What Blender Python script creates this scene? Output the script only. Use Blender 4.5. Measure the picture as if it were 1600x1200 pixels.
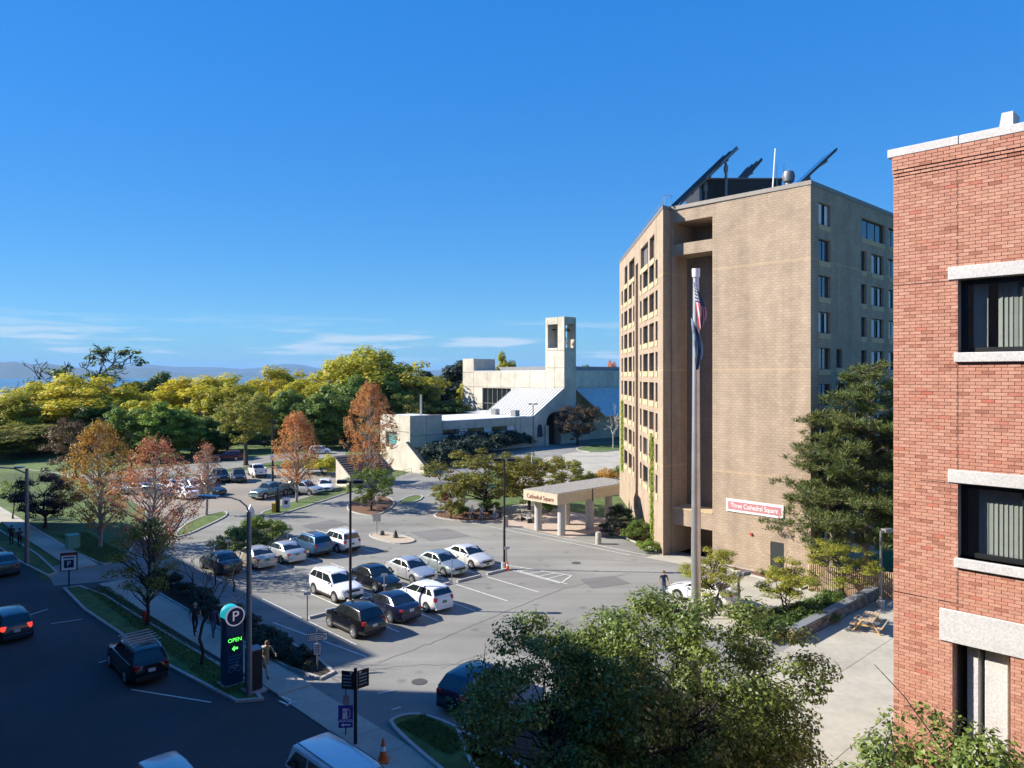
import bpy, bmesh, math, random
import numpy as np
from mathutils import Vector, Matrix

for o in list(bpy.data.objects):
    bpy.data.objects.remove(o)
scene = bpy.context.scene
COL = scene.collection
R = math.radians

# ---------------------------------------------------------------- camera
CAM_H, FPX, HOR = 14.83, 1159.0, 586.0          # eye height, focal length in photo pixels, horizon row
cam = bpy.data.cameras.new('camera')
cam.sensor_width = 36.0
cam.lens = FPX / 1600 * 36.0
cam.shift_y = -(600 - HOR) / 1600
cam.clip_start, cam.clip_end = 0.2, 60000
camo = bpy.data.objects.new('camera', cam)
COL.objects.link(camo)
camo.location = (0, 0, CAM_H)
camo.rotation_euler = (R(90), 0, 0)
scene.camera = camo

# ---------------------------------------------------------------- sky, sun, exposure
SUN_EL = R(33)
sun_from = Vector((-0.997 * math.cos(SUN_EL), 0.075 * math.cos(SUN_EL), math.sin(SUN_EL)))
sl = bpy.data.lights.new('sun', 'SUN')
sl.energy, sl.angle, sl.color = 5.0, R(0.53), (1.0, 0.92, 0.80)
so = bpy.data.objects.new('sun', sl)
COL.objects.link(so)
so.rotation_euler = (-sun_from).to_track_quat('-Z', 'Y').to_euler()
so.location = (0, 0, 60)

world = bpy.data.worlds.new('World')
scene.world = world
world.use_nodes = True
wn, wl = world.node_tree.nodes, world.node_tree.links
bg = wn['Background']
sky = wn.new('ShaderNodeTexSky')
sky.sky_type = 'NISHITA'
sky.sun_disc = False
sky.sun_elevation = SUN_EL
sky.sun_rotation = math.atan2(-0.997, 0.075)
sky.air_density, sky.dust_density, sky.ozone_density = 1.0, 0.0, 2.6
hsv = wn.new('ShaderNodeHueSaturation')
hsv.inputs['Saturation'].default_value = 3.04
hsv.inputs['Value'].default_value = 1.5
gam = wn.new('ShaderNodeGamma')                # film-like compression: keeps the band over the horizon from burning out
gam.inputs['Gamma'].default_value = 0.30
hsv.inputs['Hue'].default_value = 0.503
wl.new(sky.outputs[0], gam.inputs['Color'])
wl.new(gam.outputs[0], hsv.inputs['Color'])
tint = wn.new('ShaderNodeMix')                 # the photograph's cobalt rendering of a clear sky
tint.data_type, tint.blend_type = 'RGBA', 'MULTIPLY'
tint.inputs['Factor'].default_value = 1.0
tint.inputs['B'].default_value = (0.385, 0.78, 1.2, 1)
wl.new(hsv.outputs[0], tint.inputs['A'])
# low banks of thin cloud, all the way round above the horizon
tc = wn.new('ShaderNodeTexCoord')
sep = wn.new('ShaderNodeSeparateXYZ')
wl.new(tc.outputs['Generated'], sep.inputs[0])
mp = wn.new('ShaderNodeMapping')
mp.inputs['Scale'].default_value = (7.0, 7.0, 80.0)
mp.inputs['Location'].default_value = (3.3, 0.7, 0.4)
wl.new(tc.outputs['Generated'], mp.inputs[0])
cn = wn.new('ShaderNodeTexNoise')
cn.inputs['Scale'].default_value = 1.0
cn.inputs['Detail'].default_value = 9
cn.inputs['Roughness'].default_value = 0.58
wl.new(mp.outputs[0], cn.inputs['Vector'])
cr = wn.new('ShaderNodeMapRange')
cr.inputs['From Min'].default_value, cr.inputs['From Max'].default_value = 0.49, 0.64
cr.interpolation_type = 'SMOOTHSTEP'
wl.new(cn.outputs['Fac'], cr.inputs[0])
band = wn.new('ShaderNodeValToRGB')
band.color_ramp.elements[0].position = 0.0
band.color_ramp.elements[0].color = (0.55, 0.55, 0.55, 1)
band.color_ramp.elements[1].position = 0.085
band.color_ramp.elements[1].color = (0, 0, 0, 1)
for p_, v_ in ((0.012, 0.75), (0.045, 0.8), (0.062, 0.30)):
    e_ = band.color_ramp.elements.new(p_)
    e_.color = (v_, v_, v_, 1)
wl.new(sep.outputs['Z'], band.inputs[0])
mm = wn.new('ShaderNodeMath')
mm.operation = 'MULTIPLY'
wl.new(cr.outputs[0], mm.inputs[0])
wl.new(band.outputs[0], mm.inputs[1])
cmix = wn.new('ShaderNodeMix')
cmix.data_type = 'RGBA'
wl.new(mm.outputs[0], cmix.inputs['Factor'])
wl.new(tint.outputs['Result'], cmix.inputs['A'])
cmix.inputs['B'].default_value = (2.6, 3.0, 3.2, 1)
wl.new(cmix.outputs['Result'], bg.inputs['Color'])
bg.inputs['Strength'].default_value = 0.14

vs = scene.view_settings
vs.view_transform, vs.look, vs.gamma, vs.use_curve_mapping = 'Standard', 'None', 1.0, False
vs.exposure = 1.05

# ---------------------------------------------------------------- helpers
E1 = Vector((-0.689, 0.725, 0)); E2 = Vector((0.725, 0.689, 0))       # the street grid: E1 runs away to the left, E2 away to the right
A1 = math.atan2(0.725, -0.689); A2 = math.atan2(0.689, 0.725)
def AB(a, b, z=0.0):
    p = E1 * a + E2 * b
    return Vector((p.x, p.y, z))
def G(px, py, z=0.0):                              # photo pixel -> point on the level z
    d = (CAM_H - z) * FPX / (py - HOR)
    return Vector(((px - 800) * d / FPX, d, z))
def at(px, d, z=0.0):                              # direction of a photo column at distance d
    return Vector(((px - 800) * d / FPX, d, z))
def zat(py, d):
    return CAM_H + (HOR - py) * d / FPX

def setp(o, label=None, cat=None, group=None, kind=None):
    if label: o['label'] = label
    if cat: o['category'] = cat
    if group: o['group'] = group
    if kind: o['kind'] = kind
    return o
def empty(name, loc=(0, 0, 0), rz=0.0, label=None, cat=None, group=None):
    o = bpy.data.objects.new(name, None)
    COL.objects.link(o)
    o.location = loc
    o.rotation_euler = (0, 0, rz)
    o.empty_display_size = 0.2
    return setp(o, label, cat, group)
def link(name, me, parent=None, m=None, loc=None, rz=None, world_under=None):
    o = bpy.data.objects.new(name, me)
    COL.objects.link(o)
    if m is not None and me is not None and hasattr(me, 'materials'):
        if len(me.materials) == 0:
            me.materials.append(m)
        elif me.materials[0] != m:
            o.material_slots[0].link = 'OBJECT'
            o.material_slots[0].material = m
    if parent is not None:
        o.parent = parent
        if world_under is not None:
            o.matrix_parent_inverse = Matrix.Translation(-Vector(world_under))
    if loc is not None: o.location = loc
    if rz is not None: o.rotation_euler = (0, 0, rz)
    return o

class MB:
    """collects simple shapes; build() makes ONE mesh object of them"""
    def __init__(s):
        s.v, s.f, s.mi, s.uv = [], [], [], []
    def add(s, vs_, fs, mi=0, uvs=None):
        n = len(s.v)
        s.v += [tuple(p) for p in vs_]
        for k, f in enumerate(fs):
            s.f.append([i + n for i in f]); s.mi.append(mi)
            s.uv.append(uvs[k] if uvs else None)
        return s
    def box(s, c, size, rz=0.0, mi=0, M=None):
        x, y, z = size[0] / 2, size[1] / 2, size[2] / 2
        m = M if M is not None else Matrix.Translation(Vector(c)) @ Matrix.Rotation(rz, 4, 'Z')
        p = [m @ Vector(q) for q in ((-x, -y, -z), (x, -y, -z), (x, y, -z), (-x, y, -z), (-x, -y, z), (x, -y, z), (x, y, z), (-x, y, z))]
        return s.add(p, [(0, 3, 2, 1), (4, 5, 6, 7), (0, 1, 5, 4), (1, 2, 6, 5), (2, 3, 7, 6), (3, 0, 4, 7)], mi)
    def prism(s, poly, z0, z1, mi=0, top_only=False):
        n = len(poly)
        area = sum(poly[i][0] * poly[(i + 1) % n][1] - poly[(i + 1) % n][0] * poly[i][1] for i in range(n))
        if area < 0: poly = list(reversed(poly))
        z1s = z1 if hasattr(z1, '__len__') else [z1] * n
        if top_only:
            return s.add([(p[0], p[1], z1s[i]) for i, p in enumerate(poly)], [tuple(range(n))], mi)
        vv = [(p[0], p[1], z0) for p in poly] + [(p[0], p[1], z1s[i]) for i, p in enumerate(poly)]
        ff = [tuple(range(n - 1, -1, -1)), tuple(range(n, 2 * n))] + [(i, (i + 1) % n, n + (i + 1) % n, n + i) for i in range(n)]
        return s.add(vv, ff, mi)
    def extrude(s, pts, vec, mi=0):                 # a flat polygon pushed along vec
        pts = [Vector(p) for p in pts]; vec = Vector(vec); n = len(pts)
        nrm = Vector((0, 0, 0))
        for i in range(n): nrm += pts[i].cross(pts[(i + 1) % n])
        if nrm.dot(vec) < 0: pts.reverse()
        vv = pts + [p + vec for p in pts]
        ff = [tuple(range(n - 1, -1, -1)), tuple(range(n, 2 * n))] + [(i, (i + 1) % n, n + (i + 1) % n, n + i) for i in range(n)]
        return s.add(vv, ff, mi)
    def tube(s, p0, p1, r0, r1=None, n=8, mi=0, caps=True):
        p0, p1 = Vector(p0), Vector(p1)
        r1 = r0 if r1 is None else r1
        d = (p1 - p0)
        if d.length < 1e-6: return s
        d.normalize()
        u = d.orthogonal().normalized(); w = d.cross(u)
        vv = []
        for p, r in ((p0, r0), (p1, r1)):
            for k in range(n):
                t = 2 * math.pi * k / n
                vv.append(p + (u * math.cos(t) + w * math.sin(t)) * r)
        ff = [(k, (k + 1) % n, n + (k + 1) % n, n + k) for k in range(n)]
        if caps: ff += [tuple(range(n - 1, -1, -1)), tuple(range(n, 2 * n))]
        return s.add(vv, ff, mi)
    def path(s, pts, r, n=6, mi=0):
        for i in range(len(pts) - 1):
            ra = r[i] if hasattr(r, '__len__') else r
            rb = r[i + 1] if hasattr(r, '__len__') else r
            s.tube(pts[i], pts[i + 1], ra, rb, n, mi)
        return s
    def lathe(s, prof, n=12, c=(0, 0, 0), mi=0):
        c = Vector(c); m = len(prof); vv = []
        for r, z in prof:
            for k in range(n):
                t = 2 * math.pi * k / n
                vv.append(c + Vector((r * math.cos(t), r * math.sin(t), z)))
        ff = [(i * n + k, i * n + (k + 1) % n, (i + 1) * n + (k + 1) % n, (i + 1) * n + k) for i in range(m - 1) for k in range(n)]
        return s.add(vv, ff, mi)
    def quad(s, a, b, c, d, mi=0):
        return s.add([a, b, c, d], [(0, 1, 2, 3)], mi)
    def mesh(s, name, mats=None, smooth=False):
        me = bpy.data.meshes.new(name)
        me.from_pydata(s.v, [], s.f)
        for m in (mats or []): me.materials.append(m)
        if any(s.mi): me.polygons.foreach_set('material_index', s.mi)
        if any(u is not None for u in s.uv):
            ul = me.uv_layers.new(name='UVMap'); i = 0
            for k, f in enumerate(s.f):
                for j in range(len(f)):
                    ul.data[i].uv = s.uv[k][j] if s.uv[k] else (0, 0)
                    i += 1
        if smooth:
            me.polygons.foreach_set('use_smooth', [True] * len(me.polygons))
            try: me.set_sharp_from_angle(angle=R(38))
            except Exception: pass
        me.update()
        return me
    def build(s, name, m, parent=None, under=None, smooth=False, kind=None):
        mats = m if isinstance(m, (list, tuple)) else [m]
        o = link(name, s.mesh(name, mats, smooth), parent, None, world_under=under)
        if kind: o['kind'] = kind
        return o
def bevel(o, w=0.02, seg=2, ang=35):
    b = o.modifiers.new('bevel', 'BEVEL')
    b.width, b.segments, b.limit_method, b.angle_limit = w, seg, 'ANGLE', R(ang)
    return o
def copy_tree(o, parent=None):
    c = o.copy(); COL.objects.link(c); c.parent = parent
    if parent is not None: c.matrix_parent_inverse = o.matrix_parent_inverse.copy()
    for ch in list(o.children): copy_tree(ch, c)
    return c

# ---------------------------------------------------------------- materials
def _nt(name):
    m = bpy.data.materials.new(name); m.use_nodes = True
    return m, m.node_tree.nodes, m.node_tree.links, m.node_tree.nodes['Principled BSDF']
def col4(c): return (c[0], c[1], c[2], 1)
def mat(name, c, rough=0.7, var=0.12, scale=3.0, metal=0.0, bump=0.0, bscale=None, c2=None, coat=0.0, spec=0.5, big=None):
    m, n, l, b = _nt(name)
    b.inputs['Roughness'].default_value = rough
    b.inputs['Metallic'].default_value = metal
    b.inputs['Specular IOR Level'].default_value = spec
    if coat: b.inputs['Coat Weight'].default_value = coat; b.inputs['Coat Roughness'].default_value = 0.06
    if var == 0 and c2 is None:
        b.inputs['Base Color'].default_value = col4(c)
    tcn = n.new('ShaderNodeTexCoord')
    nz = n.new('ShaderNodeTexNoise'); nz.inputs['Scale'].default_value = scale; nz.inputs['Detail'].default_value = 8
    nz.inputs['Roughness'].default_value = 0.65
    l.new(tcn.outputs['Object'], nz.inputs['Vector'])
    if var or c2:
        mr = n.new('ShaderNodeMapRange'); mr.inputs['From Min'].default_value = 0.3; mr.inputs['From Max'].default_value = 0.7
        l.new(nz.outputs['Fac'], mr.inputs[0])
        mx = n.new('ShaderNodeMix'); mx.data_type = 'RGBA'
        l.new(mr.outputs[0], mx.inputs['Factor'])
        mx.inputs['A'].default_value = col4([x * (1 - var) for x in c])
        mx.inputs['B'].default_value = col4(c2) if c2 else col4([min(1, x * (1 + var)) for x in c])
        out = mx.outputs['Result']
        if big:
            nb = n.new('ShaderNodeTexNoise'); nb.inputs['Scale'].default_value = big[0]; nb.inputs['Detail'].default_value = 5
            l.new(tcn.outputs['Object'], nb.inputs['Vector'])
            m2 = n.new('ShaderNodeMapRange'); m2.inputs['From Min'].default_value = 0.35; m2.inputs['From Max'].default_value = 0.65
            m2.inputs['To Min'].default_value = 1 - big[1]; m2.inputs['To Max'].default_value = 1 + big[1]
            l.new(nb.outputs['Fac'], m2.inputs[0])
            mul = n.new('ShaderNodeMix'); mul.data_type = 'RGBA'; mul.blend_type = 'MULTIPLY'; mul.inputs['Factor'].default_value = 1
            l.new(out, mul.inputs['A']); l.new(m2.outputs[0], mul.inputs['B'])
            out = mul.outputs['Result']
        l.new(out, b.inputs['Base Color'])
    if bump:
        bp = n.new('ShaderNodeBump'); bp.inputs['Strength'].default_value = bump; bp.inputs['Distance'].default_value = 0.03
        nb = n.new('ShaderNodeTexNoise'); nb.inputs['Scale'].default_value = bscale or scale * 6; nb.inputs['Detail'].default_value = 4
        l.new(tcn.outputs['Object'], nb.inputs['Vector'])
        l.new(nb.outputs['Fac'], bp.inputs['Height']); l.new(bp.outputs[0], b.inputs['Normal'])
    return m
def emis(name, c, s):
    m, n, l, b = _nt(name)
    b.inputs['Base Color'].default_value = col4([x * 0.3 for x in c])
    b.inputs['Emission Color'].default_value = col4(c); b.inputs['Emission Strength'].default_value = s
    return m
def leafmat(name, cols, rough=0.55, trans=0.40):
    m, n, l, b = _nt(name)
    g = n.new('ShaderNodeNewGeometry')
    rp = n.new('ShaderNodeValToRGB')
    els = rp.color_ramp.elements
    while len(els) < len(cols): els.new(0.5)
    for i, c in enumerate(cols):
        els[i].position = i / max(1, len(cols) - 1); els[i].color = col4(c)
    l.new(g.outputs['Random Per Island'], rp.inputs[0])
    # slow drift of tone through the crown so neighbouring sprays differ
    tcn = n.new('ShaderNodeTexCoord')
    nz = n.new('ShaderNodeTexNoise'); nz.inputs['Scale'].default_value = 0.45; nz.inputs['Detail'].default_value = 3
    l.new(tcn.outputs['Object'], nz.inputs['Vector'])
    oi = n.new('ShaderNodeObjectInfo')
    hs = n.new('ShaderNodeHueSaturation')
    mr = n.new('ShaderNodeMapRange'); mr.inputs['From Min'].default_value = 0.3; mr.inputs['From Max'].default_value = 0.7
    mr.inputs['To Min'].default_value = 0.488; mr.inputs['To Max'].default_value = 0.522
    l.new(nz.outputs['Fac'], mr.inputs[0]); l.new(mr.outputs[0], hs.inputs['Hue'])
    mv = n.new('ShaderNodeMapRange'); mv.inputs['To Min'].default_value = 0.82; mv.inputs['To Max'].default_value = 1.15
    l.new(oi.outputs['Random'], mv.inputs[0]); l.new(mv.outputs[0], hs.inputs['Value'])
    l.new(rp.outputs[0], hs.inputs['Color'])
    l.new(hs.outputs[0], b.inputs['Base Color'])
    b.inputs['Roughness'].default_value = rough
    b.inputs['Specular IOR Level'].default_value = 0.35
    if trans:
        tr = n.new('ShaderNodeBsdfTranslucent'); l.new(hs.outputs[0], tr.inputs['Color'])
        ms = n.new('ShaderNodeMixShader'); ms.inputs[0].default_value = trans
        l.new(b.outputs[0], ms.inputs[1]); l.new(tr.outputs[0], ms.inputs[2])
        l.new(ms.outputs[0], n['Material Output'].inputs['Surface'])
    return m
def paint(name, c, metal=0.35, rough=0.32):
    return mat(name, c, rough=rough, var=0.03, scale=2.0, metal=metal, coat=0.8)
def glassmat(name, tint=(0.015, 0.02, 0.022), rough=0.04):
    m, n, l, b = _nt(name)
    b.inputs['Base Color'].default_value = col4(tint); b.inputs['Roughness'].default_value = rough
    b.inputs['Specular IOR Level'].default_value = 0.8; b.inputs['IOR'].default_value = 1.52
    return m
def clearglass(name, tint=(0.94, 0.96, 0.95)):
    m, n, l, b = _nt(name)
    tr = n.new('ShaderNodeBsdfTransparent'); tr.inputs['Color'].default_value = col4(tint)
    gl = n.new('ShaderNodeBsdfGlossy'); gl.inputs['Roughness'].default_value = 0.02
    ms = n.new('ShaderNodeMixShader')
    ms.inputs[0].default_value = 0.10
    l.new(tr.outputs[0], ms.inputs[1]); l.new(gl.outputs[0], ms.inputs[2])
    l.new(ms.outputs[0], n['Material Output'].inputs['Surface'])
    return m
def blockmat(name, c1, c2, mortar, bw, bh, ms=0.012, band=None, noise=0.15):
    """masonry too fine to build piece by piece; UVs are metres along the wall and up"""
    m, n, l, b = _nt(name)
    uv = n.new('ShaderNodeUVMap'); uv.uv_map = 'UVMap'
    bt = n.new('ShaderNodeTexBrick')
    bt.inputs['Color1'].default_value = col4(c1); bt.inputs['Color2'].default_value = col4(c2); bt.inputs['Mortar'].default_value = col4(mortar)
    bt.inputs['Scale'].default_value = 1.0; bt.inputs['Brick Width'].default_value = bw; bt.inputs['Row Height'].default_value = bh
    bt.inputs['Mortar Size'].default_value = ms; bt.inputs['Bias'].default_value = -0.1
    l.new(uv.outputs[0], bt.inputs['Vector'])
    nz = n.new('ShaderNodeTexNoise'); nz.inputs['Scale'].default_value = 0.5; nz.inputs['Detail'].default_value = 9; nz.inputs['Roughness'].default_value = 0.7
    l.new(uv.outputs[0], nz.inputs['Vector'])
    mr = n.new('ShaderNodeMapRange'); mr.inputs['From Min'].default_value = 0.3; mr.inputs['From Max'].default_value = 0.7
    mr.inputs['To Min'].default_value = 1 - noise; mr.inputs['To Max'].default_value = 1 + noise
    l.new(nz.outputs['Fac'], mr.inputs[0])
    mul = n.new('ShaderNodeMix'); mul.data_type = 'RGBA'; mul.blend_type = 'MULTIPLY'; mul.inputs['Factor'].default_value = 1
    l.new(bt.outputs['Color'], mul.inputs['A']); l.new(mr.outputs[0], mul.inputs['B'])
    out = mul.outputs['Result']
    mps = n.new('ShaderNodeMapping'); mps.inputs['Scale'].default_value = (1.1, 0.07, 1); l.new(uv.outputs[0], mps.inputs[0])
    ns = n.new('ShaderNodeTexNoise'); ns.inputs['Scale'].default_value = 1.0; ns.inputs['Detail'].default_value = 7; l.new(mps.outputs[0], ns.inputs['Vector'])
    mrs = n.new('ShaderNodeMapRange'); mrs.inputs['From Min'].default_value = 0.35; mrs.inputs['From Max'].default_value = 0.7; mrs.inputs['To Min'].default_value = 0.84; mrs.inputs['To Max'].default_value = 1.08
    l.new(ns.outputs['Fac'], mrs.inputs[0])
    mus = n.new('ShaderNodeMix'); mus.data_type = 'RGBA'; mus.blend_type = 'MULTIPLY'; mus.inputs['Factor'].default_value = 1
    l.new(out, mus.inputs['A']); l.new(mrs.outputs[0], mus.inputs['B']); out = mus.outputs['Result']
    if band:
        sp = n.new('ShaderNodeSeparateXYZ'); l.new(uv.outputs[0], sp.inputs[0])
        md = n.new('ShaderNodeMath'); md.operation = 'MODULO'; md.inputs[1].default_value = band[0]
        ad = n.new('ShaderNodeMath'); ad.operation = 'ADD'; ad.inputs[1].default_value = band[2]
        l.new(sp.outputs['Y'], ad.inputs[0]); l.new(ad.outputs[0], md.inputs[0])
        lt = n.new('ShaderNodeMath'); lt.operation = 'LESS_THAN'; lt.inputs[1].default_value = band[1]
        l.new(md.outputs[0], lt.inputs[0])
        sc = n.new('ShaderNodeMath'); sc.operation = 'MULTIPLY'; sc.inputs[1].default_value = 0.35
        l.new(lt.outputs[0], sc.inputs[0])
        m3 = n.new('ShaderNodeMix'); m3.data_type = 'RGBA'
        l.new(sc.outputs[0], m3.inputs['Factor']); l.new(out, m3.inputs['A']); m3.inputs['B'].default_value = col4(band[3])
        out = m3.outputs['Result']
    l.new(out, b.inputs['Base Color'])
    b.inputs['Roughness'].default_value = 0.9
    bp = n.new('ShaderNodeBump'); bp.inputs['Strength'].default_value = 0.5; bp.inputs['Distance'].default_value = 0.01
    inv = n.new('ShaderNodeMath'); inv.operation = 'SUBTRACT'; inv.inputs[0].default_value = 1.0
    l.new(bt.outputs['Fac'], inv.inputs[1]); l.new(inv.outputs[0], bp.inputs['Height']); l.new(bp.outputs[0], b.inputs['Normal'])
    return m

M = {}
def worn_asphalt(name, c):
    m = mat(name, c, 0.92, 0.12, 9.0, bump=0.3, bscale=70, big=(0.10, 0.16))
    n, l = m.node_tree.nodes, m.node_tree.links; b = n['Principled BSDF']
    src = b.inputs['Base Color'].links[0].from_socket
    tcn = n.new('ShaderNodeTexCoord')
    vo = n.new('ShaderNodeTexVoronoi'); vo.inputs['Scale'].default_value = 0.55; l.new(tcn.outputs['Object'], vo.inputs['Vector'])
    sp = n.new('ShaderNodeMapRange'); sp.inputs['From Min'].default_value = 0.04; sp.inputs['From Max'].default_value = 0.20
    sp.inputs['To Min'].default_value = 0.62; sp.inputs['To Max'].default_value = 1.0; l.new(vo.outputs['Distance'], sp.inputs[0])
    mp_ = n.new('ShaderNodeMapping'); mp_.inputs['Rotation'].default_value = (0, 0, -0.76); mp_.inputs['Scale'].default_value = (0.05, 0.7, 1); l.new(tcn.outputs['Object'], mp_.inputs[0])
    st = n.new('ShaderNodeTexNoise'); st.inputs['Scale'].default_value = 1.0; st.inputs['Detail'].default_value = 6; l.new(mp_.outputs[0], st.inputs['Vector'])
    sr = n.new('ShaderNodeMapRange'); sr.inputs['From Min'].default_value = 0.3; sr.inputs['From Max'].default_value = 0.7; sr.inputs['To Min'].default_value = 0.86; sr.inputs['To Max'].default_value = 1.12; l.new(st.outputs['Fac'], sr.inputs[0])
    pr = n.new('ShaderNodeMath'); pr.operation = 'MULTIPLY'; l.new(sp.outputs[0], pr.inputs[0]); l.new(sr.outputs[0], pr.inputs[1])
    mul = n.new('ShaderNodeMix'); mul.data_type = 'RGBA'; mul.blend_type = 'MULTIPLY'; mul.inputs['Factor'].default_value = 1
    l.new(src, mul.inputs['A']); l.new(pr.outputs[0], mul.inputs['B']); l.new(mul.outputs['Result'], b.inputs['Base Color'])
    return m
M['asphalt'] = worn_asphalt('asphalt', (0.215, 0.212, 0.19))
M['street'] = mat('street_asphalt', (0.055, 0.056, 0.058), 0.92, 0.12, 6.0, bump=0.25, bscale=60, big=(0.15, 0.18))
M['tan_lot'] = mat('sandy_asphalt', (0.25, 0.22, 0.175), 0.95, 0.12, 4.0, bump=0.2, big=(0.1, 0.15))
M['concrete'] = mat('pavement_concrete', (0.375, 0.35, 0.285), 0.9, 0.10, 2.5, bump=0.1, big=(0.3, 0.12))
M['kerb'] = mat('kerb_concrete', (0.38, 0.37, 0.34), 0.9, 0.18, 3.0)
M['grass'] = mat('grass', (0.075, 0.115, 0.025), 0.95, 0.45, 1.2, bump=0.8, bscale=30, big=(0.08, 0.3))
M['mulch'] = mat('mulch', (0.15, 0.075, 0.04), 0.98, 0.5, 14.0, bump=0.9, bscale=40)
M['soil'] = mat('soil', (0.04, 0.028, 0.02), 0.98, 0.5, 6.0, bump=0.8, bscale=30)
M['line'] = mat('road_paint', (0.62, 0.62, 0.58), 0.8, 0.25, 5.0)
M['church'] = mat('board_marked_concrete', (0.50, 0.465, 0.385), 0.92, 0.13, 0.6, bump=0.1, big=(0.15, 0.13))
M['stone_dark'] = mat('slate', (0.07, 0.075, 0.08), 0.8, 0.3, 3.0)
M['granite'] = mat('granite', (0.50, 0.49, 0.48), 0.75, 0.22, 24.0, big=(2.0, 0.05))
M['roofwhite'] = mat('white_roof_membrane', (0.62, 0.63, 0.64), 0.6, 0.08, 0.8)
M['seam'] = mat('standing_seam_metal', (0.62, 0.61, 0.59), 0.8, 0.06, 1.0, spec=0.15)
M['dark_metal'] = mat('black_metal', (0.018, 0.018, 0.02), 0.45, 0.2, 3.0)
M['bronze'] = mat('bronze_aluminium', (0.045, 0.04, 0.036), 0.5, 0.2, 3.0, metal=0.3)
M['steel'] = mat('galvanised_steel', (0.52, 0.53, 0.54), 0.38, 0.12, 3.0, metal=0.75)
M['grey_metal'] = mat('grey_metal', (0.22, 0.225, 0.23), 0.5, 0.15, 3.0, metal=0.4)
M['white'] = mat('white_paint', (0.78, 0.78, 0.76), 0.5, 0.05, 3.0)
M['glass'] = glassmat('window_glass')
M['pane'] = glassmat('blue_window_glass', (0.03, 0.045, 0.055), 0.03)
M['blind'] = mat('white_blind', (0.62, 0.64, 0.66), 0.8, 0.12, 3.0)
M['bark'] = mat('bark', (0.10, 0.078, 0.06), 0.95, 0.35, 8.0, bump=0.8, bscale=25)
M['bark_dark'] = mat('dark_bark', (0.035, 0.03, 0.026), 0.95, 0.35, 8.0, bump=0.6)
M['bark_pale'] = mat('pale_bark', (0.30, 0.27, 0.24), 0.95, 0.3, 8.0)
M['bark_pine'] = mat('pine_bark', (0.20, 0.15, 0.12), 0.95, 0.4, 6.0, bump=0.8)
M['tyre'] = mat('tyre_rubber', (0.015, 0.015, 0.016), 0.85, 0.2, 5.0)
M['rim'] = mat('alloy', (0.55, 0.56, 0.57), 0.3, 0.05, 3.0, metal=0.8)
M['black'] = mat('black_plastic', (0.012, 0.012, 0.013), 0.6, 0.1, 3.0)
M['red_lens'] = mat('red_lens', (0.35, 0.012, 0.012), 0.2, 0.05, 3.0, coat=0.6)
M['brake_lit'] = emis('lit_brake_lens', (1.0, 0.06, 0.04), 0.7)
M['clear_lens'] = mat('headlight_lens', (0.55, 0.57, 0.58), 0.12, 0.1, 6.0, metal=0.3, coat=0.9)
M['plate'] = mat('number_plate', (0.05, 0.22, 0.12), 0.5, 0.1, 3.0)
M['grey_plate'] = mat('pale_number_plate', (0.5, 0.52, 0.52), 0.5, 0.1, 3.0)
M['wood'] = mat('weathered_wood', (0.42, 0.31, 0.20), 0.85, 0.25, 4.0)
M['wood_new'] = mat('yellow_pine_wood', (0.52, 0.34, 0.14), 0.8, 0.2, 4.0)
M['orange'] = mat('orange_plastic', (0.75, 0.13, 0.02), 0.6, 0.1, 3.0)
M['sign_red'] = mat('red_sign_paint', (0.45, 0.04, 0.03), 0.5, 0.1, 3.0)
M['signboard'] = mat('rose_sign_panel', (0.44, 0.17, 0.19), 0.6, 0.08, 3.0)
M['letter_white'] = mat('white_lettering', (0.82, 0.80, 0.78), 0.6, 0.03, 3.0)
M['navy'] = mat('navy_sign_paint', (0.012, 0.03, 0.075), 0.4, 0.1, 3.0)
M['cream'] = mat('cream_fascia', (0.52, 0.44, 0.32), 0.85, 0.10, 2.0)
# ================================================================ the setting
def gz(x, y):
    """terrain height: level town ground, falling away to the lake behind the trees"""
    t = min(1.0, max(0.0, (y - 190) / 420.0))
    return -36.0 * t * t * (3 - 2 * t)
xs = [-30000, -9000, -3000, -1200, -600, -300, -150, -75, 0, 75, 150, 300, 600, 1200, 3000, 9000, 30000]
ys = [-900, -300, -100, 0, 50, 100, 150, 190, 230, 270, 310, 350, 400, 450, 500, 560, 620, 760]
mb = MB()
vv = [(x, y, gz(x, y)) for y in ys for x in xs]
nx = len(xs)
mb.add(vv, [(j * nx + i, j * nx + i + 1, (j + 1) * nx + i + 1, (j + 1) * nx + i) for j in range(len(ys) - 1) for i in range(nx - 1)])
mb.build('ground', M['grass'], kind='structure')

m, n_, l_, b_ = _nt('lake_water')
b_.inputs['Base Color'].default_value = (0.04, 0.10, 0.15, 1); b_.inputs['Roughness'].default_value = 0.25
M['water'] = m
tn = n_.new('ShaderNodeTexNoise'); tn.inputs['Scale'].default_value = 0.15
tcn = n_.new('ShaderNodeTexCoord'); l_.new(tcn.outputs['Object'], tn.inputs['Vector'])
bp = n_.new('ShaderNodeBump'); bp.inputs['Strength'].default_value = 0.6; bp.inputs['Distance'].default_value = 1.0
l_.new(tn.outputs['Fac'], bp.inputs['Height']); l_.new(bp.outputs[0], b_.inputs['Normal'])
mb = MB(); mb.prism([(-30000, 480), (30000, 480), (30000, 33000), (-30000, 33000)], 0, -29.0, top_only=True)
mb.build('lake', M['water'], kind='structure')

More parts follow.
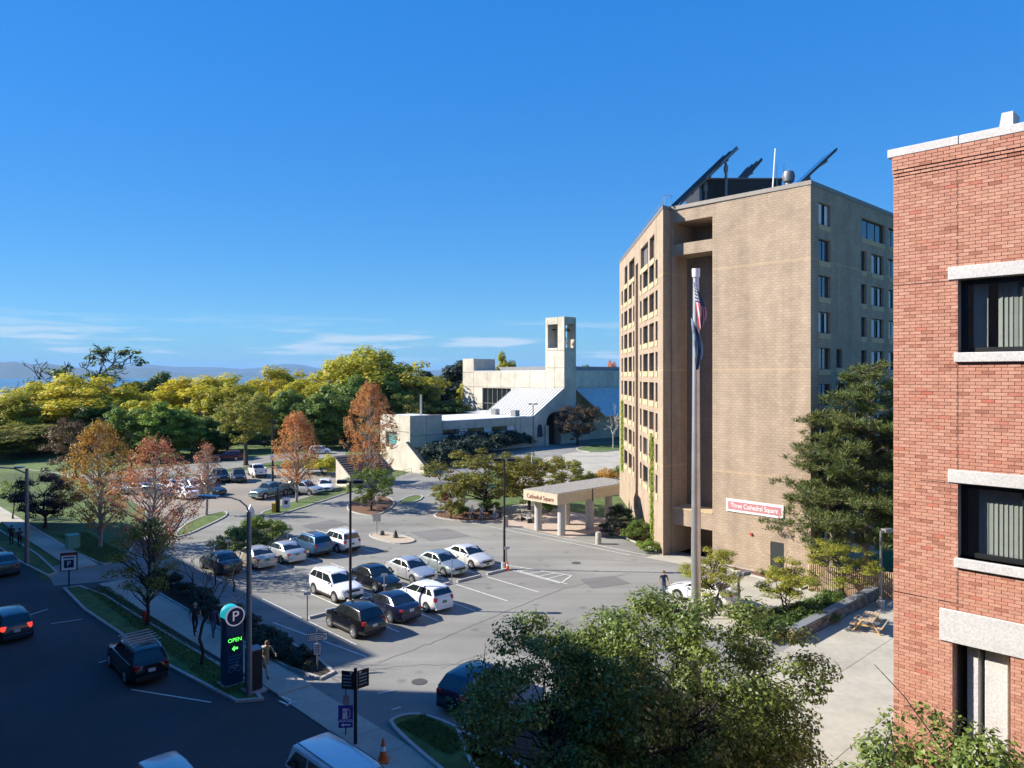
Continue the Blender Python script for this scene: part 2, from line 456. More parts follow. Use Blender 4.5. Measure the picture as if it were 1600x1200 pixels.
M['hill'] = mat('far_forest', (0.05, 0.075, 0.05), 0.95, 0.3, 0.002)
def ridge(name, d, prof, foot, seed):
    """a range of hills: real relief, several kilometres deep; prof = (photo column, photo row of crest)"""
    rng = random.Random(seed)
    cols = np.linspace(prof[0][0], prof[-1][0], 90)
    tops = np.interp(cols, [p[0] for p in prof], [p[1] for p in prof])
    m_ = MB(); rows = 7
    for j in range(rows):
        s = j / (rows - 1)
        dd = d * (1 + 0.30 * (s - 0.5))
        shape = math.sin(math.pi * s) ** 0.8
        for i, c in enumerate(cols):
            h = (zat(HOR - (HOR - tops[i]) * 0.82, d) - foot)
            h *= 1 + 0.05 * math.sin(i * 0.9 + seed) * (1 if j == rows // 2 else 0.4) + rng.uniform(-.02, .02)
            z = foot + max(0.0, h) * (shape if j != rows // 2 else 1)
            p = at(c, dd); m_.v.append((p.x, p.y, z))
    k = len(cols)
    m_.f = [(j * k + i, j * k + i + 1, (j + 1) * k + i + 1, (j + 1) * k + i) for j in range(rows - 1) for i in range(k - 1)]
    m_.mi = [0] * len(m_.f); m_.uv = [None] * len(m_.f)
    m_.build(name, M['hill'], kind='structure', smooth=True)
ridge('hills', 12000, [(-500, 556), (-200, 558), (0, 561), (60, 564), (100, 568), (140, 576), (190, 585), (230, 588)], -40, 1)
ridge('hills', 13500, [(120, 588), (170, 577), (215, 573), (240, 573), (265, 578), (300, 584), (420, 586), (800, 587), (1500, 586)], -40, 2)
ridge('hills', 20000, [(130, 584), (180, 569), (215, 566), (300, 570), (380, 574), (420, 570), (445, 566), (470, 566), (505, 574), (600, 578), (700, 577), (850, 579), (1600, 578)], -40, 3)

def chaikin(p, it=2):
    p = [Vector((q[0], q[1])) for q in p]
    for _ in range(it):
        o = []
        for i in range(len(p)):
            a, b = p[i], p[(i + 1) % len(p)]
            o += [a * 0.75 + b * 0.25, a * 0.25 + b * 0.75]
        p = o
    return p
def ccw(p):
    n = len(p)
    s = sum(p[i][0] * p[(i + 1) % n][1] - p[(i + 1) % n][0] * p[i][1] for i in range(n))
    return list(p) if s > 0 else list(reversed(p))
def inset(p, w):
    p = [Vector((q[0], q[1])) for q in ccw(p)]; n = len(p); o = []
    for i in range(n):
        d0 = (p[i] - p[i - 1]).normalized(); d1 = (p[(i + 1) % n] - p[i]).normalized()
        n0 = Vector((-d0.y, d0.x)); n1 = Vector((-d1.y, d1.x))
        mm_ = n0 + n1
        k = w / max(0.35, 1 + n0.dot(n1))
        o.append(p[i] + mm_ * k)
    return o
def sheet(name, poly, z, m):
    b = MB(); b.prism([(p[0], p[1]) for p in poly], 0, z, top_only=True)
    return b.build(name, m, kind='structure')
def island(name, poly, m, round_=2, h=0.13, kw=0.16):
    p = chaikin(poly, round_) if round_ else [Vector((q[0], q[1])) for q in poly]
    p = ccw(p); q = inset(p, kw); n = len(p)
    k = MB()
    vv = [(a.x, a.y, 0.0) for a in p] + [(a.x, a.y, h) for a in p] + [(a.x, a.y, h) for a in q] + [(a.x, a.y, 0.0) for a in q]
    ff = []
    for i in range(n):
        j = (i + 1) % n
        ff += [(i, j, n + j, n + i), (n + i, n + j, 2 * n + j, 2 * n + i), (2 * n + i, 2 * n + j, 3 * n + j, 3 * n + i)]
    k.add(vv, ff)
    ko = k.build('kerb', M['kerb'], kind='structure')
    return sheet(name, q, h - 0.035, m)
def PX(*pts): return [G(*p).to_2d() for p in pts]
def ABP(*pts): return [AB(*p).to_2d() for p in pts]

# driving surfaces
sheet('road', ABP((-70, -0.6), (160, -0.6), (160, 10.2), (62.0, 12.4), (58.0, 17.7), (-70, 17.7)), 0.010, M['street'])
sheet('parking_lot', ABP((8, 17.3), (58, 17.3), (60, 12.6), (66, 13.2), (68, 20), (112, 30), (112, 57), (62, 57), (50, 53), (20, 53), (18.5, 50)), 0.014, M['asphalt'])
sheet('road', PX((545, 792), (600, 753), (700, 716), (775, 688), (840, 684), (965, 680), (966, 700), (900, 712), (800, 722), (720, 755), (690, 790), (670, 806), (600, 806)), 0.022, M['asphalt'])
sheet('road', PX((-400, 750), (0, 745), (150, 740), (330, 722), (440, 709), (540, 704), (540, 713), (440, 720), (330, 737), (150, 757), (0, 762), (-400, 772)), 0.010, M['asphalt'])
sheet('parking_lot', PX((60, 770), (230, 757), (330, 741), (420, 733), (480, 730), (530, 738), (532, 758), (440, 786), (395, 801), (350, 796), (270, 812), (190, 808)), 0.018, M['tan_lot'])
sheet('driveway', ABP((20.2, 38.5), (29, 38.5), (27.5, 51), (20.2, 51)), 0.020, M['concrete'])
sheet('pavement', PX((800, 758), (850, 716), (900, 706), (985, 704), (985, 752), (870, 772)), 0.034, M['concrete'])
# concrete apron at the foot of the tower
sheet('pavement', ABP((23.4, 51.9), (35.8, 51.9), (38.5, 49.0), (31, 49.8), (23.4, 49.9)), 0.024, M['concrete'])
sheet('pavement', ABP((36.2, 51.2), (45.2, 54.8), (45.2, 50.5), (38.8, 48.9), (36.2, 49.4)), 0.028, M['asphalt'])
sheet('pavement', ABP((45.2, 50.3), (56, 50.3), (56, 60), (45.2, 60)), 0.026, mat('warm_paving', (0.42, 0.34, 0.28), 0.9, 0.15, 2.0))
sheet('pavement', ABP((56, 50.0), (60.5, 48.6), (61, 60), (56, 60)), 0.030, M['concrete'])
# green and mulched islands
island('grass_verge', ABP((33.2, 13.5), (31.9, 15.6), (44.4, 14.9), (58.2, 14.4), (58.8, 12.3)), M['grass'], 1)
island('grass_verge', ABP((62.5, 12.4), (64, 14.0), (90, 13.2), (140, 11.5), (140, 9.2), (90, 11.3)), M['grass'], 1)
island('planting_bed', ABP((32.3, 17.55), (32.9, 19.5), (43, 19.2), (57.5, 18.7), (57.5, 17.1), (44, 17.3)), M['soil'], 1)
island('lawn', ABP((63.5, 16.1), (64.5, 18.5), (70, 21.0), (76, 24), (92, 28.5), (140, 27), (140, 14.2), (90, 15.6)), M['grass'], 1)
island('grass_verge', PX((602, 1136), (616, 1122), (650, 1116), (690, 1126), (737, 1150), (800, 1192), (1010, 1300), (800, 1300)), M['grass'], 2)
island('planting_bed', PX((326, 866), (345, 842), (395, 820), (436, 822), (440, 838), (415, 854), (365, 872)), M['soil'], 2)
island('planting_bed', PX((538, 797), (550, 780), (590, 772), (625, 785), (592, 808), (562, 805)), M['mulch'], 2)
island('grass_strip', PX((617, 787), (640, 775), (664, 775), (655, 784), (632, 788)), M['grass'], 1)
island('grass_strip', PX((662, 776), (690, 767), (700, 770), (682, 777)), M['grass'], 1)
island('grass_strip', PX((398, 806), (440, 790), (540, 759), (580, 752), (590, 756), (540, 772), (470, 795), (430, 807)), M['grass'], 1)
island('grass_strip', PX((268, 838), (298, 813), (352, 798), (358, 806), (332, 819), (287, 840)), M['grass'], 2)
island('gravel_island', PX((570, 838), (590, 831), (625, 836), (652, 845), (641, 850), (615, 851)), mat('gravel', (0.42, 0.35, 0.25), 0.95, 0.4, 12.0, bump=0.6), 2)
island('planting_bed', PX((674, 808), (688, 799), (716, 796), (786, 798), (786, 816), (730, 816), (700, 813)), M['mulch'], 1)
island('planting_bed', ABP((36.4, 51.6), (36.4, 54.0), (44.8, 63), (44.9, 55.0)), M['mulch'], 0)
island('planting_bed', ABP((19.2, 39.9), (20.6, 38.4), (22.4, 42), (21.5, 50.8), (19.2, 51.2)), M['mulch'], 0)
island('planting_bed', ABP((23.3, 49.6), (23.3, 51.7), (30.3, 51.7), (30.3, 51.0)), M['mulch'], 0)
island('planting_bed', ABP((13.2, 18.1), (13.2, 30), (20.6, 30), (24, 24), (24, 18.1)), M['soil'], 1)
island('lawn', PX((895, 703), (915, 696), (960, 692), (985, 692), (985, 702), (930, 708)), M['grass'], 1)
# paved slabs, each a piece of its own
def slabs(name, label_m, a0, a1, b0f, b1f, step, z, gap=0.012):
    root = sheet(name, ABP((a0, b0f(a0)), (a1, b0f(a1)), (a1, b1f(a1)), (a0, b1f(a0))), 0.016, M['soil'])
    n = int(round(abs(a1 - a0) / step)); s = (a1 - a0) / n
    for i in range(n):
        p, q = a0 + i * s + gap, a0 + (i + 1) * s - gap
        b = MB(); b.prism(ABP((p, b0f(p)), (q, b0f(q)), (q, b1f(q)), (p, b1f(p))), 0.012, z)
        b.build('paving_slab', M['concrete'], root)
    return root
slabs('pavement', '', 58.0, 32.2, lambda a: 15.75 + (33 - a) * 0.033 if a > 33 else 15.75, lambda a: 17.4 if a < 33 else 17.4 + (33 - a) * 0.014, 1.9, 0.11)
slabs('pavement', '', 32.2, 5.0, lambda a: 15.75, lambda a: 17.4, 1.9, 0.045)
slabs('pavement', '', 140.0, 64.0, lambda a: 14.6 - (a - 64) * 0.02, lambda a: 16.4 - (a - 64) * 0.02, 4.0, 0.11)
plz = sheet('plaza', ABP((2, 17.9), (18.8, 17.9), (18.8, 60), (2, 60)), 0.03, M['soil'])
for i in range(5):
    for j in range(11):
        a0, b0 = 2 + i * 3.36, 17.9 + j * 3.83
        b = MB(); b.prism(ABP((a0 + .015, b0 + .015), (a0 + 3.345, b0 + .015), (a0 + 3.345, b0 + 3.815), (a0 + .015, b0 + 3.815)), 0.034, 0.08)
        b.build('paving_slab', M['concrete'], plz)

# painted markings
mk = MB()
def stripe(p, q, w=0.10, z=0.034):
    p, q = Vector(p), Vector(q); d = (q - p).normalized(); s = Vector((-d.y, d.x, 0)) * w / 2
    mk.add([(p + s) + Vector((0, 0, z)), (p - s) + Vector((0, 0, z)), (q - s) + Vector((0, 0, z)), (q + s) + Vector((0, 0, z))], [(0, 1, 2, 3)])
for b in (21.85, 24.7, 27.55, 30.4, 33.25, 36.15, 39.0):
    stripe(AB(35.4, b), AB(40.7, b)); stripe(AB(41.6, b), AB(47.0, b))
for b in (21.6, 24.2, 26.7, 29.3, 31.8, 34.3):
    stripe(AB(52.8, b), AB(58.2, b))
stripe(AB(42, 20.2), AB(33.5, 21.3))
h0, h1, h2, h3 = G(795, 884), G(893, 900), G(876, 912), G(780, 886)
stripe(h0, h1); stripe(h1, h2); stripe(h2, h3)
for t in (0.25, 0.42, 0.59, 0.76, 0.9):
    stripe(h0.lerp(h1, t), h3.lerp(h2, max(0, t - 0.13)), 0.09, 0.037)
stripe(G(690, 808), G(985, 868), 0.09); stripe(G(800, 825), G(1010, 868), 0.09, 0.037)
for px0, py0, px1, py1 in ((75, 952, 45, 962), (80, 975, 128, 968), (205, 1078, 330, 1098), (154, 1036, 176, 1030)):
    stripe(G(px0, py0), G(px1, py1), 0.09, 0.024)
for px0, py0, px1, py1 in ((436, 1095, 452, 1102), (440, 1088, 462, 1097), (448, 1103, 458, 1094), (590, 1084, 618, 1078), (612, 1109, 626, 1105)):
    stripe(G(px0, py0, .045).to_2d().to_3d(), G(px1, py1, .045).to_2d().to_3d(), 0.10, 0.05)
mk.build('road_markings', M['line'], kind='structure')
# tar-sealed cracks that wander over the lot
ck = MB()
def crack(pts, w=0.05, seed=0):
    rng = random.Random(seed); P_ = [G(*p) for p in pts]; path = []
    for i in range(len(P_) - 1):
        n = 10
        for k in range(n):
            path.append(P_[i].lerp(P_[i + 1], k / n) + Vector((rng.uniform(-.06, .06), rng.uniform(-.1, .1), 0)))
    path.append(P_[-1])
    for i in range(len(path) - 1):
        p, q = path[i], path[i + 1]; d = (q - p).normalized(); s = Vector((-d.y, d.x, 0)) * w / 2
        ck.add([p + s, p - s, q - s, q + s], [(0, 1, 2, 3)])
crack([(590, 1036), (680, 1003), (780, 960), (880, 920), (985, 896)], 0.035, 1)
crack([(560, 1050), (640, 1040), (740, 1038)], 0.025, 2)
crack([(690, 1045), (800, 1005), (900, 965)], 0.022, 3)
crack([(860, 870), (960, 876), (1040, 883)], 0.03, 4)
crack([(560, 830), (650, 818), (760, 845)], 0.03, 5)
for i in range(len(ck.v)): ck.v[i] = (ck.v[i][0], ck.v[i][1], 0.031)
ck.build('sealed_cracks', mat('tar_sealant', (0.125, 0.122, 0.115), 0.7, 0.2, 5.0), kind='structure')

pm_ = worn_asphalt('patched_asphalt', (0.15, 0.147, 0.14))
for i_, q_ in enumerate((((640, 832), (700, 826), (735, 838), (672, 846)), ((905, 905), (960, 900), (985, 912), (925, 920)), ((790, 1010), (850, 990), (880, 1004), (818, 1026)), ((470, 822), (520, 812), (545, 819), (494, 830)))):
    sheet('asphalt_patch', PX(*q_), 0.027, pm_)
for px_, py_ in ((655, 1066), (900, 880), (600, 862)):
    p_ = G(px_, py_); b_m = MB(); b_m.lathe([(0.0, 0.034), (0.36, 0.034), (0.38, 0.03)], 20, (p_.x, p_.y, 0)); b_m.build('manhole_cover', mat('cast_iron', (0.07, 0.068, 0.065), 0.7, 0.2, 9.0) if 'cast_iron' not in bpy.data.materials else bpy.data.materials['cast_iron'], kind='structure')
# ---------------------------------------------------------------- haze over the lake
hz = MB(); hz.box((0, 14000, 204), (62000, 42000, 486))
hzo = hz.build('haze', None if False else [], kind='stuff')
hm = bpy.data.materials.new('haze_air'); hm.use_nodes = True
hn, hl = hm.node_tree.nodes, hm.node_tree.links
hn.remove(hn['Principled BSDF'])
pv = hn.new('ShaderNodeVolumePrincipled')
pv.inputs['Color'].default_value = (0.30, 0.58, 1.0, 1)
pv.inputs['Density'].default_value = 0.000042
pv.inputs['Anisotropy'].default_value = 0.0
hl.new(pv.outputs[0], hn['Material Output'].inputs['Volume'])
hzo.data.materials.append(hm)
setp(hzo, 'thin blue haze over the lake and far hills', 'haze')
# ================================================================ facade helper
def facade(mb, o, d, L, z0, z1, ops, depth=0.25, u_off=0.0, mi=0, rmi=0, skip_bottom=()):
    """wall sheet from o along unit d (outward normal to the right of d), openings (u0,u1,z0,z1[,depth]) cut through with real reveals"""
    o = Vector((o[0], o[1], 0)); d = Vector((d[0], d[1], 0)).normalized(); nrm = Vector((d.y, -d.x, 0))
    us = sorted(set([0.0, L] + [round(v, 4) for q in ops for v in q[:2]])); zs = sorted(set([z0, z1] + [round(v, 4) for q in ops for v in q[2:4]]))
    us = [u for u in us if -1e-6 <= u <= L + 1e-6]; zs = [z for z in zs if z0 - 1e-6 <= z <= z1 + 1e-6]
    def pt(u, z, k=0.0): return o + d * u - nrm * k + Vector((0, 0, z))
    for i in range(len(us) - 1):
        j = 0
        while j < len(zs) - 1:
            uc = (us[i] + us[i + 1]) / 2
            def hole(jj):
                zc = (zs[jj] + zs[jj + 1]) / 2
                return any(q[0] < uc < q[1] and q[2] < zc < q[3] for q in ops)
            if hole(j): j += 1; continue
            k = j
            while k + 1 < len(zs) - 1 and not hole(k + 1): k += 1
            a, b, c, e = us[i], us[i + 1], zs[j], zs[k + 1]
            mb.add([pt(a, c), pt(b, c), pt(b, e), pt(a, e)], [(0, 1, 2, 3)], mi, [[(a + u_off, c), (b + u_off, c), (b + u_off, e), (a + u_off, e)]])
            j = k + 1
    for q in ops:
        a, b, c, e = q[:4]; D = q[4] if len(q) > 4 else depth
        for vs_, uv in (([pt(a, c), pt(a, e), pt(a, e, D), pt(a, c, D)], [(0, c), (0, e), (D, e), (D, c)]),
                        ([pt(b, e), pt(b, c), pt(b, c, D), pt(b, e, D)], [(0, e), (0, c), (D, c), (D, e)]),
                        ([pt(a, e), pt(b, e), pt(b, e, D), pt(a, e, D)], [(a, 0), (b, 0), (b, D), (a, D)]),
                        ([pt(b, c), pt(a, c), pt(a, c, D), pt(b, c, D)], [(b, 0), (a, 0), (a, D), (b, D)])):
            mb.add(vs_, [(0, 1, 2, 3)], rmi, [uv])
    return nrm
_wcache = {}
def window(parent, under, o, d, q, depth, frame_m, pane_m, mull=1, sill=None, blind=0.0, fw=0.05, seed=0, slope=True):
    """one window: frame (mesh) > pane(s), blind, sill"""
    o = Vector((o[0], o[1], 0)); d = Vector((d[0], d[1], 0)).normalized(); nrm = Vector((d.y, -d.x, 0))
    w, h = q[1] - q[0], q[3] - q[2]
    base = o + d * q[0] - nrm * depth + Vector((0, 0, q[2])); ang = math.atan2(d.y, d.x)
    key = (round(w, 2), round(h, 2), mull, fw, frame_m.name)
    if key not in _wcache:
        b = MB()
        b.box((w / 2, 0.03, fw / 2), (w, 0.07, fw)); b.box((w / 2, 0.03, h - fw / 2), (w, 0.07, fw))
        b.box((fw / 2, 0.03, h / 2), (fw, 0.07, h - 2 * fw)); b.box((w - fw / 2, 0.03, h / 2), (fw, 0.07, h - 2 * fw))
        for k in range(1, mull): b.box((w * k / mull, 0.03, h / 2), (fw, 0.07, h - 2 * fw))
        p = MB(); pw = w / mull
        p.box((pw / 2, 0.035, h / 2), (pw - fw * 1.02, 0.012, h - 2 * fw * 1.01))
        bl = MB(); bl.box((0, 0.10, 0), (1, 0.02, 1))
        sl_ = MB()
        if sill:
            sl_.extrude([(0, -depth - sill[1], -0.02), (0, 0.0, 0.0), (0, 0.0, -sill[0] * 0.3), (0, -depth - sill[1], -sill[0])], (w, 0, 0))
        _wcache[key] = (b.mesh('window', [frame_m]), p.mesh('pane', [pane_m]), bl.mesh('blind', [M['blind']]), sl_.mesh('sill'))
    fm, pm, bm_, sm = _wcache[key]
    W_ = link('window', fm, parent, world_under=under)
    W_.location = base; W_.rotation_euler = (0, 0, ang)
    for k in range(mull):
        pn = link('pane', pm, W_, pane_m); pn.location = (w * k / mull, 0, 0)
    if sill:
        link('sill', sm, W_, sill[2])
    return W_

# ================================================================ apartment tower (tan block)
TAN = dict(c1=(0.39, 0.303, 0.222), c2=(0.34, 0.262, 0.19), mortar=(0.285, 0.215, 0.155))
M['tan'] = blockmat('tan_block', TAN['c1'], TAN['c2'], TAN['mortar'], 0.41, 0.205, 0.016, (7.95, 0.2, 0.75, (0.5, 0.37, 0.22)), 0.16)
M['tan_sill'] = mat('tan_sill_block', (0.50, 0.38, 0.23), 0.9, 0.15, 3.0)
M['cap'] = mat('metal_coping', (0.20, 0.18, 0.165), 0.55, 0.1, 2.0, metal=0.2)
TW = Vector((21.36, 53.04, 0)); ROOF = 28.77
TF = TW + E1 * 11.87                       # left end of the sunlit front
LW = Vector((12.39, 60.85, 0)); LD = Vector((0.026, 1.0, 0)).normalized(); LEND = LW + LD * 30.0
RL = 27.0
tower_loc = (TW + Vector((0, 20, 0)))
tower = empty('apartment_tower', tower_loc, 0, 'ten storey tan block apartment tower with solar panels on its roof', 'building')
und = tower_loc
wall = MB()
# front (normal towards the camera's left): runs from TF to TW
FD = -E1
def fu(t): return 11.87 - t                 # t measured from the right corner
front_ops = [(fu(11.72), fu(7.94), 25.64, 27.42, 3.0), (fu(11.72), fu(7.94), 3.79, 24.70, 2.2), (fu(11.72), fu(7.94), 0.0, 2.50, 3.2), (fu(3.06), fu(2.0), 0.08, 2.45, 0.08)]
facade(wall, TF, FD, 11.87, 0.0, ROOF - 0.3, front_ops, 0.2)
# backs of the recesses
recess = MB()
M['recess'] = blockmat('shaded_tan_block', (0.21, 0.165, 0.125), (0.18, 0.14, 0.105), (0.14, 0.11, 0.085), 0.41, 0.205, 0.016)  # darkened copy of the tan block: recess shade put into the colour
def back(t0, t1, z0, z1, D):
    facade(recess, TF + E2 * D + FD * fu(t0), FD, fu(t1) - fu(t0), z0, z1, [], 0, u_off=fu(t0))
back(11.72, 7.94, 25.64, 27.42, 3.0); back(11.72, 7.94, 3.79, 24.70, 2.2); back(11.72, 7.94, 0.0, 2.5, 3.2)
# right hand face (in shade): windows per floor
RD = E2
FL = 2.65
right_ops = []
for k in range(10):
    zt = 27.43 - FL * k
    if k == 9: zt = 3.3
    right_ops.append((1.27, 3.29, zt - 1.58, zt))
    if k >= 4: right_ops.append((4.3, 5.35, zt - 1.45, zt - 0.02))
    if k == 0: right_ops.append((9.12, 14.0, zt - 1.58, zt))
    else: right_ops += [(9.0, 10.1, zt - 1.58, zt), (11.1, 13.7, zt - 1.58, zt)]
    right_ops.append((14.85, 17.2, zt - 1.58, zt)); right_ops.append((18.4, 21.0, zt - 1.58, zt))
facade(wall, TW, RD, RL, 0.0, ROOF - 0.3, right_ops, 0.22)
# sunlit left wing: two bays with a groove between
left_ops = []; lw_windows = []
def tl(px):                                  # photo column -> distance along the left wing
    r = (px - 800) / FPX
    return (r * LW.y - LW.x) / (LD.x - r * LD.y)
cols_near = [(1027.6, 1024.2), (1021.8, 1014.4), (1012.2, 1005.0), (1002.6, 1000.0)]
cols_far = [(991.4, 989.2), (987.2, 982.4), (980.2, 975.4), (973.2, 971.2)]
for k in range(9):
    zt = 27.43 - FL * k
    if k == 0:
        for c0, c1 in ((1022.5, 1015.0), (1012.6, 1001.0), (991.5, 983.0), (980.4, 976.0)):
            left_ops.append((tl(c0), tl(c1), 25.2, 27.25))
    else:
        for c0, c1 in cols_near + (cols_far):
            left_ops.append((tl(c0), tl(c1), zt - 1.65, zt))
groove = (tl(997.0), tl(993.0))
left_ops_all = left_ops + [(groove[0], groove[1], 1.0, 26.2, 0.6)]
# direction reversed so the outward normal looks left: run from LEND to LW
def lrev(q): return (30.0 - q[1], 30.0 - q[0]) + tuple(q[2:])
facade(wall, LEND, -LD, 30.0, 0.0, ROOF - 0.3, [lrev(q) for q in left_ops_all], 0.3)
gq = lrev((groove[0], groove[1], 1.0, 26.2))
facade(wall, LEND + Vector((-LD.y, LD.x, 0)) * -0.6 + (-LD) * gq[0], -LD, gq[1] - gq[0], 1.0, 26.2, [], 0)
# return between left wing and front, far walls
facade(wall, LW, E2, 1.09, 0.0, ROOF - 0.3, [], 0)
TB = TW + E2 * RL; BK = Vector((LEND.x + 26, LEND.y + 2, 0))
facade(wall, TB, (BK - TB), (BK - TB).length, 0.0, ROOF - 0.3, [], 0)
facade(wall, BK, (LEND - BK), (LEND - BK).length, 0.0, ROOF - 0.3, [], 0)
wo = wall.build('wall', M['tan'], tower, und)
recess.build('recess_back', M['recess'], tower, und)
# roof, coping
poly = [LW.to_2d(), (LW + E2 * 1.09).to_2d(), TF.to_2d(), TW.to_2d(), TB.to_2d(), BK.to_2d(), LEND.to_2d()]
ring = [LW.to_2d(), (LW + E2 * 1.05).to_2d(), TW.to_2d(), TB.to_2d(), BK.to_2d(), LEND.to_2d()]
r = MB(); r.prism([tuple(p) for p in inset(ring, 0.32)], ROOF - 0.6, ROOF - 0.5, top_only=True)
roof = r.build('roof', mat('gravel_roof', (0.25, 0.24, 0.23), 0.95, 0.2, 3.0), tower, und)
def ringmesh(outer, wdt, z0, z1, out=0.0):
    p = inset(outer, -out) if out else ccw([Vector((q[0], q[1])) for q in outer]); q = inset(p, wdt); n = len(p); b = MB()
    vv = [(a.x, a.y, z0) for a in p] + [(a.x, a.y, z1) for a in p] + [(a.x, a.y, z1) for a in q] + [(a.x, a.y, z0) for a in q]
    for i in range(n):
        j = (i + 1) % n
        b.f += [(i, j, n + j, n + i), (n + i, n + j, 2 * n + j, 2 * n + i), (2 * n + i, 2 * n + j, 3 * n + j, 3 * n + i), (3 * n + i, 3 * n + j, j, i)]
    b.v = vv; b.mi = [0] * len(b.f); b.uv = [None] * len(b.f)
    return b
ringmesh(ring, 0.40, ROOF - 0.302, ROOF, 0.05).build('coping', M['cap'], roof)
# windows
for q in right_ops:
    w = q[1] - q[0]
    window(tower, und, TW, RD, q, 0.2, M['bronze'], M['pane'], 3 if w > 3 else (2 if w > 1.5 else 1), (0.42, 0.03, M['tan_sill']))
rwp = random.Random(8)
LPANES = [M['pane'], glassmat('curtained_pane_brown', (0.17, 0.135, 0.11), 0.12), glassmat('curtained_pane_grey', (0.24, 0.23, 0.22), 0.12), glassmat('dim_pane', (0.06, 0.055, 0.05), 0.06)]
for q in left_ops:
    rq = lrev(q); w = q[1] - q[0]
    window(tower, und, LEND, -LD, rq, 0.28, M['bronze'], rwp.choice(LPANES), 1 if w < 1.4 else 2, (0.5, 0.05, M['tan_sill']))
# white blinds half drawn behind a good many panes of the shaded side
rb = random.Random(5)
bl = MB(); bl.box((0, 0, 0), (1, 0.015, 1)); blm = bl.mesh('blind', [M['blind']])
for q in right_ops:
    if rb.random() < 0.75:
        w, h = q[1] - q[0], q[3] - q[2]; frac = rb.choice([0.28, 0.35, 0.45, 0.2])
        for k in range(2 if w > 1.5 else 1):
            u = q[0] + (0.15 + 0.5 * k) * w + frac * w * 0.25
            p = TW + RD * u - Vector((RD.y, -RD.x, 0)) * 0.150 + Vector((0, 0, (q[2] + q[3]) / 2))
            o = link('blind', blm, tower, world_under=und); o.location = p; o.rotation_euler = (0, 0, A2); o.scale = (frac * w * 0.55, 1, h * 0.9)
# glazed strip up the recess
for k in range(8):
    z0 = 4.0 + k * 2.58
    q = (fu(8.62), fu(8.0), z0, z0 + 2.25)
    window(tower, und, TF + E2 * 2.05, FD, q, 0.0, M['steel'], M['pane'], 1, None, fw=0.04)
# ledge of the recess, door, canopy wall fittings
b = MB(); b.box(TF + FD * 2.03 + E2 * 1.05 + Vector((0, 0, 3.85)), (3.74, 2.16, 0.1), A1)
b.build('ledge', M['tan_sill'], tower, und)
b = MB(); b.box(TF + FD * fu(2.53) + E2 * 0.05 + Vector((0, 0, 1.265)), (1.0, 0.05, 2.33), A1)
dr = b.build('door', mat('dark_green_door', (0.022, 0.03, 0.03), 0.5, 0.1, 3.0), tower, und)
b = MB(); b.box(TF + FD * fu(2.12) - E2 * 0.02 + Vector((0, 0, 1.1)), (0.12, 0.06, 0.05), A1); b.build('handle', M['steel'], dr)
b = MB(); b.box(TF + FD * fu(4.6) - E2 * 0.06 + Vector((0, 0, 2.75)), (0.2, 0.12, 0.16), A1); b.build('alarm_box', M['sign_red'], tower, und)
b = MB(); b.tube(TF + FD * fu(7.35) - E2 * 0.35, TF + FD * fu(7.35) - E2 * 0.35 + Vector((0, 0, 1.3)), 0.04)
b.box(TF + FD * fu(7.35) - E2 * 0.35 + Vector((0, 0, 1.3)), (0.2, 0.1, 0.12), A1); b.build('standpipe', M['steel'], tower, und)
# big painted name board
def textmesh(body, size, name='lettering', extrude=0.01, font=None):
    cu = bpy.data.curves.new(name, 'FONT'); cu.body = body; cu.size = size; cu.extrude = extrude
    cu.align_x, cu.align_y = 'CENTER', 'CENTER'
    ob = bpy.data.objects.new(name, cu); COL.objects.link(ob)
    me = bpy.data.meshes.new_from_object(ob)
    bpy.data.objects.remove(ob); bpy.data.curves.remove(cu)
    return me
def wallsign(o_center, ang, text, size, m, parent, off=0.03, sx=1.0, extrude=0.01, name='lettering'):
    """text standing on a wall whose outward normal is at angle ang"""
    me = textmesh(text, size, name, extrude); me.materials.append(m)
    o = bpy.data.objects.new(name, me); COL.objects.link(o)
    n = Vector((math.cos(ang), math.sin(ang), 0))
    o.parent = parent
    o.rotation_euler = (R(90), 0, ang + R(90)); o.location = Vector(o_center) + n * off; o.scale = (sx, 1, 1)
    return o
NF = A2 + math.pi                            # angle of the outward normal of every wall that looks down E2
sc = TF + FD * fu(4.34) - E2 * 0.05 + Vector((0, 0, 4.75))
b = MB(); b.box(sc, (4.67, 0.08, 0.96), A1)
sg = b.build('name_board', M['white'])
setp(sg, 'long white framed name board with white letters on rose, on the tan tower wall', 'sign')
b = MB(); b.box(sc - E2 * 0.045, (4.35, 0.02, 0.62), A1); b.build('panel', M['signboard'], sg)
wallsign(sc, NF, 'Three Cathedral Square', 0.52, M['letter_white'], sg, 0.06, 0.76)
# rooftop: penthouse, solar arrays, masts
rz = ROOF - 0.5
pl = Vector((19.6, 66.0, rz))
corr = MB()
ph = empty('roof_penthouse', pl, 0, 'dark corrugated plant room on the tower roof', 'plant room')
b = MB(); b.box((19.9, 67.2, (rz + 31.75) / 2), (6.9, 6.0, 31.75 - rz)); b.build('wall', M['bronze'], ph, pl)
for k in range(30):
    b = MB(); b.box((16.55 + k * 0.232, 64.17, (rz + 31.7) / 2), (0.12, 0.05, 31.7 - rz)); b.build('wall_rib', M['bronze'], ph, pl)
b = MB(); b.box((19.9, 67.2, 31.8), (7.2, 6.3, 0.12)); b.build('roof', M['cap'], ph, pl)
b = MB(); b.box((17.0, 61.9, rz + 0.6), (0.45, 0.4, 1.2)); setp(b.build('vent_box', M['white']), 'white upright box under the longest solar array on the tower roof', 'roof vent')
b = MB(); b.box((20.4, 62.2, rz + 0.75), (0.8, 0.5, 1.5)); setp(b.build('vent_box', M['white']), 'low white unit in front of the dark corrugated plant room', 'roof vent')
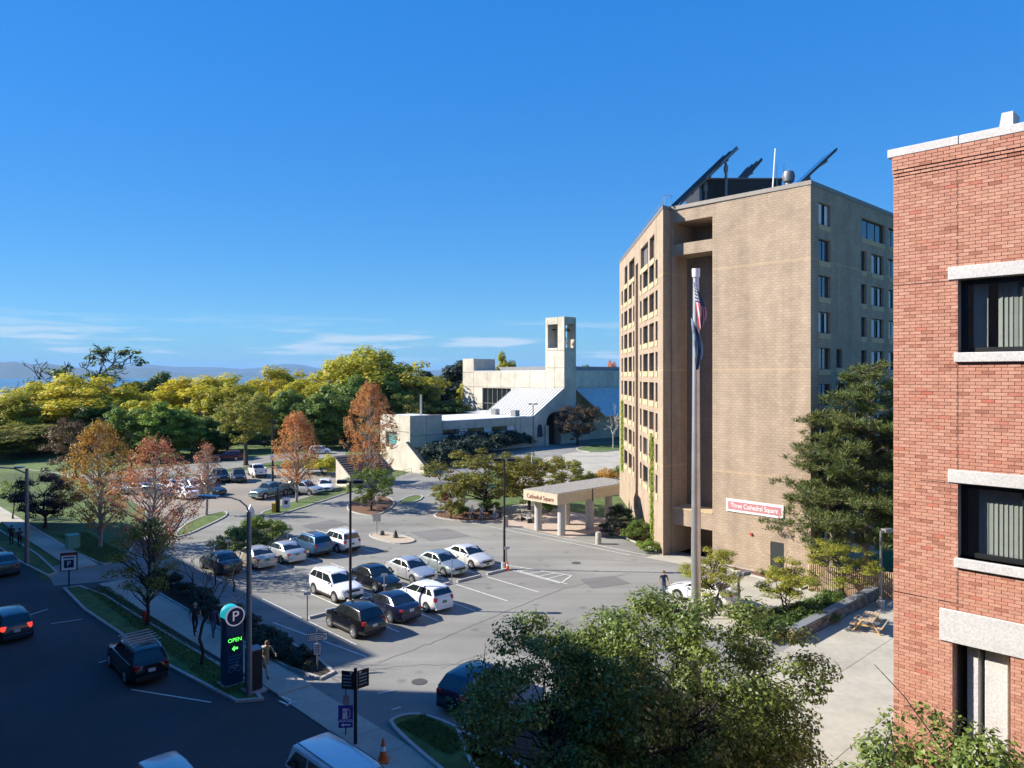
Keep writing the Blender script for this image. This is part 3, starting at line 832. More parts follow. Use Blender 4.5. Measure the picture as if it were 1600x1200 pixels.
M['solar'] = mat('solar_glass', (0.012, 0.016, 0.035), 0.15, 0.1, 2.0, coat=0.5)
def solar(x0, z0, x1, z1, y0, y1, label, legs, skew=0.0):
    root = empty('solar_array', ((x0 + x1) / 2, y0, rz), 0, label, 'solar panel', 'solar arrays on the tower roof')
    u = root.location
    s = Vector((x1 - x0, 0, z1 - z0)); L_ = s.length; s.normalize(); nrm = Vector((-s.z, 0, s.x))
    nu, nv = max(2, int(L_ / 1.6)), max(2, int((y1 - y0) / 1.0))
    for i in range(nu):
        for j in range(nv):
            b = MB()
            c = Vector((x0, y0, z0)) + s * (L_ * (i + .5) / nu) + Vector((skew * (j + .5) / nv, (y1 - y0) * (j + .5) / nv, 0))
            Mx = Matrix.Translation(c) @ Matrix(((s.x, 0, nrm.x, 0), (0, 1, 0, 0), (s.z, 0, nrm.z, 0), (0, 0, 0, 1)))
            b.box(None, (L_ / nu - 0.015, (y1 - y0) / nv - 0.015, 0.14), M=Mx); b.build('solar_panel', M['solar'], root, u)
    b = MB()
    for yy in (y0 + 0.3, y1 - 0.3):
        b.tube(Vector((x0, yy, z0)) - nrm * 0.10, Vector((x1, yy, z1)) - nrm * 0.10, 0.07)
    for t in (0.2, 0.5, 0.8):
        p = Vector((x0, y0 + 0.1, z0)).lerp(Vector((x1, y0 + 0.1, z1)), t) - nrm * 0.22
        b.tube(p, p + Vector((skew, y1 - y0 - 0.2, 0)), 0.07)
    b.build('frame', M['grey_metal'], root, u)
    for t in legs:
        p = Vector((x0, (y0 + y1) / 2, z0)).lerp(Vector((x1, (y0 + y1) / 2, z1)), t) - nrm * 0.25
        b = MB(); b.tube((p.x, p.y, rz), p, 0.11); b.box((p.x, p.y, p.z - 0.5), (0.3, 0.3, 0.5)); b.build('post', M['grey_metal'], root, u)
solar(13.95, 29.15, 18.75, 33.75, 61.4, 65.2, 'longest dark solar array, leaning over the tower roof above the recess', (0.5, 0.86), -0.55)
solar(18.6, 29.3, 24.0, 35.6, 71.0, 75.0, 'middle solar array, half hidden behind the dark plant room', (0.62,), -0.5)
solar(22.4, 29.3, 27.2, 33.8, 62.0, 65.0, 'solar array tilted above the right corner of the tower roof', (0.55, 0.6))
def mast(name, px, d, y0, y1, r_, label, m):
    p = at(px, d); b = MB(); z1_ = zat(y1, d); b.tube((p.x, p.y, rz), (p.x + (0.35 if r_ > 0.06 else 0), p.y, z1_), r_, r_ * 0.8)
    setp(b.build(name, m), label, 'antenna')
mast('antenna_mast', 1205, 61, 290, 232, 0.07, 'thick white leaning whip antenna on the tower roof', M['white'])
mast('antenna_mast', 1214, 61, 290, 256, 0.03, 'thin pole next to the thick white whip antenna', M['steel'])
mast('antenna_mast', 1225, 61, 290, 257, 0.03, 'thin pole beside the round roof ventilator', M['steel'])
mast('antenna_mast', 1136, 64, 290, 263, 0.04, 'short thin aerial behind the longest solar array', M['grey_metal'])
b = MB(); p = at(1232, 64.0); b.lathe([(0.0, rz), (0.3, rz), (0.3, 31.45), (0.46, 31.5), (0.54, 31.95), (0.44, 32.35), (0.0, 32.55)], 16, (p.x, p.y, 0))
setp(b.build('roof_ventilator', M['grey_metal'], smooth=True), 'round turbine ventilator on the tower roof', 'ventilator')
# safety rail on the left wing roof
rr = empty('roof_railing', (LW.x + 0.4, LW.y + 14, ROOF), 0, 'thin metal safety rail along the left edge of the tower roof', 'railing')
b = MB()
for t in (0.4, 29.5):
    pass
b.tube(LW + LD * 0.5 + Vector((0.25, 0, ROOF + 0.75)), LEND + Vector((0.25, -0.5, ROOF + 0.45)), 0.025)
b.build('rail', M['steel'], rr, rr.location)
for k in range(11):
    p = LW + LD * (0.5 + 2.9 * k) + Vector((0.25, 0, ROOF))
    b = MB(); b.tube(p, p + Vector((0, 0, 0.75 - 0.03 * k)), 0.022); b.build('post', M['steel'], rr, rr.location)
b = MB()
for dx in (0.1, 0.75): b.path([LW + Vector((dx, 0.4, ROOF)), LW + Vector((dx, 0.4, ROOF + 0.9))], 0.025)
b.path([LW + Vector((0.1, 0.4, ROOF + 0.9)), LW + Vector((0.75, 0.4, ROOF + 0.9))], 0.025); b.build('ladder_head', M['steel'], rr, rr.location)

# ---------------------------------------------------------------- entrance canopy
cl = AB(48.2, 55)
cp = empty('entrance_canopy', cl, 0, 'flat entrance canopy on round concrete columns with lettered fascia', 'canopy')
fas = M['cream']
b = MB(); b.prism(ABP((46.0, 49.4), (50.4, 49.4), (50.4, 61.0), (48.2, 61.0), (46.0, 58.4)), 3.0, 3.96); b.build('fascia', fas, cp, cl)
b = MB(); b.prism([tuple(p) for p in inset(ABP((46.0, 49.4), (50.4, 49.4), (50.4, 61.0), (48.2, 61.0), (46.0, 58.4)), 0.12)], 3.97, 4.02); b.build('roof_gravel', mat('roof_gravel', (0.24, 0.235, 0.22), 0.98, 0.55, 5.0, bump=0.5), cp, cl)
wallsign(AB(48.2, 49.4, 3.42) - cl, NF, 'Cathedral Square', 0.58, mat('rust_lettering', (0.27, 0.10, 0.07), 0.7, 0.1, 3.0), cp, 0.02, 0.86)
for a, bb, rr_ in ((49.6, 50.6, 0.36), (46.6, 50.6, 0.36), (46.6, 54.6, 0.42), (49.6, 54.6, 0.36), (46.7, 57.6, 0.36)):
    b = MB(); b.lathe([(rr_, 0.0), (rr_, 3.01)], 18, AB(a, bb)); b.build('column', mat('column_concrete', (0.42, 0.41, 0.39), 0.9, 0.1, 2.0) if 'colc' not in M else M['colc'], cp, cl, smooth=True)
b = MB(); b.box(AB(45.97, 54.3, 3.4), (0.06, 0.09, 1.2), A1); b.build('downpipe', M['bronze'], cp, cl)
# ================================================================ brick office building on the right
BB = 16.3
def ba(px): # photo column -> a on the brick front
    r = (px - 800) / FPX; d = BB / (r * E2.x + E2.y)
    return at(px, d).dot(E1), d
aL, dL = ba(1396.5)
def bz(y, px): return zat(y, ba(px)[1])
BZT = bz(247.8, 1396.5)
brl = AB(aL - 4, BB + 6)
brick = empty('brick_building', brl, 0, 'red brick office building with granite lintels and black framed windows', 'building')
M['brick_mortar'] = mat('mortar', (0.46, 0.31, 0.235), 0.95, 0.15, 8.0)
def brickmat(name):
    m, n, l, b = _nt(name)
    g = n.new('ShaderNodeNewGeometry'); oi = n.new('ShaderNodeObjectInfo')
    ad = n.new('ShaderNodeMath'); ad.operation = 'ADD'; l.new(g.outputs['Random Per Island'], ad.inputs[0]); l.new(oi.outputs['Random'], ad.inputs[1])
    fr = n.new('ShaderNodeMath'); fr.operation = 'FRACT'; l.new(ad.outputs[0], fr.inputs[0])
    rp = n.new('ShaderNodeValToRGB'); els = rp.color_ramp.elements
    cs = [(0.0, (0.30, 0.12, 0.08)), (0.10, (0.42, 0.195, 0.135)), (0.35, (0.465, 0.23, 0.16)), (0.62, (0.49, 0.26, 0.185)), (0.86, (0.43, 0.19, 0.13)), (0.93, (0.51, 0.28, 0.20)), (1.0, (0.42, 0.13, 0.085))]
    while len(els) < len(cs): els.new(0.5)
    for e, (p, c) in zip(els, cs): e.position = p; e.color = col4(c)
    l.new(fr.outputs[0], rp.inputs[0])
    tcn = n.new('ShaderNodeTexCoord'); nz = n.new('ShaderNodeTexNoise'); nz.inputs['Scale'].default_value = 9; nz.inputs['Detail'].default_value = 5
    l.new(g.outputs['Position'], nz.inputs['Vector'])
    mr = n.new('ShaderNodeMapRange'); mr.inputs['To Min'].default_value = 0.72; mr.inputs['To Max'].default_value = 1.25; l.new(nz.outputs['Fac'], mr.inputs[0])
    mul = n.new('ShaderNodeMix'); mul.data_type = 'RGBA'; mul.blend_type = 'MULTIPLY'; mul.inputs['Factor'].default_value = 1
    l.new(rp.outputs[0], mul.inputs['A']); l.new(mr.outputs[0], mul.inputs['B']); l.new(mul.outputs['Result'], b.inputs['Base Color'])
    b.inputs['Roughness'].default_value = 0.9
    return m
M['brick'] = brickmat('red_brick')
aR = aL - 14.0
W1 = (bz(551, 1497), bz(437, 1497)); W2 = (bz(871, 1497), bz(755, 1497))
aw = ba(1497)[0]
aw_end = aw - 3.2
op_lo = (-0.5, bz(999, 1469))
aB0, aB1 = ba(1488.5)[0], ba(1579.5)[0]
# openings in u measured from the right end aR .. aL  (direction +E1 reversed: outward normal is -E2)
def U(a): return aL - a                      # run from left corner towards -E1
ops = [(U(aw), U(aw_end), W1[0], W1[1], 0.22), (U(aw), U(aw_end), W2[0], W2[1], 0.22), (U(aB0), U(aB1), 0.0, op_lo[1], 1.2)]
for s_ in range(1, 4):
    for w_ in (W1, W2):
        ops.append((U(aw) + 4.4 * s_ - 0.0, U(aw_end) + 4.4 * s_, w_[0], w_[1], 0.22))
ops = [q for q in ops if q[1] < 13.8]
wl_ = MB(); O_ = AB(aL, BB)
facade(wl_, O_ - E2 * 0.009, -E1, 14.0, 0.0, BZT, ops, 0.22)
facade(wl_, AB(aL - 0.012, BB + 20), -E2, 20.0, 0.0, BZT, [], 0)
facade(wl_, AB(aR, BB), E2, 20.0, 0.0, BZT, [], 0)
facade(wl_, AB(aR, BB + 20), E1, 14.0, 0.0, BZT, [], 0)
bwall = wl_.build('wall', M['brick_mortar'], brick, brl)
# every brick of the seen front is geometry: running bond, joints recessed
CH, BLN, JT = 0.0677, 0.203, 0.010
rng = random.Random(11)
bricks = []
nco = int(BZT / CH)
for c in range(nco):
    z0 = BZT - (c + 1) * CH
    out = 0.0
    if c < 4: out = 0.075
    elif c < 7: out = 0.075 - 0.022 * (c - 3)
    off = (c % 2) * 0.1065 + rng.uniform(-0.004, 0.004)
    u = -off
    while u < 4.3:
        a0, a1 = max(0.0, u), min(4.3, u + BLN)
        segs = [(a0, a1)]
        zc = z0 + CH / 2
        for q in ops:
            if q[2] - 0.01 < zc < q[3] + 0.01:
                ns = []
                for (p0, p1) in segs:
                    if p1 <= q[0] or p0 >= q[1]: ns.append((p0, p1))
                    else:
                        if p0 < q[0]: ns.append((p0, q[0]))
                        if p1 > q[1]: ns.append((q[1], p1))
                segs = ns
        for p0, p1 in segs:
            if p1 - p0 > 0.004 and z0 > 3.5: bricks.append((p0, p1, z0, out))
        u += BLN + JT
def bdist(q):
    p = AB(aL - (q[0] + q[1]) / 2, BB, q[2]); return (p - Vector((0, 0, CAM_H))).length
def seen(q):
    p = AB(aL - (q[0] + q[1]) / 2, BB, q[2]); return abs(p.x / p.y) < 0.685 and q[1] - q[0] > 0.15
bricks.sort(key=lambda q: (not seen(q), bdist(q)))
def addbrick(mb_, q):
    p0, p1, z0, out = q
    jit = rng.uniform(-0.0015, 0.0025)
    c = O_ - E1 * ((p0 + p1) / 2) - E2 * (out / 2 + jit - 0.01) + Vector((0, 0, z0 + CH / 2))
    mb_.box(c, (p1 - p0, 0.06 + out, CH - JT), A1)
unit = {}
for q in bricks[:300]:
    w = round(q[1] - q[0], 3)
    if (w, q[3]) not in unit:
        t = MB(); t.box((0, 0, 0), (w, 0.06 + q[3], CH - JT)); unit[(w, q[3])] = t.mesh('brick', [M['brick']])
    o = link('brick', unit[(w, q[3])], bwall)
    o.location = O_ - E1 * ((q[0] + q[1]) / 2) - E2 * (q[3] / 2 + rng.uniform(-0.0015, 0.0025) - 0.01) + Vector((0, 0, q[2] + CH / 2))
    o.rotation_euler = (0, 0, A1)
rest = MB()
for q in bricks[300:]: addbrick(rest, q)
rest.build('brickwork', M['brick'], bwall, kind='stuff')
# return of the corbelled courses round the corner
# control joints
def joint(c, size):
    b = MB(); b.box(c, size, A1); b.build('control_joint', M['black'], brick, brl)
ct = BZT - 7 * CH
joint(O_ - E1 * U(aw) - E2 * 0.011 + Vector((0, 0, (W1[1] + 0.25 + ct) / 2)), (0.012, 0.022, ct - W1[1] - 0.25))
joint(O_ - E1 * (U(aw) + 0.002) - E2 * 0.011 + Vector((0, 0, (W1[0] + W2[1]) / 2)), (0.012, 0.022, W1[0] - W2[1]))
joint(O_ - E1 * (U(aw) + 0.002) - E2 * 0.011 + Vector((0, 0, (W2[0] + op_lo[1] + 0.63) / 2)), (0.012, 0.022, W2[0] - op_lo[1] - 0.63))
for zz in (W1[1] - 0.01, W2[1] - 0.01, bz(930, 1430)):
    joint(O_ - E1 * (U(aw) / 2) - E2 * 0.011 + Vector((0, 0, zz)), (U(aw), 0.022, 0.012))
# granite
def gran(name, a0, a1, z0, z1, out, dep=0.25):
    b = MB(); b.box(AB((a0 + a1) / 2, BB - out + dep / 2, (z0 + z1) / 2), (abs(a1 - a0), dep, z1 - z0), A1)
    return bevel(b.build(name, M['granite'], brick, brl), 0.012, 1)
lft = ba(1482)[0]
for (w0, w1) in (W1, W2):
    gran('lintel', lft, aw_end - 0.25, w1, w1 + 0.26, 0.045)
    gran('sill', aw + 0.05, aw_end - 0.05, w0 - 0.19, w0, 0.09, 0.35)
    s0 = aw_end - 1.45
    gran('lintel', s0 + 0.2, s0 - 3.5, w1, w1 + 0.26, 0.045); gran('sill', s0 + 0.05, s0 - 3.25, w0 - 0.19, w0, 0.09, 0.35)
gran('lintel', ba(1469)[0], aB1 - 2.4, op_lo[1], op_lo[1] + 0.64, 0.05)
for p0, p1 in ((1505, 1523.5), (1533, 1570)):
    gran('pier', ba(p0)[0], ba(p1)[0], 0.0, op_lo[1] - 0.002, -0.25, 0.4)
jc = ba(1500.5)[0]
for a0, a1 in ((aL + 0.09, jc + 0.004), (jc - 0.004, jc - 3.0), (jc - 3.008, jc - 6.0), (jc - 6.008, aR - 0.1)):
    gran('coping', a0, a1, BZT, BZT + 0.175, 0.10, 0.6)
b = MB(); b.extrude([AB(ba(1546)[0], BB + 0.55, BZT + 0.17), AB(ba(1553)[0], BB + 0.55, BZT + 0.62), AB(ba(1571)[0], BB + 0.55, BZT + 0.62), AB(ba(1571)[0], BB + 0.55, BZT + 0.17)], E2 * 0.5)
b.build('roof_block', M['granite'], brick, brl)
b = MB(); b.prism(ABP((aL - .3, BB + .5), (aR + .3, BB + .5), (aR + .3, BB + 19.6), (aL - .3, BB + 19.6)), BZT - 0.4, BZT + 0.02, top_only=True); b.build('roof', M['cap'], brick, brl)
# windows with vertical blinds
M['office_pane'] = clearglass('office_glass')
M['slat'] = mat('vertical_blind', (0.33, 0.345, 0.33), 0.8, 0.1, 3.0)
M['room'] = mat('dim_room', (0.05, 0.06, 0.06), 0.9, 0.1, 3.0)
M['frame_blk'] = mat('black_window_frame', (0.012, 0.014, 0.016), 0.4, 0.1, 3.0)
for wi, (w0, w1) in enumerate((W1, W2)):
    for s_ in range(2):
        u0, u1 = U(aw) + 4.65 * s_, U(aw_end) + 4.65 * s_
        if s_ and u1 > 13.5: continue
        wn_ = window(brick, brl, O_, -E1, (u0, u1, w0, w1), 0.2, M['frame_blk'], M['office_pane'], 3, None, fw=0.10)
        b = MB(); b.box(O_ - E1 * ((u0 + u1) / 2) + E2 * 1.2 + Vector((0, 0, (w0 + w1) / 2)), (u1 - u0 + 2, 0.05, w1 - w0 + 0.6), A1); b.build('room_back', M['room'], brick, brl)
        if s_ == 0:
            rs = random.Random(wi); u = u0 + 0.22; sm = MB(); sm.box((0, 0, 0), (0.088, 0.004, w1 - w0 - 0.12)); sme = sm.mesh('slat', [M['slat']])
            k = 0
            while u < u1 - 0.1:
                gap = (wi == 0 and k in (3, 4, 12, 13, 14)) or (wi == 1 and k in (0, 11))
                if not gap:
                    o = link('slat', sme, wn_); o.location = (u - u0, 0.16, (w1 - w0) / 2)
                    o.rotation_euler = (0, 0, R(rs.uniform(-40, 10) if wi == 0 else rs.uniform(-22, -8)))
                u += 0.082; k += 1
# dark recess behind the piers
b = MB(); b.box(O_ - E1 * ((U(aB0) + U(aB1)) / 2) + E2 * 1.15 + Vector((0, 0, op_lo[1] / 2)), (U(aB1) - U(aB0), 0.05, op_lo[1]), A1); b.build('recess_back', M['room'], brick, brl)
# ================================================================ concrete church with bell tower
T0 = Vector((11.3, 160.0, 0))
def CH_(t, s, z=0.0): return T0 + E1 * t + E2 * s + Vector((0, 0, z))     # t away to the left, s away to the right
chl = CH_(12, 6)
church = empty('concrete_church', chl, 0, 'modernist pale concrete church with bell tower and white standing seam roofs', 'church')
def panels(parent, o, d, L, z0, z1, ops, nu, zcuts, m, th=0.35):
    """a concrete wall made of its cast panels, each with its own edges"""
    o = Vector(o); d = Vector(d).normalized(); nrm = Vector((d.y, -d.x, 0)); ang = math.atan2(d.y, d.x)
    us = [L * i / nu for i in range(nu + 1)]
    zs = [z0] + list(zcuts) + [z1]
    for i in range(nu):
        for j in range(len(zs) - 1):
            rects = [(us[i], us[i + 1], zs[j], zs[j + 1])]
            for q in ops:
                nr = []
                for (a, b_, c, e) in rects:
                    if q[1] <= a or q[0] >= b_ or q[3] <= c or q[2] >= e: nr.append((a, b_, c, e)); continue
                    if q[0] > a: nr.append((a, q[0], c, e))
                    if q[1] < b_: nr.append((q[1], b_, c, e))
                    aa, bb = max(a, q[0]), min(b_, q[1])
                    if q[2] > c: nr.append((aa, bb, c, q[2]))
                    if q[3] < e: nr.append((aa, bb, q[3], e))
                rects = nr
            if not rects: continue
            b = MB()
            for (a, b_, c, e) in rects:
                g = 0.085
                b.box(o + d * ((a + b_) / 2) - nrm * (th / 2) + Vector((0, 0, (c + e) / 2)), (b_ - a - g, th, e - c - g), ang)
            b.build('panel', m, parent, chl)
CM = M['church']
core = MB()
# tower shaft: solid core slightly inside the panels up to the bell chamber
TWd, TWs, TZ = 5.7, 3.8, 27.5
bell0, bell1 = 20.6, 25.9
b = MB(); b.box(CH_(TWd / 2, TWs / 2, bell0 / 2), (TWd - 0.3, TWs - 0.3, bell0), A1); b.build('tower_core', CM, church, chl)
panels(church, CH_(TWd, 0), -E1, TWd, 0, TZ, [(0.75, 3.7, bell0 + .2, bell1)], 2, (4, 8, 12.2, 16.4, 20.2), CM, 0.4)
panels(church, CH_(0, 0), E2, TWs, 0, TZ, [(0.45, 3.3, bell0 + .2, bell1)], 1, (4, 8, 12.2, 16.4, 20.2), CM, 0.4)
panels(church, CH_(0, TWs), E1, TWd, 0, TZ, [(2.35, 3.2, bell0 + .2, bell1)], 2, (4, 8, 12.2, 16.4, 20.2), CM, 0.4)
panels(church, CH_(TWd, TWs), -E2, TWs, 0, TZ, [], 1, (4, 8, 12.2, 16.4, 20.2), CM, 0.4)
b = MB(); b.box(CH_(TWd / 2, TWs / 2, TZ - 0.2), (TWd - 0.82, TWs - 0.82, 0.3), A1); b.build('tower_roof', M['roofwhite'], church, chl)
bellm = mat('bell_bronze', (0.35, 0.34, 0.30), 0.4, 0.2, 4.0, metal=0.6)
for t, s, z, k in ((4.1, 1.7, 23.4, 0.55), (2.3, 1.4, 23.2, 0.75), (1.5, 2.2, 21.6, 0.5), (1.2, 1.0, 24.0, 0.6)):
    b = MB(); b.lathe([(0.0, 1.0 * k), (0.28 * k, 0.95 * k), (0.4 * k, 0.5 * k), (0.5 * k, 0.2 * k), (0.75 * k, 0.0)], 14, CH_(t, s, z)); b.tube(CH_(t, s, z + k), CH_(t, s, z + k + 1.0), 0.08)
    b.build('bell', bellm, church, chl, smooth=True)
b = MB(); b.box(CH_(TWd / 2, TWs / 2, 24.9), (TWd - 0.9, 0.25, 0.25), A1); b.box(CH_(TWd / 2 - 1.2, TWs / 2, 24.6), (0.25, TWs - 0.9, 0.25), A1); b.build('bell_beam', M['bronze'], church, chl)
# long wall left of the tower: panels, big glazed opening
NZ = 15.7
wopen = (30 - 27.6, 30 - 16.2, 3.5, 11.9)
L1 = 30.0 - TWd
nave_ops = [(3.2, 13.2, 4.5, 11.7)]
panels(church, CH_(30, 0.02), -E1, L1, 0, NZ, nave_ops, 5, (3.9, 7.9, 11.95), CM, 0.5)
for i in range(6):
    for j in range(2):
        b = MB(); b.box(CH_(30 - 3.2 - 10.0 * (i + .5) / 6, 0.42, 4.5 + 3.6 * (j + .5)), (1.55, 0.04, 3.45), A1)
        b.build('pane', M['glass'], church, chl)
b = MB()
for i in range(7): b.box(CH_(30 - 3.2 - 10.0 * i / 6, 0.36, 8.1), (0.12, 0.14, 7.2), A1)
for zz in (4.55, 8.1, 11.65): b.box(CH_(21.8, 0.355, zz), (10.0, 0.135, 0.12), A1)
b.build('window_mullions', M['grey_metal'], church, chl)
# taller block at the far left
panels(church, CH_(30.02, 0.0) + E1 * 4.2, -E1, 4.2, 0, 18.9, [], 1, (3.9, 7.9, 11.95, 15.5), CM, 0.5)
panels(church, CH_(30.0, 0.05), E2, 7.0, 12.0, 18.85, [], 1, (15.6,), CM, 0.4)
b = MB(); b.box(CH_(32.1, 3.8, 9.3), (3.6, 6.4, 18.6), A1); b.build('block_core', CM, church, chl)
b = MB(); b.prism([CH_(t, s).to_2d() for t, s in ((30, 0.55), (TWd, 0.55), (TWd, 3.9), (3.2, 3.9), (3.2, 48), (30, 48))], 0.0, NZ - 0.35); b.build('nave_core', CM, church, chl)
b = MB(); b.prism([CH_(t, s).to_2d() for t, s in ((30.0, 0.0), (TWd, 0.0), (TWd, 0.7), (30.0, 0.7))], NZ + 0.002, NZ + 0.16); b.build('nave_coping', M['roofwhite'], church, chl)
b = MB(); b.prism([CH_(t, s).to_2d() for t, s in ((28, 6), (4.5, 6), (4.5, 45), (28, 45))], NZ - 0.3, NZ + 1.1); b.build('raised_roof', mat('grey_roof', (0.20, 0.21, 0.22), 0.7, 0.1, 1.0), church, chl)
# shaded wall right of the tower
panels(church, CH_(3.0, 3.9), E2, 44.0, 0, NZ, [], 8, (7.5, 12.0), CM, 0.4)
b = MB(); b.prism([CH_(t, s).to_2d() for t, s in ((2.9, 3.9), (2.9, 48), (3.7, 48), (3.7, 3.9))], NZ + 0.002, NZ + 0.16); b.build('nave_coping', M['roofwhite'], church, chl)
# lean-to roofs with standing seams
def seam_roof(top0, top1, bot0, bot1, n, th=0.25):
    top0, top1, bot0, bot1 = map(Vector, (top0, top1, bot0, bot1))
    nr = (top1 - top0).cross(bot0 - top0).normalized()
    if nr.z < 0: nr = -nr
    b = MB(); b.extrude([top0, top1, bot1, bot0], -nr * th); ro = b.build('lean_to_roof', M['seam'], church, chl)
    for i in range(n + 1):
        p, q = top0.lerp(top1, i / n), bot0.lerp(bot1, i / n)
        s = (top1 - top0).normalized() * 0.06
        b = MB(); b.extrude([p - s, p + s, q + s, q - s], nr * 0.16); b.build('seam', M['seam'], ro)
seam_roof(CH_(15.3, 0.0, 11.9), CH_(0.15, 0.0, 11.9), CH_(15.3, -9.2, 6.3), CH_(0.15, -9.2, 6.3), 17)
seam_roof(CH_(2.9, 6.5, 11.9), CH_(2.9, 40, 11.9), CH_(-6.2, 6.5, 6.0), CH_(-6.2, 40, 6.0), 30)
# gable wall of the lean-to with the arched porch, on the tower's right hand plane
def arch_wall():
    b = MB(); D = -E1
    s0, s1 = 1.0, 5.4; zc, ra = 5.4, 2.2; sc = (s0 + s1) / 2 - 6.4
    # outline in (s, z); porch opening centred at s=-3.2
    c, r_ = -3.3, 2.3
    n = 14; arc = [(c + r_ * math.cos(math.pi * k / n), 4.6 + r_ * math.sin(math.pi * k / n)) for k in range(n + 1)]
    out = [(-9.2, 0), (c - r_, 0)] + list(reversed(arc)) + [(c + r_, 0), (0.0, 0), (0.0, 11.7), (-9.2, 6.1)]
    left = [(-9.2, 0), (c - r_, 0), (c - r_, 4.6)] + [p for p in reversed(arc)][1:n // 2 + 1] + [(c, 6.1 + (c + 9.2) * 5.6 / 9.2), (-9.2, 6.1)]
    right = [(c + r_, 0), (0.0, 0), (0.0, 11.7), (c, 6.1 + (c + 9.2) * 5.6 / 9.2)] + [p for p in reversed(arc)][n // 2:]
    for poly in (left, right):
        b.extrude([CH_(0.02, s, z) for s, z in poly], E1 * 0.5)
    b.build('porch_wall', CM, church, chl)
    b = MB(); b.box(CH_(2.4, c, 3.6), (0.1, 2 * r_ + 0.6, 7.2), A1); b.build('porch_door', M['black'], church, chl)
    b = MB(); b.box(CH_(-0.1, c - r_ - 0.25, 2.1), (0.9, 0.8, 4.2), A1); b.build('porch_pier', CM, church, chl)
    b = MB(); b.extrude([CH_(-0.02, -7.6 + 0.75 * x, z) for x, z in ((-1, 1.9), (1, 1.9), (1, 3.6), (0.7, 4.3), (0, 4.6), (-0.7, 4.3), (-1, 3.6))], -E1 * 0.05); b.build('wall_plaque', M['navy'], church, chl)
arch_wall()
# low wing: shaded wall with its strip window, white flat roof
lw_ops = [(40.6 - 33.2, 40.6 - 14.6, 3.75, 4.65)]
panels(church, CH_(0.02, -33.4), E2, 24.2, 0, 6.2, [(0.2, 18.8, 3.75, 4.65)], 6, (), CM, 0.4)
for i in range(9):
    b = MB(); b.box(CH_(0.30, -33.2 + 18.6 * (i + .5) / 9, 4.2), (1.98, 0.04, 0.85), A2)
    b.build('pane', [M['glass'], M['blind'], M['pane']][(i * 2) % 3], church, chl)
b = MB(); b.prism([CH_(t, s).to_2d() for t, s in ((0.45, -33.4), (0.45, -9.3), (16, -9.3), (16, -33.4))], 0, 6.0); b.build('wing_core', CM, church, chl)
b = MB(); b.prism([CH_(t, s).to_2d() for t, s in ((0.0, -33.4), (0.0, -9.2), (26, -9.2), (26, 0), (16.2, 0), (16.2, -33.4))], 6.205, 6.36); b.build('wing_roof', M['roofwhite'], church, chl)
for t, s in ((9.5, -11.5), (1.8, -13.0)):
    b = MB(); b.box(CH_(t, s, 7.0), (1.4, 1.2, 1.25), A1); b.build('roof_unit', M['grey_metal'], church, chl)
# end block with blue fin
panels(church, CH_(0.0, -40.6), E2, 7.2, 0, 7.6, [], 2, (3.9,), CM, 0.4)
panels(church, CH_(9.5, -40.6), -E1, 9.5, 0, 7.6, [(1.8, 5.4, 1.6, 4.4)], 3, (4.6,), CM, 0.4)
b = MB(); b.prism([CH_(t, s).to_2d() for t, s in ((0.5, -40.0), (9.4, -40.0), (9.4, -33.5), (0.5, -33.5))], 0, 7.3); b.build('block_core', CM, church, chl)
b = MB(); b.prism([CH_(t, s).to_2d() for t, s in ((0.4, -40.2), (9.4, -40.2), (9.4, -33.4), (0.4, -33.4))], 7.3, 7.36); b.build('block_roof', M['roofwhite'], church, chl)
b = MB(); b.box(CH_(6.0, -40.15, 3.0), (3.5, 0.05, 2.7), A1); b.build('pane', mat('teal_glass', (0.10, 0.30, 0.30), 0.1, 0.1, 2.0), church, chl)
b = MB(); b.tube(CH_(3.0, -36, 7.3), CH_(3.0, -36, 11.2), 0.18); b.build('flue', M['steel'], church, chl)
# stair wedge in front
wl0 = G(662.5, 741)
wed = empty('concrete_stair_wedge', wl0, 0, 'free standing concrete wedge wall with sloping dark edge before the church', 'wall')
def WP(t, z, s=0.0): return wl0 + E1 * t + E2 * s + Vector((0, 0, z))
cuts = [0, 4.58, 6.8, 13.0]
prof = [(0, 0), (0, 1.3), (4.58, 4.4), (6.8, 4.4), (11.5, 1.0), (13.0, 0.0)]
for (a, b_), zz in zip(((0, 4.58), (4.6, 8.4), (8.42, 13.0)), (0, 0, 0)):
    f = lambda t: float(np.interp(t, [p[0] for p in prof[1:]], [p[1] for p in prof[1:]]))
    ks = [k for k in (4.58, 6.8, 11.5) if a < k < b_]
    pts = [WP(a, 0), WP(b_, 0)] + ([WP(b_, f(b_))] if f(b_) > 0.01 else []) + [WP(k, f(k)) for k in reversed(ks)] + [WP(a, f(a))]
    mb_ = MB(); mb_.extrude(pts, E2 * 0.5); mb_.build('panel', CM, wed, wl0)
mb_ = MB(); mb_.extrude([WP(-0.05, 1.3, -0.03), WP(4.58, 4.42, -0.03), WP(4.58, 4.54, -0.03), WP(-0.05, 1.45, -0.03)], E2 * 0.6); mb_.build('coping', M['stone_dark'], wed, wl0)
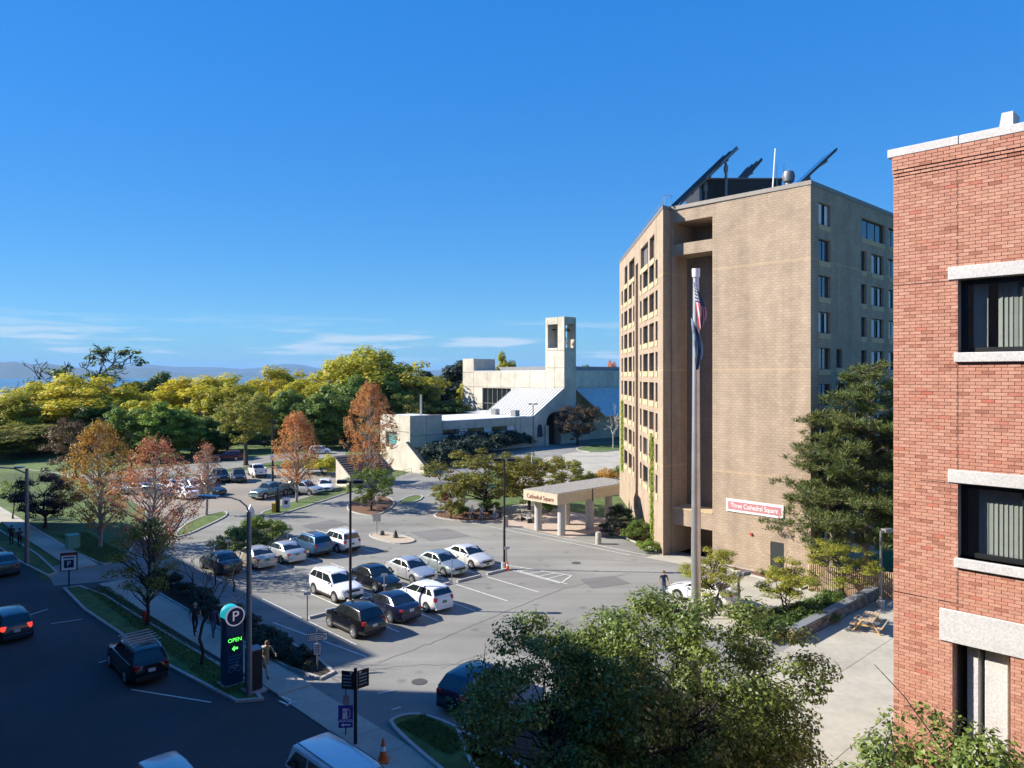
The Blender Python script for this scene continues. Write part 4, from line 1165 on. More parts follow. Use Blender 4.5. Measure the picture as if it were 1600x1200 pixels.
# small stair house with slate roof
sh0 = G(547, 763)
sth = empty('stair_house', sh0, 0, 'low pale stair house with steep dark slate roof beside the sandy lot', 'building')
def SP(t, s, z): return sh0 + E1 * t + E2 * s + Vector((0, 0, z))
mb_ = MB(); mb_.extrude([SP(0, 0, 0), SP(3.6, 0, 0), SP(3.6, 0, 3.7), SP(0, 0, 1.7)], E2 * 0.4); mb_.build('wall', CM, sth, sh0)
mb_ = MB(); mb_.extrude([SP(0, 0.42, 0), SP(3.6, 0.42, 0), SP(3.6, 0.42, 3.65), SP(0, 0.42, 1.65)], E2 * 6.2); mb_.build('body', CM, sth, sh0)
for i in range(9):
    mb_ = MB(); u0, u1 = i / 9, (i + 1) / 9
    mb_.extrude([SP(-0.25 + 4.0 * u0, -0.15, 1.6 + 2.25 * u0), SP(-0.25 + 4.0 * u1 + 0.1, -0.15, 1.58 + 2.25 * u1), SP(-0.25 + 4.0 * u1 + 0.1, -0.15, 1.68 + 2.25 * u1), SP(-0.25 + 4.0 * u0, -0.15, 1.74 + 2.25 * u0)], E2 * 7.0)
    mb_.build('slate_course', M['stone_dark'], sth, sh0)

# ================================================================ buildings outside the picture that shade the street
M['hotel'] = blockmat('hotel_brick', (0.32, 0.16, 0.11), (0.27, 0.13, 0.09), (0.3, 0.25, 0.2), 0.2, 0.07, 0.01)
def block(name, a0, a1, b0, b1, h, label):
    loc = AB((a0 + a1) / 2, (b0 + b1) / 2)
    root = empty(name, loc, 0, label, 'building'); w = MB()
    ops = []
    L = a1 - a0; n = int(L / 4.2)
    for f_ in range(int(h / 3.3)):
        for k in range(n):
            u = (k + 0.5) * L / n; ops.append((u - 0.9, u + 0.9, 1.0 + 3.3 * f_, 2.8 + 3.3 * f_))
    facade(w, AB(a0, b1), E1, L, 0, h, ops, 0.25)
    facade(w, AB(a1, b1), -E2, b1 - b0, 0, h, [], 0); facade(w, AB(a1, b0), -E1, L, 0, h, [], 0); facade(w, AB(a0, b0), E2, b1 - b0, 0, h, [], 0)
    w.build('wall', M['hotel'], root, loc)
    r_ = MB(); r_.prism(ABP((a0, b0), (a1, b0), (a1, b1), (a0, b1)), h + 0.002, h + 0.3); r_.build('roof', M['cap'], root, loc)
    g = MB(); g.box((0, 0, 0), (1.8, 0.04, 1.8)); gm = g.mesh('pane', [M['glass']])
    for q in ops:
        o = link('pane', gm, root, world_under=loc); o.location = AB(a0 + (q[0] + q[1]) / 2, b1 - 0.22, (q[2] + q[3]) / 2); o.rotation_euler = (0, 0, A1)
block('hotel', -34, 30.8, -19, -3.5, 20.8, 'brick hotel wing that the picture is taken from')
block('hotel', 30.82, 55.0, -19, -3.5, 26.1, 'taller end of the brick hotel that the picture is taken from')
block('office_block', 61.2, 108.8, -19, -3.5, 24.2, 'brick office block across the street beyond the left edge')
# ================================================================ trees and shrubs
NPR = np.random.default_rng(7)
def quads_mesh(name, V, m):
    """V: (N,4,3) array of leaf quads"""
    n = len(V); me = bpy.data.meshes.new(name)
    me.vertices.add(n * 4); me.vertices.foreach_set('co', V.reshape(-1).astype(np.float32))
    me.loops.add(n * 4); me.loops.foreach_set('vertex_index', np.arange(n * 4, dtype=np.int32))
    me.polygons.add(n); me.polygons.foreach_set('loop_start', np.arange(0, n * 4, 4, dtype=np.int32))
    try: me.polygons.foreach_set('loop_total', np.full(n, 4, dtype=np.int32))
    except Exception: pass
    me.update(calc_edges=True)
    if m is not None: me.materials.append(m)
    return me
def leaves(C, size, rng, aspect=0.55, up=0.5, out=None, droop=0.0):
    """leaf-shaped kites at centres C, facing roughly up/outwards"""
    n = len(C)
    nr = rng.normal(size=(n, 3)); nr /= np.linalg.norm(nr, axis=1)[:, None]
    if out is not None: nr = nr * 0.5 + out * 0.85
    nr[:, 2] += up
    nr /= np.linalg.norm(nr, axis=1)[:, None]
    t = rng.normal(size=(n, 3)); t -= (t * nr).sum(1)[:, None] * nr; t[:, 2] -= droop
    t /= np.linalg.norm(t, axis=1)[:, None]
    w = np.cross(nr, t)
    s = size * rng.uniform(0.6, 1.35, size=(n, 1))
    return np.stack([C - t * s * 0.5, C + w * s * aspect * 0.5 + t * s * 0.05 , C + t * s * 0.5, C - w * s * aspect * 0.5 + t * s * 0.05], axis=1)
def sphere_pts(rng, n, shell=0.5):
    d = rng.normal(size=(n, 3)); d /= np.linalg.norm(d, axis=1)[:, None]
    r = rng.uniform(shell, 1, size=(n, 1)) ** 0.6
    return d * r
def clump_crown(rng, centers, radii, per, size, aspect=0.6, up=0.5, flat=0.7):
    allC, allO = [], []
    for c, r in zip(centers, radii):
        k = max(6, int(per * (r / np.mean(radii)) ** 2 * rng.uniform(0.7, 1.3)))
        d = sphere_pts(rng, k, 0.3); d[:, 2] = np.where(d[:, 2] < -0.2, d[:, 2] * 0.5, d[:, 2])
        allC.append(c + d * np.array([r, r, r * flat])); allO.append(d)
    return leaves(np.concatenate(allC), size, rng, aspect, up, np.concatenate(allO))
def limb(mb_, p0, p1, r0, r1, rng, seg=4, wob=0.08, n=6):
    p0, p1 = np.array(p0, float), np.array(p1, float); L = np.linalg.norm(p1 - p0); pts = []
    for i in range(seg + 1):
        t = i / seg; q = p0 * (1 - t) + p1 * t
        if 0 < i < seg: q = q + rng.normal(size=3) * wob * L * 0.5
        q[2] += math.sin(t * math.pi) * L * 0.04
        pts.append(Vector(q))
    mb_.path(pts, [r0 + (r1 - r0) * i / seg for i in range(seg + 1)], n)
    return pts
def broad_tree(seed, h, rx, crown_lo, trunk_r, n_cl, cl_r, per, leaf, m_leaf, m_bark, shape='round', aspect=0.6, limbs=16, up=0.5, flat=0.7, gap=0.0, stems=1):
    """returns (trunk mesh, crown mesh) for a tree standing at the origin"""
    rng = np.random.default_rng(seed); tb = MB()
    cz = (h + crown_lo) / 2; rzz = (h - crown_lo) / 2
    P_ = []
    while len(P_) < n_cl:
        d = sphere_pts(rng, 1, 0.35)[0]
        if shape == 'round':
            q = d * np.array([rx, rx, rzz]) * (1 + 0.12 * math.sin(3 * math.atan2(d[1], d[0]) + seed)); q[2] += cz
        elif shape == 'flat':                     # spreading, layered crown
            q = d * np.array([rx, rx, rzz]); q[2] = abs(q[2]) * (0.9 if rng.random() < 0.72 else -0.8) + cz - rzz * 0.1
            q[2] = round(q[2] / 0.9) * 0.9 + rng.uniform(-0.2, 0.2)
        else:                                     # 'upright'
            z = rng.random() ** 0.8; r = rx * (math.sin(math.pi * (0.16 + 0.80 * z)) ** 0.8) * rng.uniform(0.25, 1.0) ** 0.7
            a = rng.uniform(0, 2 * math.pi); q = np.array([r * math.cos(a), r * math.sin(a), crown_lo + z * (h - crown_lo)])
        if gap and rng.random() < gap: continue
        P_.append(q)
    P_ = np.array(P_); radii = cl_r * rng.uniform(0.6, 1.3, len(P_))
    crown = clump_crown(rng, P_, radii, per, leaf, aspect, up, flat)
    top = np.array([rng.normal() * 0.15, rng.normal() * 0.15, h * (0.86 if shape == 'upright' else 0.62)])
    for s_ in range(stems):
        base = np.array([0.0, 0, -0.1]) + (rng.normal(size=3) * np.array([.25, .25, 0]) if s_ else 0)
        tp = top + (rng.normal(size=3) * np.array([rx * .4, rx * .4, 0]) if stems > 1 else 0)
        limb(tb, base, tp, trunk_r, trunk_r * 0.22, rng, 6, 0.03, 9)
    tb.tube((0, 0, -0.1), (0, 0, 0.35), trunk_r * 1.45, trunk_r * 1.02, 9)
    idx = rng.permutation(len(P_))[:limbs]
    for i in idx:
        q = P_[i]
        if shape == 'upright':
            t = max(0.12, (q[2] - 0.9 * math.hypot(q[0], q[1]) - 0.1) / top[2]); t = min(t, 0.93)
        else: t = min(0.95, max(0.3, (q[2] - 0.55 * math.hypot(q[0], q[1])) / top[2]))
        p0 = np.array([top[0] * t, top[1] * t, top[2] * t]); r0 = trunk_r * (1 - 0.75 * t) * 0.55
        pts = limb(tb, p0, q, max(r0, 0.02), 0.012, rng, 4, 0.07, 5)
        for k in range(3):
            b0 = np.array(pts[rng.integers(2, 5)]); e = b0 + rng.normal(size=3) * cl_r * 0.9; e[2] += cl_r * 0.5
            limb(tb, b0, e, 0.014, 0.006, rng, 2, 0.1, 4)
    return tb.mesh('trunk', [m_bark], True), quads_mesh('crown', crown, m_leaf)
def place(name, tm, cm, loc, rz, sc_, label, cat='tree', group=None, m_leaf=None, crown_name='crown', trunk_name='trunk', szs=None):
    r = empty(name, loc, rz, label, cat, group); s3 = szs or (sc_, sc_, sc_)
    t = link(trunk_name, tm, r); t.scale = s3
    if cm is not None:
        c = link(crown_name, cm, r, m_leaf); c.scale = s3
    return r
LM = {}
LM['gold'] = leafmat('gold_leaf', [(0.60, 0.46, 0.02), (0.68, 0.53, 0.025), (0.44, 0.44, 0.03), (0.56, 0.48, 0.028)])
LM['yellowgreen'] = leafmat('yellow_green_leaf', [(0.34, 0.36, 0.03), (0.50, 0.46, 0.035), (0.58, 0.47, 0.03), (0.30, 0.33, 0.03)])
LM['green'] = leafmat('green_leaf', [(0.08, 0.14, 0.025), (0.13, 0.20, 0.03), (0.19, 0.25, 0.035), (0.11, 0.16, 0.028)])
LM['brightgreen'] = leafmat('fresh_green_leaf', [(0.13, 0.22, 0.028), (0.20, 0.30, 0.035), (0.25, 0.32, 0.04), (0.14, 0.20, 0.028)])
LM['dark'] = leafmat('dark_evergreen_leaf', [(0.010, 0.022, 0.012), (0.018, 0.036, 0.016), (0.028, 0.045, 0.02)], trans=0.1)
LM['olive'] = leafmat('olive_leaf', [(0.16, 0.18, 0.03), (0.25, 0.25, 0.035), (0.33, 0.28, 0.04), (0.18, 0.20, 0.03)])
LM['brown'] = leafmat('brown_leaf', [(0.09, 0.055, 0.03), (0.13, 0.08, 0.035), (0.06, 0.045, 0.025)])
LM['purple'] = leafmat('purple_leaf', [(0.03, 0.015, 0.018), (0.05, 0.022, 0.026), (0.02, 0.012, 0.014)], trans=0.1)
LM['orange'] = leafmat('orange_leaf', [(0.56, 0.25, 0.085), (0.62, 0.31, 0.10), (0.58, 0.18, 0.09), (0.44, 0.25, 0.06)])
LM['amber'] = leafmat('amber_leaf', [(0.54, 0.28, 0.05), (0.56, 0.34, 0.06), (0.48, 0.21, 0.05), (0.40, 0.26, 0.05)])
LM['red'] = leafmat('salmon_red_leaf', [(0.58, 0.22, 0.13), (0.62, 0.29, 0.16), (0.54, 0.15, 0.10), (0.54, 0.32, 0.10)])
LM['pear'] = leafmat('glossy_pear_leaf', [(0.07, 0.11, 0.022), (0.15, 0.21, 0.04), (0.26, 0.31, 0.065), (0.045, 0.07, 0.018)], rough=0.42, trans=0.3)
LM['crab'] = leafmat('autumn_crab_leaf', [(0.12, 0.17, 0.025), (0.19, 0.22, 0.03), (0.28, 0.25, 0.035), (0.24, 0.15, 0.03), (0.09, 0.13, 0.025)])
LM['locust'] = leafmat('locust_leaf', [(0.24, 0.27, 0.03), (0.36, 0.36, 0.045), (0.42, 0.38, 0.05), (0.19, 0.22, 0.03)])
LM['needle'] = leafmat('pine_needles', [(0.05, 0.085, 0.024), (0.085, 0.125, 0.03), (0.13, 0.16, 0.04), (0.20, 0.17, 0.045)], trans=0.15)
LM['ivy'] = leafmat('ivy_leaf', [(0.20, 0.26, 0.02), (0.28, 0.33, 0.03), (0.13, 0.18, 0.02)])
LM['juniper'] = leafmat('juniper', [(0.04, 0.08, 0.015), (0.07, 0.12, 0.02), (0.10, 0.15, 0.025)], trans=0.15)
LM['grass'] = leafmat('grass_blade', [(0.08, 0.13, 0.02), (0.12, 0.17, 0.03), (0.06, 0.10, 0.02)], trans=0.2)

# ---- far belt of trees between the lot and the lake: a few grown crowns, each used several times
BG = [broad_tree(100 + i, 12, 6.2, 0.8, 0.28, 150, 1.35, 190, 0.42, LM['green'], M['bark'], limbs=14) for i in range(3)]
BGF = [broad_tree(120 + i, 12, 7.4, 2.2, 0.28, 190, 1.5, 170, 0.42, LM['gold'], M['bark'], 'round', limbs=16, flat=0.72, up=0.6) for i in range(3)]
BGU = [broad_tree(140 + i, 12, 4.2, 0.3, 0.25, 120, 1.15, 200, 0.40, LM['dark'], M['bark'], 'upright', limbs=10) for i in range(2)]
def far_tree(px, top, d, wpx, kind, m_leaf, label, seed, base_z=None):
    gz_ = gz(0, d) if base_z is None else base_z
    h = zat(top, d) - gz_
    w = wpx * d / FPX / 2 * 1.18
    tm, cm = kind[seed % len(kind)]
    rx0 = {id(BG): 6.9, id(BGF): 8.0, id(BGU): 4.0}[id(kind)]
    p = at(px, d, gz_)
    place('tree', tm, cm, p, seed * 1.7, 1, label, 'tree', 'trees between the car parks and the lake', m_leaf, szs=(w / rx0, w / rx0, h / 12.6))
far = [
 (-70, 600, 165, 190, BGF, 'gold', 'yellow tree cut by the left edge of the picture'),
 (18, 612, 150, 130, BGF, 'yellowgreen', 'yellow green tree at the left edge beside the golden spreading crown'),
 (120, 588, 160, 180, BGF, 'gold', 'golden spreading crown in front of the bare dead tree'),
 (250, 584, 190, 95, BG, 'green', 'round green tree top against the lake, left of the long golden crown'),
 (322, 585, 175, 165, BGF, 'gold', 'long golden crown above the light green trees at the lake'),
 (200, 634, 130, 85, BG, 'brightgreen', 'light green bushy tree behind the amber maple'),
 (262, 630, 132, 95, BG, 'brightgreen', 'light green tree behind the pole lamp of the sandy lot'),
 (300, 648, 140, 80, BG, 'green', 'mid green tree under the long golden crown'),
 (60, 660, 140, 150, BG, 'olive', 'dark olive tree low at the far left'),
 (-20, 668, 130, 120, BG, 'olive', 'dark olive tree cut by the left edge, below the yellow crowns'),
 (440, 573, 178, 120, BGF, 'gold', 'gold and green domed crown right of the long golden crown'),
 (458, 606, 150, 70, BG, 'green', 'deep green tree behind the small orange maple'),
 (510, 606, 150, 85, BG, 'green', 'green tree between the two orange maples'),
 (420, 625, 160, 80, BG, 'green', 'green tree under the gold and green domed crown'),
 (578, 547, 180, 185, BGF, 'yellowgreen', 'largest yellow green domed crown, rising above the horizon'),
 (545, 590, 160, 110, BG, 'green', 'green tree filling in under the largest domed crown'),
 (638, 576, 175, 85, BG, 'olive', 'brownish olive tree at the right shoulder of the largest crown'),
 (664, 578, 200, 42, BGU, 'dark', 'narrow dark evergreen right of the brownish olive tree'),
 (722, 561, 200, 75, BGU, 'dark', 'tall dark evergreen beside the church end block'),
 (690, 582, 215, 60, BG, 'green', 'pale green tree between the two dark evergreens'),
 (731, 596, 190, 36, BGU, 'yellowgreen', 'slim yellow green tree touching the church end block'),
 (640, 620, 165, 75, BG, 'olive', 'low olive tree behind the flat roof of the church wing'),
 (690, 622, 172, 75, BG, 'green', 'low green tree behind the flue of the church wing'),
 (720, 630, 175, 50, BG, 'olive', 'small olive tree left of the church end block'),
 (790, 553, 230, 48, BG, 'yellowgreen', 'yellow green tree top showing over the church roof'),
 (913, 566, 230, 28, BG, 'green', 'small green tree top right of the bell tower'),
 (958, 561, 235, 28, BG, 'red', 'reddish tree top touching the tan tower above the church roof'),
 (355, 640, 145, 80, BG, 'olive', 'olive tree behind the crown of the roadside tree'),
 (160, 628, 150, 80, BG, 'green', 'green tree between the golden crown and the light green trees'),
 (60, 604, 158, 110, BGF, 'yellowgreen', 'yellow green crown between the left edge tree and the golden spreading crown'),
 (178, 606, 168, 100, BGF, 'yellowgreen', 'yellow green crown right behind the golden spreading crown'),
 (228, 622, 150, 80, BG, 'yellowgreen', 'yellowing round tree behind the two light green trees'),
 (372, 600, 165, 110, BGF, 'yellowgreen', 'yellow green crown between the long golden and the domed crown'),
 (490, 590, 170, 100, BGF, 'yellowgreen', 'yellow green crown left under the largest domed crown'),
 (340, 660, 142, 70, BG, 'green', 'low green tree behind the thin reddish maple'),
 (235, 668, 128, 75, BG, 'brightgreen', 'low light green tree behind the salmon maple'),
 (610, 600, 168, 95, BG, 'green', 'green tree behind the top of the tall orange red maple'),
]
for i, (px, top, d, w, kind, m_, lab) in enumerate(far): far_tree(px, top, d, w, kind, LM[m_], lab, i)
# dense understorey mass behind, nobody could count it
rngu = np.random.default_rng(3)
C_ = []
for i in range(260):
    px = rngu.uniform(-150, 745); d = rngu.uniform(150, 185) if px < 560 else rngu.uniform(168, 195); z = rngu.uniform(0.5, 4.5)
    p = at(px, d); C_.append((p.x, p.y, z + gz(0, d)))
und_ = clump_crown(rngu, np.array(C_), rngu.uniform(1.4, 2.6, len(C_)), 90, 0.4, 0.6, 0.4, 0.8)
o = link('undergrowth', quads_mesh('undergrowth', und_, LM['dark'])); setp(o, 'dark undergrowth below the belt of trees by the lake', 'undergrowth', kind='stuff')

# roadside tree with forked trunk
tm, cm = broad_tree(31, 12.5, 5.4, 4.0, 0.42, 85, 1.1, 150, 0.30, LM['olive'], M['bark'], limbs=22)
place('roadside_tree', tm, cm, G(384, 727), 0, 0.96, 'olive tree with dark forked trunk on the grass by the back road', 'tree')
# dead tree
def bare(seed, h, spread, r0, gens, m_, thin=0.012):
    rng = np.random.default_rng(seed); tb = MB(); tips = []
    def grow(p, d, L, r, g):
        d = d / np.linalg.norm(d); e = p + d * L
        pts = limb(tb, p, e, r, r * 0.62, rng, 3, 0.07, 6 if g < 2 else 4)
        if g >= gens: tips.append(e); return
        for k in range(rng.integers(2, 4)):
            nd = d + rng.normal(size=3) * spread; nd[2] += 0.15
            grow(np.array(pts[-1 if k else -2]), nd, L * rng.uniform(0.6, 0.82), max(thin, r * 0.58), g + 1)
    grow(np.array([0, 0, -0.1]), np.array([0.03, 0.02, 1.0]), h * 0.32, r0, 0)
    hm_ = max(v[2] for v in tb.v)                 # scaled to the height asked for
    tb.v = [(v[0] * h / hm_, v[1] * h / hm_, v[2] * h / hm_) for v in tb.v]
    return tb.mesh('trunk', [m_]), np.array(tips) * h / hm_
dt, tips = bare(12, 13, 0.66, 0.36, 6, M['bark_dark'], 0.05)
rngd = np.random.default_rng(2)
sel = tips[rngd.permutation(len(tips))[:len(tips) // 7]]
dc = quads_mesh('crown', clump_crown(rngd, sel, np.full(len(sel), 0.7), 22, 0.4, 0.6), LM['green'])
place('dead_tree', dt, dc, at(136, 172, gz(0, 172)), 2.2, 1, 'bare dead tree with a few green tufts rising above the golden crown', 'tree', szs=(zat(534, 172) / 13.0 * 1.35, zat(534, 172) / 13.0 * 1.35, zat(534, 172) / 13.0))
dt2, _ = bare(16, 13, 0.7, 0.4, 5, M['bark_dark'], 0.045)
place('dead_tree', dt2, None, at(82, 174, gz(0, 174)), 0.5, zat(560, 174) / 13.0, 'smaller leafless tree left of the tall bare dead tree', 'tree')

# ---- autumn maples
def maple(seed, h, rx, lo, m_leaf, per=62, n=130, leaf=0.17):
    return broad_tree(seed, h, rx, lo, 0.16, int(n * 2.6), 0.34, int(per * 0.46), leaf * 0.85, m_leaf, M['bark_pale'], 'upright', 0.7, 110, 0.2, 1.9)
tm, cm = maple(51, 10.6, 3.1, 2.0, LM['amber'], 55, 150); place('maple', tm, cm, G(157, 856), 0, 1, 'amber orange young maple over the shaded lawn', 'tree', 'autumn maples')
tm, cm = maple(52, 9.9, 3.4, 2.2, LM['red'], 42, 140); place('maple', tm, cm, G(243, 902), 0, 1, 'salmon red and gold maple beside the driveway, nearest of the maples', 'tree', 'autumn maples')
tm, cm = maple(53, 7.4, 1.5, 2.6, LM['red'], 20, 60); place('maple', tm, cm, G(322, 806), 0, 1, 'thin sparse reddish maple on the kerbed grass strip of the sandy lot', 'tree', 'autumn maples')
tm, cm = maple(54, 10.2, 2.7, 2.4, LM['orange'], 60, 130); place('maple', tm, cm, G(463, 786), 0, 1, 'orange maple beside the pickup at the edge of the sandy lot', 'tree', 'autumn maples')
tm, cm = maple(55, 13.4, 3.9, 1.8, LM['orange'], 58, 190, 0.2); place('maple', tm, cm, G(578, 758), 0, 1, 'tall orange red maple between the slate stair house and the church wing', 'tree', 'autumn maples')
tm, cm = broad_tree(56, 8.6, 4.6, 1.6, 0.2, 75, 0.9, 120, 0.24, LM['brown'], M['bark'], limbs=30); place('tree', tm, cm, at(118, 104), 0, 1, 'brown leaved round tree behind the amber maple', 'tree')
tm, cm = broad_tree(57, 5.6, 3.3, 1.0, 0.16, 70, 0.7, 150, 0.18, LM['purple'], M['bark_dark'], limbs=20); place('tree', tm, cm, G(70, 826), 0, 1, 'dark purple round tree on the lawn by the street lamp', 'tree')
tm, cm = broad_tree(58, 4.2, 1.4, 1.4, 0.09, 30, 0.5, 50, 0.16, LM['brightgreen'], M['bark'], limbs=20); place('tree', tm, cm, G(20, 812), 0, 1, 'small thin tree on the sunlit lawn at the left edge', 'tree')
tm, cm = broad_tree(59, 6.2, 2.2, 2.2, 0.11, 60, 0.55, 60, 0.13, LM['olive'], M['bark_dark'], 'upright', limbs=45); place('tree', tm, cm, G(230, 979), 0, 1, 'dark thin leaved tree on the street verge in the shade', 'tree')
dt3, _ = bare(23, 7.0, 0.42, 0.10, 5, M['bark_dark'], 0.011); place('bare_tree', dt3, None, G(315, 1040), 0, 0.80, 'bare young tree beside the parking totem', 'tree')
dt4, _ = bare(24, 7.0, 0.45, 0.13, 5, M['bark_pale'], 0.03); place('bare_tree', dt4, None, at(958, 150), 1.0, 1.3, 'pale leafless tree before the church, next to the tan tower', 'tree')
for i, (px, py, s) in enumerate(((365, 925, 0.55), (337, 915, 0.5), (300, 930, 0.42))):
    place('bare_sapling', dt3, None, G(px, py), i * 2.0, s, ['bare multi-twig sapling in the hedge bed by the beige sedan', 'bare sapling in the hedge bed beside the dark car', 'smallest bare sapling in the hedge bed under the red maple'][i], 'tree')

# ---- trees round the canopy and islands
CR = [broad_tree(61 + i, 6.4, 4.2, 1.2, 0.2, 85, 0.72, 150, 0.2, LM['crab'], M['bark_dark'], limbs=24) for i in range(2)]
def mid(px, py, kind, w, h, m_, label, rz_=0.0, name='tree'):
    p = G(px, py); place(name, CR[kind][0], CR[kind][1], p, rz_, 1, label, 'tree', None, m_, szs=(w / 4.5, w / 4.5, h / 6.6))
mid(758, 800, 0, 6.4, 7.0, LM['crab'], 'spreading crab tree over the people on the benches', 0.3)
mid(826, 797, 1, 4.6, 6.4, LM['crab'], 'crab tree right of the lamp post, behind the canopy lettering', 1.3)
mid(704, 812, 1, 2.1, 4.0, LM['crab'], 'small tree behind the red stop sign', 2.0)
mid(580, 797, 0, 2.9, 5.0, LM['green'], 'green tree on the mulched island in the middle of the lot', 2.6)
mid(902, 696, 1, 5.4, 9.0, LM['brown'], 'brownish green tree before the church porch', 0.8)
mid(878, 768, 0, 3.2, 4.4, LM['olive'], 'yellowing tree behind the canopy roof, left of the hedge', 2.0)

# ---- foreground pear trees and the small tree by the brick building
tm, cm = broad_tree(71, 8.0, 4.1, 1.4, 0.20, 380, 0.60, 190, 0.12, LM['pear'], M['bark_dark'], limbs=60, aspect=0.62, up=0.4)
place('pear_tree', tm, cm, at(1058, 23.0), 0.0, 1, 'large glossy green tree in the foreground below the flagpole', 'tree')
tm, cm = broad_tree(72, 7.2, 2.9, 1.4, 0.15, 190, 0.55, 170, 0.12, LM['pear'], M['bark_dark'], limbs=45, aspect=0.62, up=0.4)
place('pear_tree', tm, cm, at(858, 22.5), 0.4, 1, 'shaded green tree in the foreground beside the blue car', 'tree')
tm, cm = broad_tree(73, 8.85, 2.2, 4.0, 0.10, 190, 0.46, 120, 0.10, LM['pear'], M['bark_dark'], limbs=60, aspect=0.62, up=0.4, gap=0.2)
place('pear_tree', tm, cm, at(1480, 12.6), 0.0, 1, 'leafy tree top in front of the granite piers of the brick building', 'tree')

# ---- pines by the tower
def pine(seed, h, spread, n_br, m_bark):
    rng = np.random.default_rng(seed); tb = MB(); C, D = [], []
    limb(tb, (0, 0, -0.1), (rng.normal() * 0.3, rng.normal() * 0.3, h * 0.97), 0.22, 0.03, rng, 8, 0.015, 8)
    for i in range(n_br):
        t = 0.22 + 0.76 * ((i // 4 * 4) / n_br) ** 0.9 + rng.uniform(-.012, .012); a = i * 2.4 + rng.uniform(-.4, .4)
        L = spread * (1 - t) ** 0.55 * rng.uniform(0.55, 1.1) + 0.5
        p0 = np.array([0, 0, t * h]); e = p0 + np.array([math.cos(a) * L, math.sin(a) * L, L * rng.uniform(0.08, 0.30)])
        pts = limb(tb, p0, e, 0.055, 0.018, rng, 4, 0.06, 5)
        for s in range(int(5 + L * 3.6)):
            u = rng.uniform(0.35, 1.0); q = p0 * (1 - u) + e * u + rng.normal(size=3) * np.array([.40, .40, .09]) * (0.5 + 0.3 * L)
            tip = q.copy(); tip[2] += 0.12
            if rng.random() < 0.4: limb(tb, p0 * (1 - u) + e * u, q, 0.016, 0.008, rng, 2, 0.05, 4)
            k = 46
            d = rng.normal(size=(k, 3)); d[:, 2] = np.abs(d[:, 2]) * 0.9 + 0.15; d /= np.linalg.norm(d, axis=1)[:, None]
            C.append(q + d * rng.uniform(0.10, 0.34, size=(k, 1)) + rng.normal(size=(k, 3)) * 0.08); D.append(d)
    C, D = np.concatenate(C), np.concatenate(D); n = len(C)
    w = np.cross(D, rng.normal(size=(n, 3))); w /= np.linalg.norm(w, axis=1)[:, None]
    Ln = rng.uniform(0.20, 0.34, size=(n, 1)); Wd = 0.040
    V = np.stack([C - D * Ln / 2 - w * Wd * .5, C - D * Ln / 2 + w * Wd * .5, C + D * Ln / 2 + w * Wd * 0.25, C + D * Ln / 2 - w * Wd * 0.25], 1)
    return tb.mesh('trunk', [m_bark], True), quads_mesh('crown', V, LM['needle'])
tm, cm = pine(81, 15.0, 5.4, 62, M['bark_pine']); place('pine_tree', tm, cm, at(1356, 51.2), 0, 1.05, 'tall pine in front of the shaded side of the tan tower', 'tree')
tm, cm = pine(82, 12.2, 5.2, 48, M['bark_pine']); place('pine_tree', tm, cm, at(1300, 52.4), 1.2, 1.03, 'shorter pine at the tower corner, right of the name board', 'tree')
tm, cm = pine(83, 12.5, 4.5, 48, M['bark_pine']); place('pine_tree', tm, cm, at(1420, 51), 0.6, 1, 'pine half hidden behind the brick building', 'tree')

# ---- small locusts in the bed by the lot
for i, (px, py, h, rx, lab) in enumerate(((1112, 962, 4.0, 2.0, 'yellow green feathery young tree next to the flagpole'), (1232, 972, 3.7, 1.8, 'feathery young tree above the junipers, middle of the three'), (1315, 946, 4.2, 2.4, 'feathery yellow tree before the wooden fence'))):
    tm, cm = broad_tree(90 + i, h, rx, 1.1, 0.07, 75, 0.42, 130, 0.13, LM['locust'], M['bark_dark'], 'flat', 0.4, 34, 0.8, 0.5, stems=2)
    place('locust_tree', tm, cm, G(px, py), i * 1.9, 1, lab, 'tree', 'feathery young trees along the lot')

# ---- shrubs
def shrub(seed, rx, ry, h, m_, n=26, per=110, leaf=0.12, cl=0.34):
    rng = np.random.default_rng(seed); c = sphere_pts(rng, n, 0.3) * np.array([rx, ry, h * 0.55]); c[:, 2] = np.abs(c[:, 2]) + h * 0.25
    tb = MB()
    for i in range(8): limb(tb, (0, 0, -0.05), c[i], 0.03, 0.01, rng, 2, 0.05, 4)
    return tb.mesh('stem', [M['bark_dark']]), quads_mesh('foliage', clump_crown(rng, c, cl * rng.uniform(.7, 1.3, n), per, leaf, 0.6), m_)
def put_shrub(sh, p, lab, rz_=0.0, s=1.0, name='shrub', group=None, cat='shrub', m_=None):
    place(name, sh[0], sh[1], p, rz_, s, lab, cat, group, m_, 'foliage', 'stem')
S1 = shrub(1, 1.3, 1.1, 2.3, LM['dark'], 34, 130); S2 = shrub(2, 1.2, 1.2, 1.6, LM['green'], 30, 120); S3 = shrub(3, 0.9, 0.9, 1.0, LM['juniper'], 22, 140, 0.10, 0.28)
put_shrub(S1, G(956, 838), 'tall dark shrub left of the tan tower beside the canopy column')
put_shrub(S1, G(968, 822), 'dark upright shrub against the tower wall behind the flowering ones', 1.0, 1.15)
put_shrub(S2, G(990, 846), 'green shrub with pale flowers in the mulch by the tower', 0, 1.0)
put_shrub(S2, G(1003, 838), 'green shrub against the ivy of the tower wall', 2.0, 1.2)
put_shrub(S3, G(1016, 862), 'bright low round shrub at the tower corner pillar', 0, 1.25, m_=LM['brightgreen'])
S4 = shrub(4, 2.6, 2.2, 2.2, LM['juniper'], 70, 120, 0.14, 0.42)
put_shrub(S4, G(378, 860), 'broad low juniper on the island below the white tipped marker', 0, 1.0)
